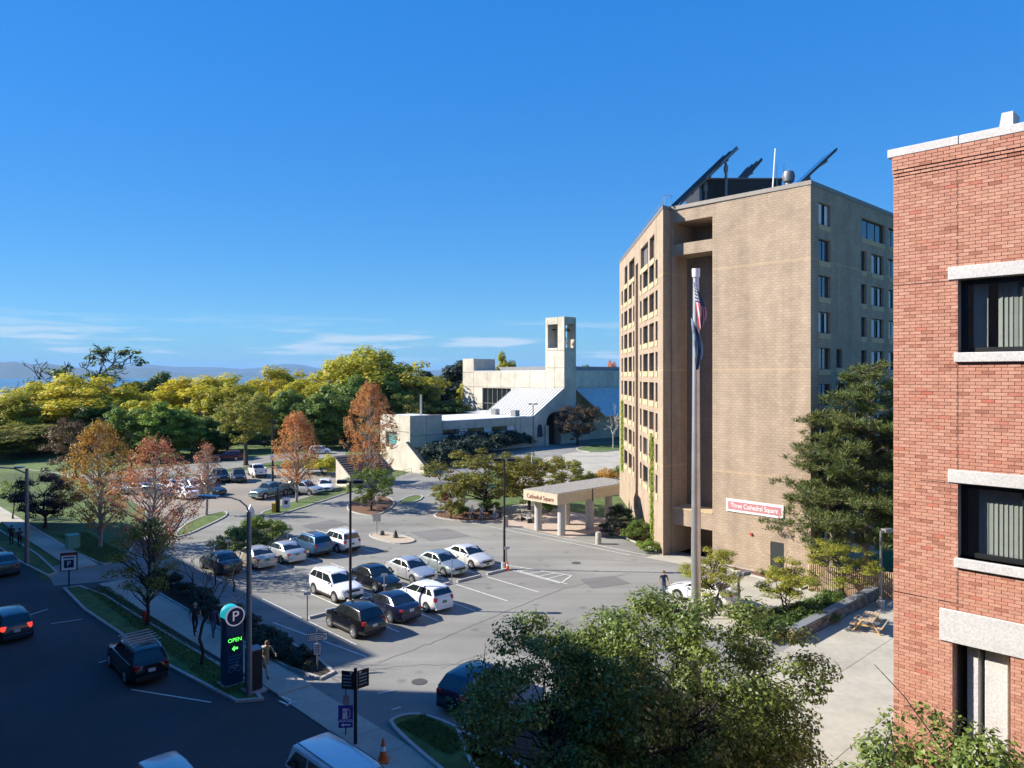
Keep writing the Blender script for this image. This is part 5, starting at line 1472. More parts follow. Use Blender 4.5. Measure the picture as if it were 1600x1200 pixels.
put_shrub(S4, G(405, 845), 'tall dark shrub on the island behind the marker post', 2.0, 1.15, m_=LM['green'])
S5 = shrub(5, 3.6, 2.6, 2.8, LM['dark'], 90, 110, 0.24, 0.6)
for i, (px, py, s) in enumerate(((676, 728, 1.05), (700, 722, 1.2), (724, 714, 1.25), (748, 708, 1.3), (690, 708, 1.2), (715, 702, 1.25), (772, 702, 1.25), (798, 698, 1.2), (820, 694, 1.1), (760, 696, 1.2))):
    s *= 1.42
    put_shrub(S5, G(px, py), 'dark spreading yew in the bank before the church wing', i * 1.1, s, 'yew', 'yews in the bank before the church wing')
S6 = shrub(6, 1.0, 0.9, 0.75, LM['juniper'], 30, 120, 0.10, 0.26)
for i, (a_, b_) in enumerate(((20.2, 41), (20.6, 42.6), (20.0, 43.6), (20.6, 45.0), (20.1, 46.4), (20.4, 40.0), (21.4, 41.4), (20.2, 47.8))):
    put_shrub(S6, AB(a_, b_, 0.09), 'low green juniper mound behind the stone wall', i * 0.9, 1.1 + 0.2 * (i % 3), 'juniper', 'junipers behind the stone wall')
S7 = shrub(7, 1.0, 0.9, 0.9, LM['dark'], 24, 100, 0.13, 0.3)
for i in range(12):
    put_shrub(S7, AB(34.5 + i * 1.9, 18.35, 0.09), ('dark hedge bush at the bed corner by the one way sign' if i == 0 else 'dark hedge bush along the pavement, %s from the one way sign' % ('second third fourth fifth sixth seventh eighth ninth tenth eleventh twelfth'.split()[i - 1])), i * 1.3, 0.9 + 0.12 * (i % 3), 'hedge_bush', 'bushes in the hedge bed along the pavement')
for i, (px, py, s, m_, lab) in enumerate(((765, 803, 1.1, 'green', 'green bush behind the seated people'), (725, 806, 0.9, 'green', 'round bush between the stop sign and the seated people'), (915, 762, 1.6, 'olive', 'yellowing bush behind the canopy roof'), (945, 757, 1.6, 'amber', 'orange tinted hedge bush behind the canopy'), (975, 750, 1.5, 'green', 'green hedge bush touching the tower behind the canopy'), (858, 800, 1.0, 'green', 'small bush beside the first canopy column'), (505, 742, 2.2, 'yellowgreen', 'yellow green bush on the bank left of the slate stair house'), (480, 740, 1.9, 'brightgreen', 'green bank bush beside the orange maple'))):
    put_shrub(S2, G(px, py), lab, i * 1.7, s, m_=LM[m_])
# ivy on the left wing of the tower
def ivy(px, z0, z1, w, label, seed):
    rng = np.random.default_rng(seed); t = tl(px); k = int(220 * (z1 - z0) * w)
    u = rng.normal(size=k) * w * 0.35 * (0.6 + 0.5 * np.sin(np.linspace(0, 14, k))); z = rng.uniform(z0, z1, k)
    p = LW + LD * t; nn = Vector((-LD.y, LD.x, 0))
    C = np.stack([p.x + LD.x * u + nn.x * rng.uniform(.03, .16, k), p.y + LD.y * u + nn.y * rng.uniform(.03, .16, k), z], 1)
    V = leaves(C, 0.20, rng, 0.8, 0.2, np.tile(np.array([[nn.x, nn.y, 0.2]]), (k, 1)))
    o = link('ivy', quads_mesh('ivy', V, LM['ivy'])); setp(o, label, 'ivy')
ivy(1019.5, 0.2, 9.6, 1.3, 'strand of bright green ivy climbing the near bay of the tower', 1)
ivy(972.8, 3.5, 11.8, 1.6, 'yellow green ivy at the far edge of the tower wing', 2)
# grass tufts on the nearer verges, so the lawn edge is not a clean sheet
gr = np.random.default_rng(9); pts = []
for (a0, a1, b0, b1, n) in ((33.6, 57, 13.9, 15.2, 9000), (22.5, 26.0, 18.0, 19.4, 3500), (64, 78, 16.6, 19.0, 7000)):
    a = gr.uniform(a0, a1, n); b = gr.uniform(b0, b1, n)
    pts.append(np.stack([E1.x * a + E2.x * b, E1.y * a + E2.y * b, np.full(n, 0.13)], 1))
C = np.concatenate(pts); V = leaves(C, 0.13, gr, 0.22, 0.0); V[:, :, 2] = np.maximum(V[:, :, 2], 0.095)
o = link('grass_tufts', quads_mesh('grass_tufts', V, LM['grass'])); setp(o, 'short tufts of grass on the street verges', 'grass', kind='stuff')
# ================================================================ vehicles
CARS = {
 # L, W, roof, windscreen base x/z, top x, roof rear x, rear glass base x/z, nose z, tail z, wheel r, wheel xs, side panes (s0,s1)
 'sedan':  dict(L=4.60, W=1.80, H=1.46, wb=(1.02, 0.96), wt=0.28, rr=-1.05, rb=(-1.72, 1.05), nose=0.74, tail=0.98, wr=0.32, wx=(1.38, -1.33), panes=((0.16, 0.28), (0.30, 0.60), (0.63, 0.93)), clear=0.17),
 'hatch':  dict(L=4.10, W=1.72, H=1.53, wb=(1.30, 0.99), wt=0.42, rr=-1.62, rb=(-1.96, 1.05), nose=0.80, tail=1.00, wr=0.30, wx=(1.30, -1.25), panes=((0.08, 0.24), (0.27, 0.56), (0.59, 0.92)), clear=0.16),
 'cross':  dict(L=4.25, W=1.80, H=1.62, wb=(1.10, 1.08), wt=0.36, rr=-1.55, rb=(-1.98, 1.12), nose=0.92, tail=1.08, wr=0.34, wx=(1.33, -1.25), panes=((0.10, 0.24), (0.27, 0.56), (0.59, 0.92)), clear=0.22, clad=True),
 'suv':    dict(L=4.60, W=1.84, H=1.70, wb=(1.08, 1.10), wt=0.38, rr=-1.86, rb=(-2.20, 1.15), nose=0.96, tail=1.12, wr=0.35, wx=(1.36, -1.32), panes=((0.06, 0.28), (0.31, 0.58), (0.61, 0.92)), clear=0.24, clad=True, rails=True),
 'wagon':  dict(L=4.82, W=1.84, H=1.66, wb=(1.12, 1.04), wt=0.36, rr=-1.86, rb=(-2.26, 1.10), nose=0.90, tail=1.08, wr=0.35, wx=(1.42, -1.36), panes=((0.06, 0.26), (0.29, 0.58), (0.61, 0.92)), clear=0.23, clad=True, rails=True),
 'pickup': dict(L=5.50, W=1.95, H=1.85, wb=(1.15, 1.18), wt=0.52, rr=-0.62, rb=(-0.82, 1.20), nose=1.05, tail=1.18, wr=0.39, wx=(1.75, -1.60), panes=((0.10, 0.46), (0.50, 0.92)), clear=0.30, bed=True),
 'van':    dict(L=5.15, W=2.00, H=1.92, wb=(1.75, 1.12), wt=0.95, rr=-2.25, rb=(-2.50, 1.15), nose=0.92, tail=1.12, wr=0.35, wx=(1.55, -1.50), panes=((0.05, 0.33), (0.36, 0.62), (0.65, 0.93)), clear=0.2, rails=True),
}
def car_meshes(k):
    c = CARS[k]; L, W, H = c['L'], c['W'], c['H']; hw = W / 2; out = {}
    xsn = np.array([-L / 2, -L / 2 + .06, -L / 2 + .22, -L / 2 + .55, c['rb'][0] + .05, -1.0, -0.4, 0.2, c['wb'][0] - .1, c['wb'][0] + .15, L / 2 - .75, L / 2 - .35, L / 2 - .12, L / 2 - .03, L / 2])
    xsn = np.array(sorted(set(np.round(xsn, 3))))
    tailz = c['tail']; beltf = c['wb'][1]; beltr = c['rb'][1]
    kx = [-L / 2, -L / 2 + .06, -L / 2 + .22, c['rb'][0], c['wb'][0], c['wb'][0] + .15, L / 2 - .45, L / 2 - .12, L / 2]
    kz = [tailz - .38, tailz - .1, tailz, beltr, beltf, beltf - .03, c['nose'] + .06, c['nose'] - .06, c['nose'] - .26]
    o_ = np.argsort(kx); kx = np.array(kx)[o_]; kz = np.array(kz)[o_]
    b = MB(); rings = []
    for x in xsn:
        zt = float(np.interp(x, kx, kz))
        e = min(1.0, (L / 2 - abs(x)) / 0.55); w = hw * (0.80 + 0.20 * math.sin(e * math.pi / 2)) if e < 1 else hw
        zb = c['clear'] + (0.12 * (1 - e) if e < 1 else 0)
        m_ = (zt + zb) / 2
        half = [(0, zb), (w * .84, zb), (w * .965, zb + .10), (w, zb + (zt - zb) * .42), (w * .985, zb + (zt - zb) * .72), (w * .93, zt - .035), (w * .84, zt), (w * .4, zt + .025), (0, zt + .03)]
        ring = [(x, y, z) for y, z in half] + [(x, -y, z) for y, z in reversed(half[1:-1])]
        rings.append(ring)
    n = len(rings[0])
    vv = [p for r_ in rings for p in r_]
    ff = [(i * n + j, i * n + (j + 1) % n, (i + 1) * n + (j + 1) % n, (i + 1) * n + j) for i in range(len(rings) - 1) for j in range(n)]
    ff += [tuple(range(n - 1, -1, -1)), tuple(range((len(rings) - 1) * n, len(rings) * n))]
    ff = [tuple(reversed(f)) for f in ff]
    b.add(vv, ff)
    out['body'] = b.mesh('body', None, True)
    # greenhouse
    yb, yr = hw * .90, hw * .72
    FB, FT, RT, RB = (c['wb'][0], yb, beltf - .03), (c['wt'], yr, H - .05), (c['rr'], yr, H - .07), (c['rb'][0], yb, beltr - .03)
    midx = (c['wt'] + c['rr']) / 2
    b = MB(); sec = []
    for (x, ybb, zb_, xt, yt, zt) in ((RB[0], yb, RB[2], RT[0], yr, RT[2]), (RB[0] * .5 + FB[0] * .5, yb * 1.015, (RB[2] + FB[2]) / 2, midx, yr * 1.02, H - .0), (FB[0], yb, FB[2], FT[0], yr, FT[2])):
        sec.append([(x, ybb, zb_), (xt, yt, zt), (xt, yt * .5, zt + .035), (xt, -yt * .5, zt + .035), (xt, -yt, zt), (x, -ybb, zb_)])
    vv = [p for s in sec for p in s]; m_ = 6
    ff = []
    for i in range(2):
        for j in range(5): ff.append((i * m_ + j, (i + 1) * m_ + j, (i + 1) * m_ + j + 1, i * m_ + j + 1))
    ff += [(0, 1, 2, 3, 4, 5), (17, 16, 15, 14, 13, 12)]
    b.add(vv, ff); bm = bmesh.new(); me = b.mesh('cabin')
    bm.from_mesh(me); bmesh.ops.recalc_face_normals(bm, faces=bm.faces)
    bmesh.ops.bevel(bm, geom=[e for e in bm.edges if len(e.link_faces) == 2 and e.calc_face_angle(0) > 0.35], offset=.05, segments=2, affect='EDGES', profile=.5)
    bm.to_mesh(me); bm.free(); me.polygons.foreach_set('use_smooth', [True] * len(me.polygons)); me.update(); out['cabin'] = me
    V3 = Vector
    def pane(a, b_, c_, d, off=.012, ins=0.0):
        a, b_, c_, d = V3(a), V3(b_), V3(c_), V3(d); nn = (b_ - a).cross(d - a).normalized()
        m = MB(); m.extrude([a, b_, c_, d], nn * off)
        for i in range(len(m.v)): m.v[i] = tuple(V3(m.v[i]) + nn * .004)
        return m
    def lerp(p, q, t): return V3(p).lerp(V3(q), t)
    # windscreen / rear glass
    for nm, Bp, Tp, sgn in (('windscreen', FB, FT, 1), ('rear_window', RB, RT, -1)):
        bl, tl_ = V3(Bp), V3(Tp); br, tr_ = V3((Bp[0], -Bp[1], Bp[2])), V3((Tp[0], -Tp[1], Tp[2]))
        lo, hi = (.10, .90) if nm == 'windscreen' else (.14, .86)
        a, d = bl.lerp(tl_, lo), bl.lerp(tl_, hi); b2, c2 = br.lerp(tr_, lo), br.lerp(tr_, hi)
        a.y *= .92; d.y *= .92; b2.y *= .92; c2.y *= .92
        m = pane(b2, a, d, c2) if sgn > 0 else pane(a, b2, c2, d)
        out[nm] = m.mesh(nm)
    mid_b, mid_t = V3((RB[0] * .5 + FB[0] * .5, yb * 1.015, (RB[2] + FB[2]) / 2)), V3((midx, yr * 1.02, H))
    def side(s, v):
        if s < .5: p, q = lerp(RB, mid_b, s * 2), lerp(RT, mid_t, s * 2)
        else: p, q = lerp(mid_b, FB, s * 2 - 1), lerp(mid_t, FT, s * 2 - 1)
        return p.lerp(q, v)
    for i, (s0, s1) in enumerate(c['panes']):
        for sg in (1, -1):
            q = [side(s0, .12), side(s1, .12), side(s1, .84), side(s0, .84)]
            if s1 > .9: q[1] = side(.985, .12); q[2] = side(.90, .84)
            if s0 < .17: q[0] = side(s0 - .03, .12); q[3] = side(s0 + .05, .84)
            if sg < 0: q = [V3((p.x, -p.y, p.z)) for p in reversed(q)]
            nn = (q[1] - q[0]).cross(q[3] - q[0])
            if nn.y * sg < 0: q.reverse()
            out['side%d%+d' % (i, sg)] = pane(*q, off=.014).mesh('side_window')
    r = c['wr']
    t = MB(); t.tube((0, -.10, 0), (0, .10, 0), r, r, 22); out['tyre'] = t.mesh('tyre', None, True)
    t = MB(); t.tube((0, .09, 0), (0, .106, 0), r * .66, r * .64, 18)
    for kq in range(5):
        a = kq * 2 * math.pi / 5
        Mx = Matrix.Rotation(a, 4, 'Y') @ Matrix.Translation((r * .36, .108, 0)); t.box(None, (r * .55, .02, r * .16), M=Mx)
    t.tube((0, .10, 0), (0, .125, 0), r * .14, r * .12, 8); out['rim'] = t.mesh('rim')
    t = MB(); t.tube((0, .0, 0), (0, .02, 0), r * 1.17, r * 1.15, 22); out['arch'] = t.mesh('wheel_arch')
    def bx(nm, cc, sz, bw=.02, rot=None):
        m = MB(); m.box(cc, sz, rot or 0)
        me = m.mesh(nm); bm = bmesh.new(); bm.from_mesh(me); bmesh.ops.bevel(bm, geom=list(bm.edges), offset=min(bw, min(sz) * .4), segments=1, affect='EDGES'); bm.to_mesh(me); bm.free(); out[nm] = me
    zl = c['nose'] - .08
    for sg, nm in ((1, 'L'), (-1, 'R')):
        bx('headlight' + nm, (L / 2 - .17, sg * hw * .66, zl - .03), (.26, .32, .13), .03, sg * -.55)
        bx('taillight' + nm, (-L / 2 + .13, sg * hw * .715, tailz - .15), (.22, .24, .15 if k in ('sedan',) else .26), .03, sg * .4)
        bx('mirror' + nm, (c['wb'][0] - .25, sg * (hw + .08), beltf + .06), (.12, .18, .13), .03)
    bx('grille', (L / 2 - .03, 0, zl - .10), (.10, hw * 1.0, .14)); bx('bumper', (L / 2 - .05, 0, c['clear'] + .16), (.14, hw * 1.45, .16))
    bx('rear_bumper', (-L / 2 + .03, 0, c['clear'] + .18), (.14, hw * 1.55, .20)); bx('plate', (-L / 2 - .005, 0, tailz - .32 if k != 'sedan' else tailz - .20), (.03, .32, .16), .005)
    bx('seam', (0, 0, 0), (.014, .012, (beltr - c['clear']) * .62), .003)
    bx('front_plate', (L / 2 + .012, 0, c['clear'] + .22), (.03, .30, .15), .005)
    bx('handle', (0, 0, 0), (.16, .03, .03), .008)
    if c.get('clad'):
        for sg, nm in ((1, 'L'), (-1, 'R')): bx('sill' + nm, (0.02, sg * hw * .97, c['clear'] + .09), (c['wx'][0] - c['wx'][1] - r * 2.1, .10, .16))
    if c.get('rails'):
        for sg, nm in ((1, 'L'), (-1, 'R')): bx('rail' + nm, ((c['wt'] + c['rr']) / 2, sg * yr * .9, H + .05), (c['wt'] - c['rr'] - .3, .05, .05))
    if c.get('bed'):
        bx('bed_floor', ((-.95 - L / 2) / 2, 0, tailz + .035), (L / 2 - 1.15, hw * 1.55, .03))
        for sg, nm in ((1, 'L'), (-1, 'R')): bx('bed_wall' + nm, ((-.90 - L / 2) / 2, sg * hw * .88, tailz + .10), (L / 2 - .95, .12, .28))
        bx('tailgate', (-L / 2 + .10, 0, tailz + .06), (.10, hw * 1.7, .36))
    return out
_car = {}
def car(kind, pm, loc, heading, label, cat='car', group='cars in the car parks', name='parked_car', brake=False, plate='plate', rails=None, glass=None):
    if kind not in _car: _car[kind] = car_meshes(kind)
    ms, c = _car[kind], CARS[kind]
    root = empty(name, loc, heading, label, cat, group)
    body = link('body', ms['body'].copy() if False else ms['body'], root, pm)
    cab = link('cabin', ms['cabin'], root, pm)
    gl = glass or M['glass']
    link('windscreen', ms['windscreen'], root, gl); link('rear_window', ms['rear_window'], root, gl)
    for i in range(len(c['panes'])):
        for sg in (1, -1): link('side_window', ms['side%d%+d' % (i, sg)], root, gl)
    hw = c['W'] / 2
    for x in c['wx']:
        for sg in (1, -1):
            a = link('wheel_arch', ms['arch'], root, M['black']); a.location = (x, sg * (hw - .010 if sg > 0 else hw - .010), c['wr'] + .03); a.rotation_euler = (0, 0, 0 if sg > 0 else math.pi)
            w = link('tyre', ms['tyre'], root, M['tyre']); w.location = (x, sg * (hw - .075), c['wr']); w.rotation_euler = (0, 0, 0 if sg > 0 else math.pi)
            link('rim', ms['rim'], w, M['rim'])
    for s in 'LR':
        link('headlight', ms['headlight' + s], root, M['clear_lens']); link('taillight', ms['taillight' + s], root, M['brake_lit'] if brake else M['red_lens'])
        link('mirror', ms['mirror' + s], root, pm)
        if 'sill' + s in ms: link('sill_cladding', ms['sill' + s], root, M['black'])
        if 'rail' + s in ms: link('roof_rail', ms['rail' + s], root, M['grey_metal'] if rails is None else rails)
        if 'bed_wall' + s in ms: link('bed_wall', ms['bed_wall' + s], root, pm)
    link('grille', ms['grille'], root, M['black']); link('bumper', ms['bumper'], root, M['black'] if c.get('clad') else pm)
    link('rear_bumper', ms['rear_bumper'], root, M['black'] if c.get('clad') or c.get('bed') else pm); link('number_plate', ms['plate'], root, M[plate])
    link('number_plate', ms['front_plate'], root, M['plate'])
    for sg in (1, -1):
        for x in ((.25, -.75) if len(c['panes']) > 2 else (-.3,)):
            sm_ = link('door_seam', ms['seam'], root, M['black']); sm_.location = (x + .42, sg * (hw - .002), (c['rb'][1] + c['clear']) * .5 - .02)
            h = link('door_handle', ms['handle'], root, pm); h.location = (x - .1, sg * (hw + .002), c['rb'][1] - .16)
    if 'bed_floor' in ms: link('bed_floor', ms['bed_floor'], root, M['black']); link('tailgate', ms['tailgate'], root, pm)
    return root
for n_, c_, me_, ro_ in (('white', (0.76, 0.77, 0.77), 0, .3), ('silver', (0.50, 0.52, 0.53), .55, .32), ('greygreen', (0.33, 0.38, 0.38), .5, .32), ('black', (0.008, 0.008, 0.010), .2, .22), ('navy', (0.012, 0.016, 0.045), .4, .25),
        ('blue', (0.05, 0.13, 0.24), .5, .3), ('beige', (0.50, 0.46, 0.38), .45, .32), ('dark_blue', (0.01, 0.022, 0.05), .4, .2), ('red', (0.16, 0.012, 0.018), .3, .3), ('charcoal', (0.045, 0.05, 0.055), .5, .3), ('tealgrey', (0.15, 0.21, 0.22), .5, .3), ('pearl', (0.62, 0.62, 0.60), .2, .3)):
    M['car_' + n_] = paint('car_paint_' + n_, c_, me_, ro_)
TOE1, TOCAM = A1, A1 + math.pi           # nose pointing away-left / towards camera-right
def put(kind, col, a, b, head, label, **k): return car(kind, M['car_' + col], AB(a, b, 0.016), head + k.pop('tw', 0.0), label, **k)
R1 = 'first row in the middle of the lot'
put('suv', 'white', 44.3, 25.75, TOCAM, 'white five door off-roader behind the tall lamp post', cat='suv')
put('sedan', 'black', 44.3, 28.85, TOCAM, 'black sedan between the white off-roader and the silver hatchback sedan')
put('sedan', 'silver', 44.35, 31.95, TOCAM, 'silver sedan in the middle of the row facing the camera')
put('sedan', 'greygreen', 44.4, 34.8, TOCAM, 'grey green sedan second from the lamp post with the cone')
put('sedan', 'pearl', 44.6, 37.65, TOCAM, 'silvery white sedan next to the lamp post with the cone')
put('cross', 'black', 37.65, 23.15, TOE1, 'glossy black crossover with its tail to the camera at the near end of its row', plate='grey_plate')
put('sedan', 'navy', 38.5, 26.15, TOE1, 'dark navy sedan between the black crossover and the white hatchback', plate='grey_plate')
put('hatch', 'white', 38.5, 28.85, TOE1, 'small white hatchback with its tail to the camera')
put('suv', 'white', 56.1, 32.9, TOE1, 'white boxy off-roader at the far end of the back row', cat='suv')
put('suv', 'blue', 56.5, 30.5, TOE1, 'blue off-roader between the white one and the silver sedan', cat='suv')
put('sedan', 'silver', 56.0, 27.85, TOE1, 'silver sedan with its tail to the camera beside the blue off-roader')
put('sedan', 'beige', 56.0, 25.4, TOE1, 'beige sedan behind the arm of the street lamp')
put('sedan', 'charcoal', 56.2, 22.8, TOE1, 'dark sedan half hidden by bare saplings')
put('pickup', 'tealgrey', 85.6, 40.8, A2 + 0.35 + math.pi, 'grey green pickup at the edge of the sandy lot', cat='pickup')
car('wagon', M['car_silver'], G(476, 772, .018), A2 - 1.15, 'silver estate car between the pickup and the white sedan', rails=M['grey_metal'])
car('sedan', M['car_white'], G(508, 766, .018), A2 - 0.75 - math.pi / 2 + 0.3, 'white sedan by the slate roofed stair house')
car('pickup', M['car_white'], G(402, 744, .018), A1 - 0.25, 'white pickup at the far right of the sandy lot', 'pickup')
car('suv', M['car_charcoal'], G(373, 752, .018), A1 + math.pi - 0.35, 'dark off-roader next to the white pickup', 'suv')
car('suv', M['car_black'], G(345, 752, .018), A1 + math.pi - 0.2, 'black car second from the white pickup', 'suv')
far_c = [(318, 756, 'sedan', 'white', 'white sedan behind the thin reddish maple'), (300, 768, 'hatch', 'silver', 'silver hatchback seen through the red maple twigs'), (287, 778, 'sedan', 'white', 'white sedan nearest the red maple on the sandy lot'), (328, 772, 'sedan', 'charcoal', 'dark sedan with long shadow beside the sandy lot middle'), (262, 766, 'sedan', 'white', 'white sedan in the left part of the sandy lot'), (245, 778, 'hatch', 'tealgrey', 'grey hatchback behind the salmon maple crown'), (215, 772, 'sedan', 'silver', 'silver sedan at the left end of the sandy lot')]
for i, (px, py, k, cc, lab) in enumerate(far_c): car(k, M['car_' + cc], G(px, py, .018), A1 + (math.pi if i % 2 else 0) + 0.1 * i, lab)
car('wagon', M['car_red'], G(358, 719, .01), R(188), 'dark red car on the back road behind the grass strip', name='parked_car', group=None)
car('hatch', M['car_white'], G(500, 709, .01), R(10), 'white car under the trees at the end of the back road', group=None)
# street
car('wagon', M['car_black'], AB(39.9, 12.0, 0.012), A1 - 0.03, 'black estate with roof rack parked at the kerb in the shade', 'suv', None, plate='grey_plate', rails=M['steel'])
for i in range(5):
    b = MB(); p = AB(38.7 + i * 0.42, 12.0, 1.80); b.box(p, (0.06, 1.5, 0.04), A1); bar = b.build('roof_rack_bar', M['steel'])
    root = [o for o in bpy.data.objects if o.get('label', '').startswith('black estate')][0]
    bar.parent = root; bar.matrix_parent_inverse = (Matrix.Translation(root.location) @ Matrix.Rotation(root.rotation_euler.z, 4, 'Z')).inverted()
car('hatch', M['car_charcoal'], G(14, 990, .012), A1 + 0.02, 'dark grey car driving away with brake lights on', name='car', group=None, brake=True, plate='grey_plate')
car('sedan', M['car_charcoal'], AB(67.0, 10.6, .012), A1, 'dark car parked at the kerb by the left edge', group=None)
car('van', M['car_white'], AB(21.9, 13.1, .012), A1 + math.pi + .02, 'white van in the street at the bottom of the picture', 'van', None, name='van')
car('hatch', M['car_silver'], AB(25.8, 8.9, .012), A1 + math.pi, 'silver roof of a car cut by the bottom edge, left of the van', group=None, name='car')
car('cross', M['car_dark_blue'], G(748, 1092, .016), R(55), 'dark blue car leaving the lot beside the shaded tree', group=None, name='car')
car('sedan', M['car_white'], G(1098, 938, .022), A1 + 0.15, 'white sedan behind the flagpole and the foreground tree', group=None)
# ================================================================ street furniture
def lathe_obj(name, prof, m, parent=None, n=12, c=(0, 0, 0)):
    b = MB(); b.lathe(prof, n, c); return b.build(name, m, parent, smooth=True)
# lot lamps: dark square pole with two shoebox heads
def lot_lamp(p, h, label, heads=2, rz_=0.0, m_=None, r_=0.085):
    root = empty('lamp_post', p, rz_, label, 'lamp post', 'lamp posts of the car parks')
    m_ = m_ or M['dark_metal']
    b = MB(); b.lathe([(0.24, 0.0), (0.24, 0.55), (0.0, 0.56)], 12); b.build('base', M['kerb'], root)
    b = MB(); b.tube((0, 0, 0.5), (0, 0, h), r_ * 1.15, r_ * 0.8, 10); b.build('pole', m_, root, smooth=True)
    for k in range(heads):
        sx = -1 if k else 1
        b = MB(); b.box((sx * 0.52, 0, h - 0.02), (0.62, 0.40, 0.22)); hd = bevel(b.build('lamp_head', m_, root), 0.03, 2)
        b = MB(); b.box((sx * 0.52, 0, h - 0.135), (0.5, 0.3, 0.02)); b.build('lens', M['clear_lens'], hd)
        b = MB(); b.tube((0, 0, h - 0.06), (sx * 0.3, 0, h - 0.04), 0.04); b.build('arm', m_, root)
    return root
lot_lamp(AB(41.2, 25.0), zat(752, 47.1), 'tall black lamp post among the parked cars in the middle of the lot')
lot_lamp(G(788, 890), zat(718, G(788, 890).y), 'tall black lamp post with an orange cone at its foot')
lot_lamp(G(721, 722), zat(674, G(721, 722).y), 'thin lamp post at the church road in front of the yews', 2, 0.2, r_=0.09)
lot_lamp(G(833, 712), zat(631, G(833, 712).y), 'lamp post with flat double head before the church gable', 2, 0.0, r_=0.10)
lot_lamp(at(205, 108), zat(680, 108), 'lamp post of the sandy lot behind the amber maple', 2, 0.3)
lot_lamp(AB(23.0, 40.7), zat(895, 45), 'short dark post in the bed before the feathery trees', 1, 0.5, M['grey_metal'])
lot_lamp(AB(18.0, 49.4), zat(828, 47.3), 'grey lamp post at the stone wall beside the pine', 1, 0.3, M['grey_metal'])
# cobra street lamp by the totem
p = AB(33.1, 14.75); zt = zat(800, p.y)
root = empty('street_lamp', p, 0, 'street lamp with curved arm rising beside the parking totem', 'street lamp')
b = MB(); b.tube((0, 0, 0), (0, 0, zt), 0.14, 0.10, 12); b.build('pole', M['grey_metal'], root, smooth=True)
arm = [Vector((0, 0, zt - 0.05)), Vector((-0.15, 0.1, zt + 0.25)), Vector((-0.5, 0.2, zt + 0.5)), Vector((-1.0, 0.35, zt + 0.62)), Vector((-1.6, 0.5, zt + 0.62))]
b = MB(); b.path(arm, 0.04, 8); b.build('arm', M['grey_metal'], root)
b = MB(); b.box((-2.1, 0.65, zt + 0.6), (1.0, 0.32, 0.16), -0.25); bevel(b.build('lamp_head', M['steel'], root), 0.06, 3)
p = G(42, 882); zt = zat(732, p.y)
root = empty('street_lamp', p, 0, 'grey street lamp with straight arm at the left edge', 'street lamp')
b = MB(); b.tube((0, 0, 0), (0, 0, zt), 0.17, 0.12, 12); b.build('pole', M['grey_metal'], root, smooth=True)
b = MB(); b.path([Vector((0, 0, zt - 0.4)), Vector((-1.0, 0, zt)), Vector((-2.6, 0, zt + 0.1))], 0.055); b.build('arm', M['grey_metal'], root)
b = MB(); b.box((-0.6, 0, zt + 0.08), (0.75, 0.3, 0.15)); bevel(b.build('lamp_head', M['steel'], root), 0.05, 2)
# utility pole
p = G(426, 752)
root = empty('utility_pole', p, 0, 'dark wooden utility pole at the sandy lot, with lamp heads', 'pole')
h = zat(657, p.y)
b = MB(); b.tube((0, 0, 0), (0, 0, h), 0.17, 0.11, 10); b.build('pole', M['bark_dark'], root)
b = MB(); b.box((0, 0, h - 0.1), (1.0, 0.3, 0.2)); b.build('lamp_head', M['dark_metal'], root)
b = MB(); b.box((0, -0.2, 3.4), (0.5, 0.1, 0.7)); b.build('meter_box', M['white'], root)
# white tipped marker pylon
p = G(391, 836)
root = empty('marker_pylon', p, A1 + R(90), 'tall slim pylon sign with pointed white top on the juniper island', 'sign')
h = zat(788, p.y)
b = MB(); b.extrude([(-.32, 0, 0), (.32, 0, 0), (.32, 0, h - .6), (0, 0, h), (-.32, 0, h - .6)], (0, 0.22, 0)); b.build('board', M['white'], root)
b = MB(); b.box((0, -0.012, h * 0.45), (0.5, 0.02, h * 0.5)); b.build('panel', mat('teal_panel', (0.20, 0.33, 0.32), 0.6, 0.1, 3.0), root)

# flagpole with two limp flags
fp = at(1087.5, 25.0)
root = empty('flagpole', fp, 0, 'thick tapered metal flagpole with drum shaped cap in front of the tan tower', 'flagpole')
ztop = zat(432, 25)
b = MB(); b.lathe([(0.165, 0), (0.16, 9.0), (0.10, ztop)], 18); b.build('pole', M['steel'], root, smooth=True)
b = MB(); b.lathe([(0.0, ztop - .03), (0.13, ztop - .02), (0.135, ztop + .26), (0.0, ztop + .28)], 18); b.build('cap', M['white'], root, smooth=True)
def limp_flag(name, z1, z0, dx0, dx1, m_, label, seed):
    rng = random.Random(seed); b = MB(); nu, nv = 10, 16
    for j in range(nv + 1):
        v = j / nv
        for i in range(nu + 1):
            u = i / nu
            w = 0.16 + 0.26 * math.sin(math.pi * min(1, v * 0.9 + 0.12)) * (0.55 + 0.45 * v)
            x = dx0 + (dx1 - dx0) * v + u * w * (0.9 if v < .8 else 1.2 - u * .5)
            y = -0.18 + 0.09 * math.sin(u * 9 + v * 3 + seed) * (0.4 + v)
            z = z1 + (z0 - z1) * v - 0.38 * u * (1 - v) + 0.10 * u * v
            b.v.append((fp.x + x, fp.y + y, z))
    k = nu + 1
    b.f = [(j * k + i, j * k + i + 1, (j + 1) * k + i + 1, (j + 1) * k + i) for j in range(nv) for i in range(nu)]; b.mi = [0] * len(b.f)
    b.uv = [[(i / nu, j / nv), ((i + 1) / nu, j / nv), ((i + 1) / nu, (j + 1) / nv), (i / nu, (j + 1) / nv)] for j in range(nv) for i in range(nu)]
    o = b.build(name, m_, smooth=True); setp(o, label, 'flag')
    so_ = o.modifiers.new('solid', 'SOLIDIFY'); so_.thickness = 0.006
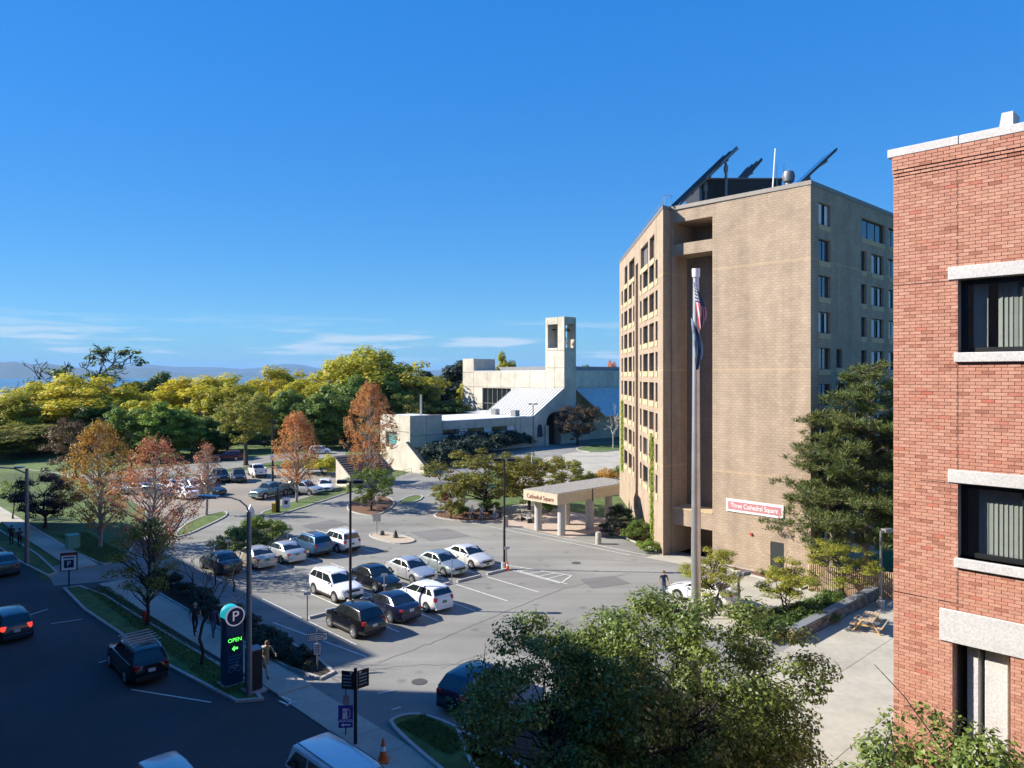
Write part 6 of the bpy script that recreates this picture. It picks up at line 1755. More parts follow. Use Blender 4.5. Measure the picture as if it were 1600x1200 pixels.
def flagmat():
    m, n, l, b_ = _nt('striped_flag'); uv = n.new('ShaderNodeUVMap'); uv.uv_map = 'UVMap'; sp = n.new('ShaderNodeSeparateXYZ'); l.new(uv.outputs[0], sp.inputs[0])
    # stripes run down the limp cloth; blue field with white stars at the top
    mu = n.new('ShaderNodeMath'); mu.operation = 'MULTIPLY'; mu.inputs[1].default_value = 6.5; l.new(sp.outputs['X'], mu.inputs[0])
    fr = n.new('ShaderNodeMath'); fr.operation = 'FRACT'; l.new(mu.outputs[0], fr.inputs[0])
    gt = n.new('ShaderNodeMath'); gt.operation = 'GREATER_THAN'; gt.inputs[1].default_value = 0.5; l.new(fr.outputs[0], gt.inputs[0])
    mx = n.new('ShaderNodeMix'); mx.data_type = 'RGBA'; mx.inputs['A'].default_value = (0.42, 0.03, 0.045, 1); mx.inputs['B'].default_value = (0.7, 0.68, 0.66, 1); l.new(gt.outputs[0], mx.inputs['Factor'])
    vo = n.new('ShaderNodeTexVoronoi'); vo.inputs['Scale'].default_value = 14; vo.inputs['Randomness'].default_value = 0.15; l.new(uv.outputs[0], vo.inputs['Vector'])
    st = n.new('ShaderNodeMath'); st.operation = 'LESS_THAN'; st.inputs[1].default_value = 0.28; l.new(vo.outputs['Distance'], st.inputs[0])
    bl_ = n.new('ShaderNodeMix'); bl_.data_type = 'RGBA'; bl_.inputs['A'].default_value = (0.025, 0.035, 0.10, 1); bl_.inputs['B'].default_value = (0.7, 0.7, 0.7, 1); l.new(st.outputs[0], bl_.inputs['Factor'])
    lt = n.new('ShaderNodeMath'); lt.operation = 'LESS_THAN'; lt.inputs[1].default_value = 0.42; l.new(sp.outputs['Y'], lt.inputs[0])
    m2 = n.new('ShaderNodeMix'); m2.data_type = 'RGBA'; l.new(lt.outputs[0], m2.inputs['Factor']); l.new(mx.outputs['Result'], m2.inputs['A']); l.new(bl_.outputs['Result'], m2.inputs['B'])
    l.new(m2.outputs['Result'], b_.inputs['Base Color']); b_.inputs['Roughness'].default_value = 0.85
    return m
M['usflag'] = flagmat()
limp_flag('flag', zat(440, 25), zat(517, 25), -0.12, 0.06, M['usflag'], 'limp red, white and blue striped flag at the top of the pole', 1)
limp_flag('flag', zat(497, 25), zat(580, 25), -0.20, -0.08, mat('blue_flag_cloth', (0.07, 0.12, 0.22), 0.85, 0.4, 3.0, c2=(0.25, 0.36, 0.45)), 'limp dark and light blue flag hanging below the striped one', 2)
# small flagpole by the canopy
p = G(831, 802)
root = empty('flagpole', p, 0, 'short white flagpole behind the canopy lettering', 'flagpole'); h = zat(712, p.y)
b = MB(); b.tube((0, 0, 0), (0, 0, h), 0.05, 0.035); b.build('pole', M['white'], root)
b = MB()
for i in range(7):
    b.v += [(0.03, -0.03, h - .25 - i * .28), (0.10 + .1 * math.sin(i), -0.09 + .05 * (i % 2), h - .4 - i * .28), (0.36 - .02 * i, -.02 + .06 * (i % 2), h - .75 - i * .24)]
for i in range(6):
    for j in range(2): b.f.append((i * 3 + j, i * 3 + j + 1, (i + 1) * 3 + j + 1, (i + 1) * 3 + j))
b.mi = [0] * len(b.f); b.uv = [[(j / 2, i / 6), ((j + 1) / 2, i / 6), ((j + 1) / 2, (i + 1) / 6), (j / 2, (i + 1) / 6)] for i in range(6) for j in range(2)]
setp(b.build('flag', M['usflag']), 'small striped flag on the short white pole', 'flag').location = p

# parking totem
p = AB(35.0, 14.75)
HD = A1 + math.pi                           # its face looks along the street
tot = empty('parking_totem', p, HD - R(-90), 'dark blue parking totem with lit round P sign and green OPEN display', 'sign')
tot.rotation_euler = (0, 0, HD + R(90))      # local -y is the face
M['totem'] = mat('totem_blue', (0.012, 0.05, 0.10), 0.35, 0.1, 2.0)
M['cyan'] = emis('lit_cyan_acrylic', (0.02, 0.62, 0.72), 0.28); M['green_led'] = emis('green_led', (0.10, 1.0, 0.12), 0.9); M['pale_lit'] = emis('lit_white_letter', (0.75, 0.72, 0.95), 0.16)
TWI, TH = 0.86, zat(962, p.y)
b = MB(); b.box((0, 0, TH / 2 + .06), (TWI, 0.66, TH)); bevel(b.build('body', M['totem'], tot), 0.04, 2)
b = MB(); b.box((0, 0, 0.05), (1.12, 0.9, 0.16)); b.build('base', M['kerb'], tot)
zc = zat(960, p.y)
def discY(mb_, r0, y0, y1, zc, n=28, ri=0.0):
    vv = []
    for y in (y0, y1):
        for k in range(n): t = 2 * math.pi * k / n; vv.append((r0 * math.cos(t), y, zc + r0 * math.sin(t)))
    mb_.add(vv, [(k, (k + 1) % n, n + (k + 1) % n, n + k) for k in range(n)] + [tuple(range(n)), tuple(range(2 * n - 1, n - 1, -1))])
b = MB(); discY(b, 0.44, -0.34, 0.34, zc); b.build('lit_drum', M['cyan'], tot, smooth=True)
b = MB(); discY(b, 0.46, -0.40, -0.342, zc); b.build('ring', M['pale_lit'], tot)
b = MB(); discY(b, 0.40, -0.412, -0.401, zc); b.build('disc', M['navy'], tot)
def ttext(body, size, z, m_, y=-0.39, sx=1.0, parent=tot, name='lettering', x=0.0):
    me = textmesh(body, size, name, 0.004); me.materials.append(m_)
    o = bpy.data.objects.new(name, me); COL.objects.link(o); o.parent = parent; o.rotation_euler = (R(90), 0, 0); o.location = (x, y, z); o.scale = (sx, 1, 1); return o
ttext('P', 0.66, zc, M['pale_lit'], -0.422)
ttext('P', 0.66, zc, M['pale_lit'], -0.426, 1.07)
zo = zat(997, p.y)
b = MB(); b.box((0.0, -0.342, zo), (0.74, 0.02, 0.32)); b.build('display', M['black'], tot); ttext('OPEN', 0.26, zo, M['green_led'], -0.360)
za = zat(1010, p.y)
b = MB(); b.box((-0.02, -0.342, za), (0.36, 0.02, 0.32)); b.build('display', M['black'], tot)
b = MB(); b.extrude([(-.15, -.355, za), (-.02, -.355, za + .13), (-.02, -.355, za + .05), (.14, -.355, za + .05), (.14, -.355, za - .05), (-.02, -.355, za - .05), (-.02, -.355, za - .13)], (0, -0.006, 0)); b.build('arrow', M['green_led'], tot)
dim = mat('dim_blue_print', (0.05, 0.16, 0.24), 0.6, 0.1, 3.0)
for k in range(4):
    b = MB(); b.box((-0.02 - 0.02 * k, -0.335, za - .36 - k * .15), (0.66 - 0.07 * k, 0.012, 0.06)); b.build('print_line', dim, tot)
zb = zat(1042, p.y)
b = MB()
for sx in (-.17, .17):
    n = 14
    pts = [Vector((sx + .13 * math.cos(2 * math.pi * k / n), -.338, zb + .13 * math.sin(2 * math.pi * k / n))) for k in range(n + 1)]; b.path(pts, 0.013, 4)
b.path([Vector((-.17, -.338, zb)), Vector((-.06, -.338, zb + .18)), Vector((.12, -.338, zb + .18)), Vector((0, -.338, zb)), Vector((-.06, -.338, zb + .18))], 0.012, 4)
b.path([Vector((.17, -.338, zb)), Vector((.10, -.338, zb + .24)), Vector((.18, -.338, zb + .26))], 0.012, 4)
b.build('bicycle_symbol', mat('grey_print', (0.35, 0.38, 0.42), 0.6, 0.1, 3.0), tot)
# electrical cabinet beside it
p = AB(33.6, 15.2); root = empty('utility_cabinet', p, A1, 'black utility cabinet on a pale plinth behind the street lamp', 'cabinet')
b = MB(); b.box((0, 0, 0.06), (1.0, 0.9, 0.12)); b.build('plinth', M['kerb'], root)
b = MB(); b.box((0, 0, 1.05), (0.62, 0.6, 1.85)); bevel(b.build('body', M['black'], root), 0.03)
b = MB(); b.box((0, 0, 2.0), (0.66, 0.64, 0.05)); b.build('lid', M['grey_metal'], root)
p = AB(71.6, 16.4, .095); b = MB(); b.box((0, 0, 0.55), (1.1, 0.9, 1.1)); b.box((0, 0, 1.13), (1.15, 0.95, 0.06)); o = bevel(b.build('transformer_box', mat('pale_green_paint', (0.16, 0.36, 0.28), 0.6, 0.1, 3.0)), 0.03)
o.location = p; o.rotation_euler = (0, 0, A1); setp(o, 'pale green transformer box on the shaded lawn', 'utility box')

# signs
def post_sign(name, p, h, label, r_=0.035, m_=None, rz_=0.0, cat='sign'):
    root = empty(name, p, rz_, label, cat)
    b = MB(); b.tube((0, 0, 0), (0, 0, h), r_, r_); b.build('post', m_ or M['grey_metal'], root); return root
def board(root, name, c, size, m_): b = MB(); b.box(c, size); return b.build(name, m_, root)
FACE = A1 - R(0)                             # boards face down-street: local -y looks to the camera
def stext(root, s, size, c, m_, sx=1.0): return ttext(s, size, c[2], m_, c[1], sx, root, 'lettering', c[0])
# one way sign
p = AB(33.6, 18.5, .09); rt = post_sign('one_way_sign', p, zat(985, p.y), 'one way arrow sign over a small notice at the corner of the hedge bed', rz_=R(12)); h = zat(997, p.y)
board(rt, 'arrow_board', (0, -.05, h), (1.0, .02, .40), M['black']); board(rt, 'arrow_face', (0, -.064, h), (0.95, .008, .34), M['letter_white'])
b = MB(); b.extrude([(-.44, -.07, h - .12), (.22, -.07, h - .12), (.22, -.07, h - .155), (.45, -.07, h), (.22, -.07, h + .155), (.22, -.07, h + .12), (-.44, -.07, h + .12)], (0, -.004, 0)); b.build('arrow', M['black'], rt)
b = MB(); b.extrude([(-.40, -.076, h - .085), (.25, -.076, h - .085), (.38, -.076, h), (.25, -.076, h + .085), (-.40, -.076, h + .085)], (0, -.003, 0)); b.build('arrow_inset', M['letter_white'], rt)
stext(rt, 'ONE WAY', 0.15, (-.06, -.084, h), M['black'])
board(rt, 'notice', (0, -.05, h - .62), (.34, .02, .55), mat('pale_notice', (0.5, 0.52, 0.54), .6, .1, 3.0))
for k in range(5): board(rt, 'print_line', (0, -.064, h - .45 - k * .09), (.24, .006, .03), M['navy'])
# wayfinding double board
p = AB(25.9, 15.95, .045); rt = post_sign('wayfinding_sign', p, zat(1046, p.y), 'black two winged wayfinding sign on a black post by the pavement', .07, M['dark_metal'], R(8)); h = zat(1063, p.y)
for sx, rot in ((-1, -0.35), (1, 0.6)):
    b = MB(); b.box((0, 0, 0), (.52, .03, .72), 0); o = b.build('board', M['black'], rt); o.location = (sx * .30, -.02 - (0.02 if sx < 0 else -.08), h); o.rotation_euler = (0, 0, rot)
    for k in range(4): q = MB(); q.box((-.02, -.02, .18 - k * .13), (.36, .006, .045)); q.build('print_line', mat('grey_print2', (.35, .36, .38), .6, .1, 3.0), o)
    q = MB(); q.box((-.15 * sx, -.02, .29), (.09, .006, .07)); q.build('arrow', M['letter_white'], o)
# charging station sign
p = AB(26.8, 16.05, .045); rt = post_sign('charging_sign', p, zat(1075, p.y), 'purple charging station sign with white pump symbol and arrow', .035, M['grey_metal'], R(4)); h = zat(1115, p.y)
PU = mat('purple_sign', (0.075, 0.045, 0.33), .5, .08, 3.0)
board(rt, 'pump_board', (0, -.05, h), (.60, .02, .64), PU); board(rt, 'arrow_board', (0, -.05, h - .48), (.58, .02, .24), PU)
b = MB(); b.box((-.03, -.066, h - .02), (.20, .008, .42)); b.build('pump_symbol', M['letter_white'], rt)
b = MB(); b.path([Vector((.10, -.066, h - .18)), Vector((.17, -.066, h - .14)), Vector((.17, -.066, h + .10)), Vector((.10, -.066, h + .18))], .015, 4); b.build('hose_symbol', M['letter_white'], rt)
stext(rt, 'EV', .14, (-.03, -.074, h + .06), PU); stext(rt, 'ELECTRIC VEHICLE', .06, (0, -.066, h - .275), M['letter_white'])
b = MB(); b.extrude([(-.2, -.062, h - .48), (-.08, -.062, h - .40), (-.08, -.062, h - .45), (.2, -.062, h - .45), (.2, -.062, h - .51), (-.08, -.062, h - .51), (-.08, -.062, h - .56)], (0, -.004, 0)); b.build('arrow', M['letter_white'], rt)
board(rt, 'small_notice', (.02, -.05, h + .55), (.26, .02, .38), mat('pink_notice', (.4, .3, .34), .6, .1, 3.0))
# stop sign
p = G(695, 811); rt = post_sign('stop_sign', p, zat(768, p.y) + .3, 'red octagonal stop sign at the corner before the small tree', rz_=R(15)); h = zat(776, p.y)
oc = [(.42 * math.cos(R(22.5 + 45 * k)), -.05, h + .42 * math.sin(R(22.5 + 45 * k))) for k in range(8)]
b = MB(); b.extrude([(x * 1.07, y + .002, h + (z - h) * 1.07) for x, y, z in oc], (0, .015, 0)); b.build('rim', M['letter_white'], rt)
b = MB(); b.extrude(oc, (0, -.012, 0)); b.build('board', M['sign_red'], rt); stext(rt, 'STOP', .26, (0, -.07, h), M['letter_white'])
# back of a sign on the gravel island, small signs in the lot
p = G(589, 835, .1); rt = post_sign('road_sign', p, zat(803, p.y), 'back of a square sign on the gravel island', rz_=R(-8)); board(rt, 'board', (0, -.03, zat(810, p.y)), (.75, .02, .75), mat('sign_back', (.42, .40, .34), .6, .1, 3.0))
p = G(588, 802, .1); rt = post_sign('road_sign', p, zat(775, p.y), 'small white sign on the mulched tree island', rz_=R(60)); board(rt, 'board', (0, -.03, zat(780, p.y)), (.35, .02, .55), M['letter_white'])
p = AB(58.6, 13.2, .1); rt = post_sign('banner_sign', p, 2.3, 'white banner sign with dark P square at the driveway corner', .05, M['black'], R(20)); board(rt, 'frame', (0, 0, 1.75), (1.05, .06, 1.25), M['black']); board(rt, 'board', (0, -.04, 1.68), (.90, .02, 1.0), M['letter_white']); board(rt, 'square', (0, -.056, 1.62), (.6, .01, .55), M['navy']); stext(rt, 'P', .5, (0, -.07, 1.62), M['letter_white']); board(rt, 'header', (0, -.056, 2.26), (.85, .01, .1), M['sign_red']); board(rt, 'print_line', (0, -.056, 2.05), (.7, .01, .09), M['navy'])
for i, (a_, b_, lab) in enumerate(((40.9, 21.85, 'small bay sign on a thin post before the black crossover'), (41.2, 27.55, 'small bay sign before the black sedan'), (41.2, 33.25, 'thin bay sign post at the wheel stop of the silver sedan'), (41.2, 38.6, 'small bay sign next to the lamp post with the cone'), (58.2, 29.3, 'small bay sign behind the blue off-roader'), (58.2, 24.2, 'small bay sign behind the beige sedan'))):
    rt = post_sign('bay_sign', AB(a_, b_, .014), 1.75, lab, .035, M['grey_metal'], A2 - R(20)); rt['group'] = 'bay signs of the lot'
    board(rt, 'board', (0, -.04, 1.66), (.42 if i != 2 else .1, .02, .18), mat('bay_board', (.5, .5, .5), .6, .1, 3.0) if i == 0 else bpy.data.materials['bay_board'])
# wheel stops
ws = [(41.15, 23.2), (41.6, 26.3), (41.1, 34.75), (41.1, 37.6), (41.15, 31.95), (58.4, 25.4), (58.4, 27.9)]
for i, (a_, b_) in enumerate(ws):
    b = MB(); b.extrude([(-1.1, -.11, 0), (-1.1, .11, 0), (-1.1, .07, .16), (-1.1, -.07, .16)], (2.2, 0, 0)); o = b.build('wheel_stop', M['kerb']); o.location = AB(a_, b_, .015); o.rotation_euler = (0, 0, A2)
    setp(o, ['concrete wheel stop before the black crossover', 'concrete wheel stop under the nose of the white off-roader', 'concrete wheel stop before the grey green sedan', 'concrete wheel stop before the silvery white sedan by the cone', 'concrete wheel stop before the silver sedan facing the camera', 'concrete wheel stop behind the beige sedan', 'concrete wheel stop behind the silver sedan in the back row'][i], 'wheel stop', 'wheel stops of the lot')
# cones
def cone(p, label, s=1.0):
    root = empty('traffic_cone', p, 0, label, 'cone'); root.scale = (s, s, s)
    b = MB(); b.box((0, 0, .02), (.38, .38, .04)); b.build('base', M['orange'], root)
    lathe_obj('body', [(.14, .04), (.09, .33)], M['orange'], root); lathe_obj('collar', [(.092, .33), (.07, .48)], M['letter_white'], root); lathe_obj('tip', [(.07, .48), (.03, .72), (0, .72)], M['orange'], root)
cone(G(793, 891, .016), 'orange traffic cone at the foot of the lamp post'); cone(AB(24.0, 16.0, .045), 'tall orange cone standing on the pavement by the van', 1.2)
# bollards
for px, py, lab in ((935, 850, 'pale concrete bollard at the kerb before the tower shrubs'), (790, 823, 'pale concrete bollard behind the tall lamp post with the cone')):
    b = MB(); b.lathe([(.26, 0), (.26, .95), (.20, 1.05), (0, 1.06)], 16); o = b.build('bollard', M['concrete'], smooth=True); o.location = G(px, py, .02); setp(o, lab, 'bollard', 'concrete bollards')
# bench
p = G(822, 815, .03); root = empty('bench', p, A1 - R(20) + math.pi, 'pale park bench left of the canopy', 'bench')
for k in range(4): b = MB(); b.box((0, -.2 + k * .13, .46), (1.9, .11, .04)); b.build('seat_slat', M['kerb'], root)
for k in range(3): b = MB(); b.box((0, .28, .60 + k * .14), (1.9, .04, .11)); b.build('back_slat', M['kerb'], root)
for sx in (-.8, .8): b = MB(); b.box((sx, .05, .22), (.08, .5, .44)); b.box((sx, .30, .5), (.07, .05, .9)); b.build('leg', M['dark_metal'], root)
# picnic table
p = AB(16.9, 44.6, .08); root = empty('picnic_table', p, A2 + R(10), 'weathered wooden picnic table on the plaza by the brick building', 'picnic table')
for k in range(5): b = MB(); b.box((0, -.32 + k * .16, .76), (2.0, .145, .04)); b.build('top_plank', M['wood'], root)
for sy in (-.72, .72):
    for k in range(2): b = MB(); b.box((0, sy - .075 + k * .15, .45), (2.0, .14, .04)); b.build('bench_plank', M['wood'], root)
for sx in (-.7, .7):
    for sg in (-1, 1): b = MB(); b.path([Vector((sx, sg * .22, .74)), Vector((sx, sg * .72, 0))], .05, 6); b.build('leg', M['wood_new'], root)
    b = MB(); b.box((sx + .06, 0, .41), (.05, 1.6, .10)); b.build('crossbar', M['wood_new'], root)
# stone retaining wall
wl0_ = AB(18.95, 39.5); wr = empty('stone_wall', AB(18.9, 45), 0, 'low dry laid stone wall with flat bluestone caps along the plaza', 'wall')
STM = [mat('wall_stone_%d' % i, c, .9, .3, 5.0, bump=.5) for i, c in enumerate(((.20, .14, .09), (.26, .19, .12), (.15, .11, .085), (.30, .23, .16), (.19, .16, .13)))]
b = MB(); b.box(AB(19.12, 46.6, .40), (.36, 14.2, .62), A1); b.build('core', STM[2], wr, wr.location)
rw = random.Random(4)
for c_ in range(4):
    u = 39.45 + rw.uniform(0, .15); z = .10 + c_ * .16
    while u < 53.4:
        L_ = rw.uniform(.25, .62); hh = .145
        b = MB(); b.box(AB(18.90 + rw.uniform(-.02, .02), u + L_ / 2, z + hh / 2), (.14, L_ - .03, hh), A1 + rw.uniform(-.015, .015))
        b.build('stone', STM[rw.randrange(5)], wr, wr.location); u += L_
u = 39.4; capm = mat('bluestone_cap', (.17, .18, .19), .8, .2, 3.0)
while u < 53.2:
    L_ = 1.15; b = MB(); b.box(AB(19.08, u + L_ / 2, .77), (.60, L_ - .015, .08), A1); bevel(b.build('cap_stone', capm, wr, wr.location), .012, 1); u += L_
b = MB(); b.box(AB(19.1, 39.42, .40), (.4, .12, .64), A1); b.build('stone', STM[1], wr, wr.location)
# wooden fence behind the pines
fr_ = empty('wooden_fence', AB(20.4, 50.9), 0, 'pale vertical board fence between the pines and the tan tower', 'fence')
for k in range(44):
    b = MB(); b.box(AB(22.9 - 0.112 * k, 49.9 + .040 * k, .95), (.115, .03, 1.8 + .02 * (k % 3)), A1 - .34); b.build('board', M['wood'], fr_, fr_.location)
b = MB(); b.path([AB(22.9, 49.96, 1.4), AB(18.05, 51.69, 1.4)], .05, 4); b.build('rail', M['wood'], fr_, fr_.location)
b = MB(); b.path([AB(22.9, 49.96, .5), AB(18.05, 51.69, .5)], .05, 4); b.build('rail', M['wood'], fr_, fr_.location)
# refuse bins by the brick building
p = AB(18.6, 54.0, .08); b = MB(); b.box((0, 0, .6), (.8, .8, 1.2)); b.box((0, 0, 1.24), (.88, .88, .1)); o = bevel(b.build('litter_bin', M['dark_metal']), .03); o.location = p; o.rotation_euler = (0, 0, A1); setp(o, 'dark square litter bin at the end of the stone wall', 'bin')
# gate post at the sandy lot
p = G(428, 802); b = MB(); b.box((0, 0, .55), (.35, .35, 1.1)); o = b.build('ticket_post', mat('yellow_paint', (.55, .36, .03), .6, .1, 3.0)); o.location = p; setp(o, 'yellow ticket post at the entrance of the sandy lot', 'bollard')
p = G(434, 801); b = MB(); b.box((0, 0, 1.0), (.4, .4, 2.0)); b.box((0, 0, 2.3), (.12, .12, .8)); o = b.build('barrier_cabinet', M['dark_metal']); o.location = p; setp(o, 'dark barrier cabinet beside the yellow ticket post', 'cabinet')
p = G(447, 800); rt = post_sign('lot_sign', p, 1.4, 'white sign board in front of the pickup', rz_=R(10)); board(rt, 'board', (0, -.03, 1.0), (.8, .03, 1.1), M['letter_white']); board(rt, 'symbol', (0, -.05, 1.05), (.35, .01, .4), M['navy'])
# handrails
def handrail(pts, label):
    root = empty('handrail', pts[0], 0, label, 'railing'); u = root.location
    for z in (.9, .5): b = MB(); b.path([q + Vector((0, 0, z)) for q in pts], .025, 6); b.build('rail', M['dark_metal'], root, u)
    for q in pts: b = MB(); b.tube(q, q + Vector((0, 0, .9)), .025); b.build('post', M['dark_metal'], root, u)
handrail([G(690, 809), G(705, 800), G(722, 792)], 'dark handrail by the stop sign')
handrail([G(622, 748), G(632, 744), G(643, 741)], 'thin handrail on the grass in front of the concrete wedge')
for px, py, lab in ((597, 836, 'dark boulder on the gravel island, left one'), (618, 840, 'upright pointed stone on the gravel island')):
    b = MB(); b.lathe([(0.0, 0), (.25, 0), (.2, .3), (.12, .55 if px > 600 else .4), (0, .75 if px > 600 else .45)], 7); o = b.build('boulder', M['stone_dark']); o.location = G(px, py, .09); setp(o, lab, 'boulder')
# hydrant
p = AB(47.2, 14.6, .09); root = empty('fire_hydrant', p, 0, 'dark red fire hydrant on the verge under the thin leaved tree', 'hydrant')
lathe_obj('body', [(.16, 0), (.16, .06), (.11, .08), (.11, .5), (.14, .52), (.12, .62), (.04, .7), (0, .72)], M['sign_red'], root)
b = MB(); b.tube((-.2, 0, .42), (.2, 0, .42), .06); b.build('outlet', M['sign_red'], root)
# ================================================================ people
SKIN = mat('skin', (0.42, 0.25, 0.17), .6, .08, 4.0)
def cloth(name, c): return mat('cloth_' + name, c, .85, .15, 5.0)
def person(p, facing, label, top, legs, hair, pose='walk', h=1.75, bare_arms=True, group=None, bag=None, shorts=False):
    k = h / 1.75
    root = empty('person', p, facing - R(90), label, 'person', group)      # local +y is forward
    J = {}
    if pose == 'sit':
        J = dict(pel=(0, 0, .48), sp=(0, .0, .72), ch=(0, .03, .95), nk=(0, .05, 1.10), hd=(0, .08, 1.24), ht=(0, .09, 1.34),
                 hl=(.10, .02, .46), kl=(.13, .42, .48), al=(.13, .44, .08), tl=(.14, .60, .04), hr=(-.10, .02, .46), kr=(-.12, .42, .48), ar=(-.14, .40, .08), tr=(-.15, .56, .04),
                 sl=(.20, .03, 1.02), el=(.27, .10, .78), wl=(.20, .32, .62), fl=(.17, .40, .60), sr=(-.20, .03, 1.02), er=(-.27, .12, .78), wr=(-.18, .34, .64), fr=(-.15, .42, .62))
    else:
        st = {'walk': .22, 'stand': .04, 'run': .42}[pose]; ln = {'walk': .02, 'stand': 0, 'run': .16}[pose]
        up = .28 if pose == 'run' else .05
        J = dict(pel=(0, 0, .93), sp=(0, ln * .3, 1.12), ch=(0, ln * .7, 1.33), nk=(0, ln, 1.48), hd=(0, ln + .02, 1.60), ht=(0, ln + .02, 1.70),
                 hl=(.10, 0, .90), kl=(.11, st * .75, .50), al=(.11, st * 1.0, .09), tl=(.12, st * 1.0 + .17, .04),
                 hr=(-.10, 0, .90), kr=(-.11, -st * .15, .49), ar=(-.11, -st * 1.15, .09 + up), tr=(-.12, -st * 1.15 + .14, .04 + up * .5),
                 sl=(.20, ln * .8, 1.41), el=(.26, -st * .6 + ln, 1.15), wl=(.25, -st * .35 + ln + (.2 if pose == 'run' else .02), .95 + (.15 if pose == 'run' else 0)), fl=(.24, -st * .3 + ln + .04 + (.24 if pose == 'run' else 0), .84 + (.2 if pose == 'run' else 0)),
                 sr=(-.20, ln * .8, 1.41), er=(-.26, st * .4 + ln, 1.14), wr=(-.25, st * .9 + ln, .96 + (.2 if pose == 'run' else 0)), fr=(-.24, st * 1.05 + ln, .86 + (.24 if pose == 'run' else 0)))
    rad = dict(pel=(.15, .11), sp=(.145, .10), ch=(.165, .11), nk=(.055, .055), hd=(.085, .10), ht=(.06, .07), hl=(.095, .095), kl=(.062, .065), al=(.04, .045), tl=(.042, .03), hr=(.095, .095), kr=(.062, .065), ar=(.04, .045), tr=(.042, .03), sl=(.068, .065), el=(.045, .045), wl=(.03, .03), fl=(.035, .022), sr=(.068, .065), er=(.045, .045), wr=(.03, .03), fr=(.035, .022))
    names = list(J); idx = {n: i for i, n in enumerate(names)}
    E_ = [('pel', 'sp'), ('sp', 'ch'), ('ch', 'nk'), ('nk', 'hd'), ('hd', 'ht'), ('pel', 'hl'), ('hl', 'kl'), ('kl', 'al'), ('al', 'tl'), ('pel', 'hr'), ('hr', 'kr'), ('kr', 'ar'), ('ar', 'tr'), ('ch', 'sl'), ('sl', 'el'), ('el', 'wl'), ('wl', 'fl'), ('ch', 'sr'), ('sr', 'er'), ('er', 'wr'), ('wr', 'fr')]
    me = bpy.data.meshes.new('body'); me.from_pydata([Vector(J[n]) * k for n in names], [(idx[a], idx[b_]) for a, b_ in E_], [])
    o = bpy.data.objects.new('body', me); COL.objects.link(o)
    sk = o.modifiers.new('skin', 'SKIN'); sk.use_smooth_shade = True
    for i, n in enumerate(names):
        v = me.skin_vertices[0].data[i]; v.radius = tuple(r_ * k for r_ in rad[n]); v.use_root = (n == 'pel')
    su = o.modifiers.new('sub', 'SUBSURF'); su.levels = su.render_levels = 1
    dg = bpy.context.evaluated_depsgraph_get(); nm = bpy.data.meshes.new_from_object(o.evaluated_get(dg)); bpy.data.objects.remove(o)
    nm.materials.clear()
    for m_ in (top, legs, SKIN, M['black']): nm.materials.append(m_)
    def seg(p, a, b_):
        a, b_ = Vector(J[a]) * k, Vector(J[b_]) * k; t = max(0, min(1, (p - a).dot(b_ - a) / (b_ - a).length_squared)); return (p - a.lerp(b_, t)).length, t
    for f in nm.polygons:
        c = f.center; best = min(((seg(c, a, b_), (a, b_)) for a, b_ in E_), key=lambda q: q[0][0]); (d_, t), (a, b_) = best; mi = 0
        if b_ in ('hd', 'ht') or a == 'nk': mi = 2
        elif b_ in ('hl', 'hr', 'kl', 'kr'): mi = 2 if (shorts and b_[0] == 'k' and t > .75) else 1
        elif b_ in ('al', 'ar'): mi = 2 if shorts else 1
        elif b_ in ('tl', 'tr'): mi = 3
        elif b_ in ('fl', 'fr'): mi = 2
        elif b_ in ('wl', 'wr', 'el', 'er') and bare_arms: mi = 2 if (b_[0] == 'w' or t > .6) else 0
        elif a == 'pel' and t < .35: mi = 1
        f.material_index = mi
    nm.name = 'body'
    link('body', nm, root)
    hc = Vector(J['hd']) * k
    b = MB(); n1, n2 = 10, 7
    for i in range(n2 + 1):
        ph = math.pi * .56 * i / n2
        for j in range(n1):
            t = 2 * math.pi * j / n1; b.v.append((hc.x + .108 * k * math.sin(ph) * math.cos(t), hc.y - .018 + .122 * k * math.sin(ph) * math.sin(t), hc.z + .03 + .125 * k * math.cos(ph) + (.035 if math.sin(t) > .3 and i > 4 else 0)))
    b.f = [(i * n1 + j, i * n1 + (j + 1) % n1, (i + 1) * n1 + (j + 1) % n1, (i + 1) * n1 + j) for i in range(n2) for j in range(n1)]; b.mi = [0] * len(b.f); b.uv = [None] * len(b.f)
    b.build('hair', hair, root, smooth=True)
    # nose and ears so that the head reads as a face
    b = MB(); b.box((hc.x, hc.y + .115 * k, hc.z - .005), (.025, .03, .04)); b.build('nose', SKIN, root)
    for sx in (-1, 1): b = MB(); b.box((hc.x + sx * .095 * k, hc.y, hc.z), (.02, .04, .06)); b.build('ear', SKIN, root)
    # fingers
    for s_ in ('l', 'r'):
        f0, w0 = Vector(J['f' + s_]) * k, Vector(J['w' + s_]) * k; d = (f0 - w0).normalized(); sd = Vector((0, 1, 0)) if abs(d.y) < .8 else Vector((0, 0, 1))
        sd = (sd - d * sd.dot(d)).normalized(); b = MB()
        for q, ln_ in enumerate((.062, .075, .07, .055)):
            a = f0 + sd * (-.027 + .018 * q) + d * .012; b.path([a, a + d * ln_ * .55, a + d * ln_ + Vector((0, 0, 0)) + (Vector((0, 0, -1)).cross(sd)) * .012], [.0095, .009, .0075], 5)
        a = f0 + sd * .034 - d * .035; b.path([a, a + sd * .022 + d * .03, a + sd * .026 + d * .055], [.011, .010, .008], 5)
        b.build('fingers', SKIN, root)
    if bag:
        b = MB(); c = (0, J['ch'][1] * k - .2, 1.22 * k); b.box(c, (.30, .18, .44)); bevel(b.build('backpack', bag, root), .05, 2)
    return root
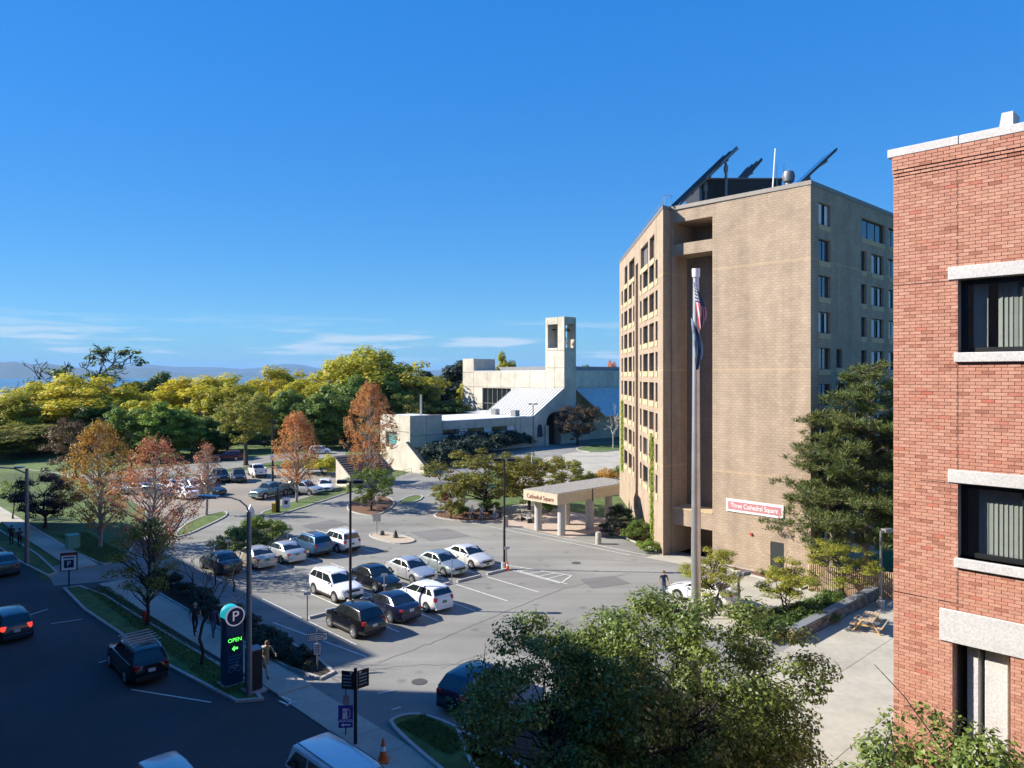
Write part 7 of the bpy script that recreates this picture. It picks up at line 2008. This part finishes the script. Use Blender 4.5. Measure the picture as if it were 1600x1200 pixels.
HB, HD_, HG = mat('dark_hair', (.03, .02, .015), .8, .2, 9.0), mat('brown_hair', (.11, .06, .03), .8, .2, 9.0), mat('grey_hair', (.4, .38, .36), .8, .2, 9.0)
navy, jean, khaki, blk, pale, wht = cloth('navy', (.02, .03, .07)), cloth('denim', (.08, .11, .17)), cloth('khaki', (.33, .26, .16)), cloth('black', (.02, .02, .022)), cloth('pale_blue', (.42, .48, .55)), cloth('white', (.7, .7, .7))
person(G(1037, 932, .016), R(-80), 'man in navy shirt walking across the sunlit lot', navy, jean, HD_, 'walk')
person(AB(34.7, 16.3, .11), A1 + math.pi, 'person with pale bag running along the shaded pavement past the cabinet', mat('cloth_ochre', (.30, .25, .10), .85, .2, 5.0), khaki, HD_, 'run', bag=cloth('pale_bag', (.5, .52, .55)), shorts=True)
person(AB(42.9, 15.95, .11), A1 + math.pi, 'bald person in dark clothes carrying a bag on the shaded pavement', blk, blk, SKIN, 'walk', 1.82, group='walkers on the shaded pavement')
person(AB(41.9, 16.6, .11), A1 + math.pi, 'person in purple jacket behind the bare young tree', cloth('plum', (.06, .05, .12)), jean, HB, 'walk', 1.7, group='walkers on the shaded pavement')
person(AB(40.9, 16.9, .11), A1 + math.pi, 'person in grey nearest the totem among the walkers', cloth('grey', (.25, .25, .25)), blk, HB, 'walk', 1.7, group='walkers on the shaded pavement')
person(G(18, 852, .11), A1, 'dark figure walking left of the street lamp at the edge of the lawn', blk, blk, HB, 'walk')
person(G(31, 856, .11), A1, 'dark figure walking next to the street lamp pole', cloth('dark_grey', (.05, .05, .06)), blk, HB, 'walk', 1.7)
# seated people under the crab tree, each on a stone block
for i, (px, top, leg, hr, lab) in enumerate(((737, pale, blk, HG, 'person in pale blue seated under the crab tree, nearest the stop sign'), (753, cloth('sky', (.3, .4, .55)), jean, HG, 'person in blue seated in the middle under the crab tree'), (772, wht, cloth('lightblue', (.3, .4, .5)), HG, 'person in white top seated under the crab tree, nearest the lamp post'))):
    p = G(px, 810, .1); f_ = R(-70 + 20 * i)
    person(p, f_, lab, top, leg, hr, 'sit', group='people seated under the crab tree')
    b = MB(); b.box((0, 0, .2), (.5, .42, .38)); o = b.build('stone_seat', M['kerb']); o.location = p + Vector((-.02 * math.cos(f_), -.02 * math.sin(f_), 0)); o.rotation_euler = (0, 0, f_); setp(o, ['stone seat under the person in pale blue', 'stone seat under the person in blue', 'stone seat under the person in the white top'][i], 'seat', 'stone seats under the crab tree')
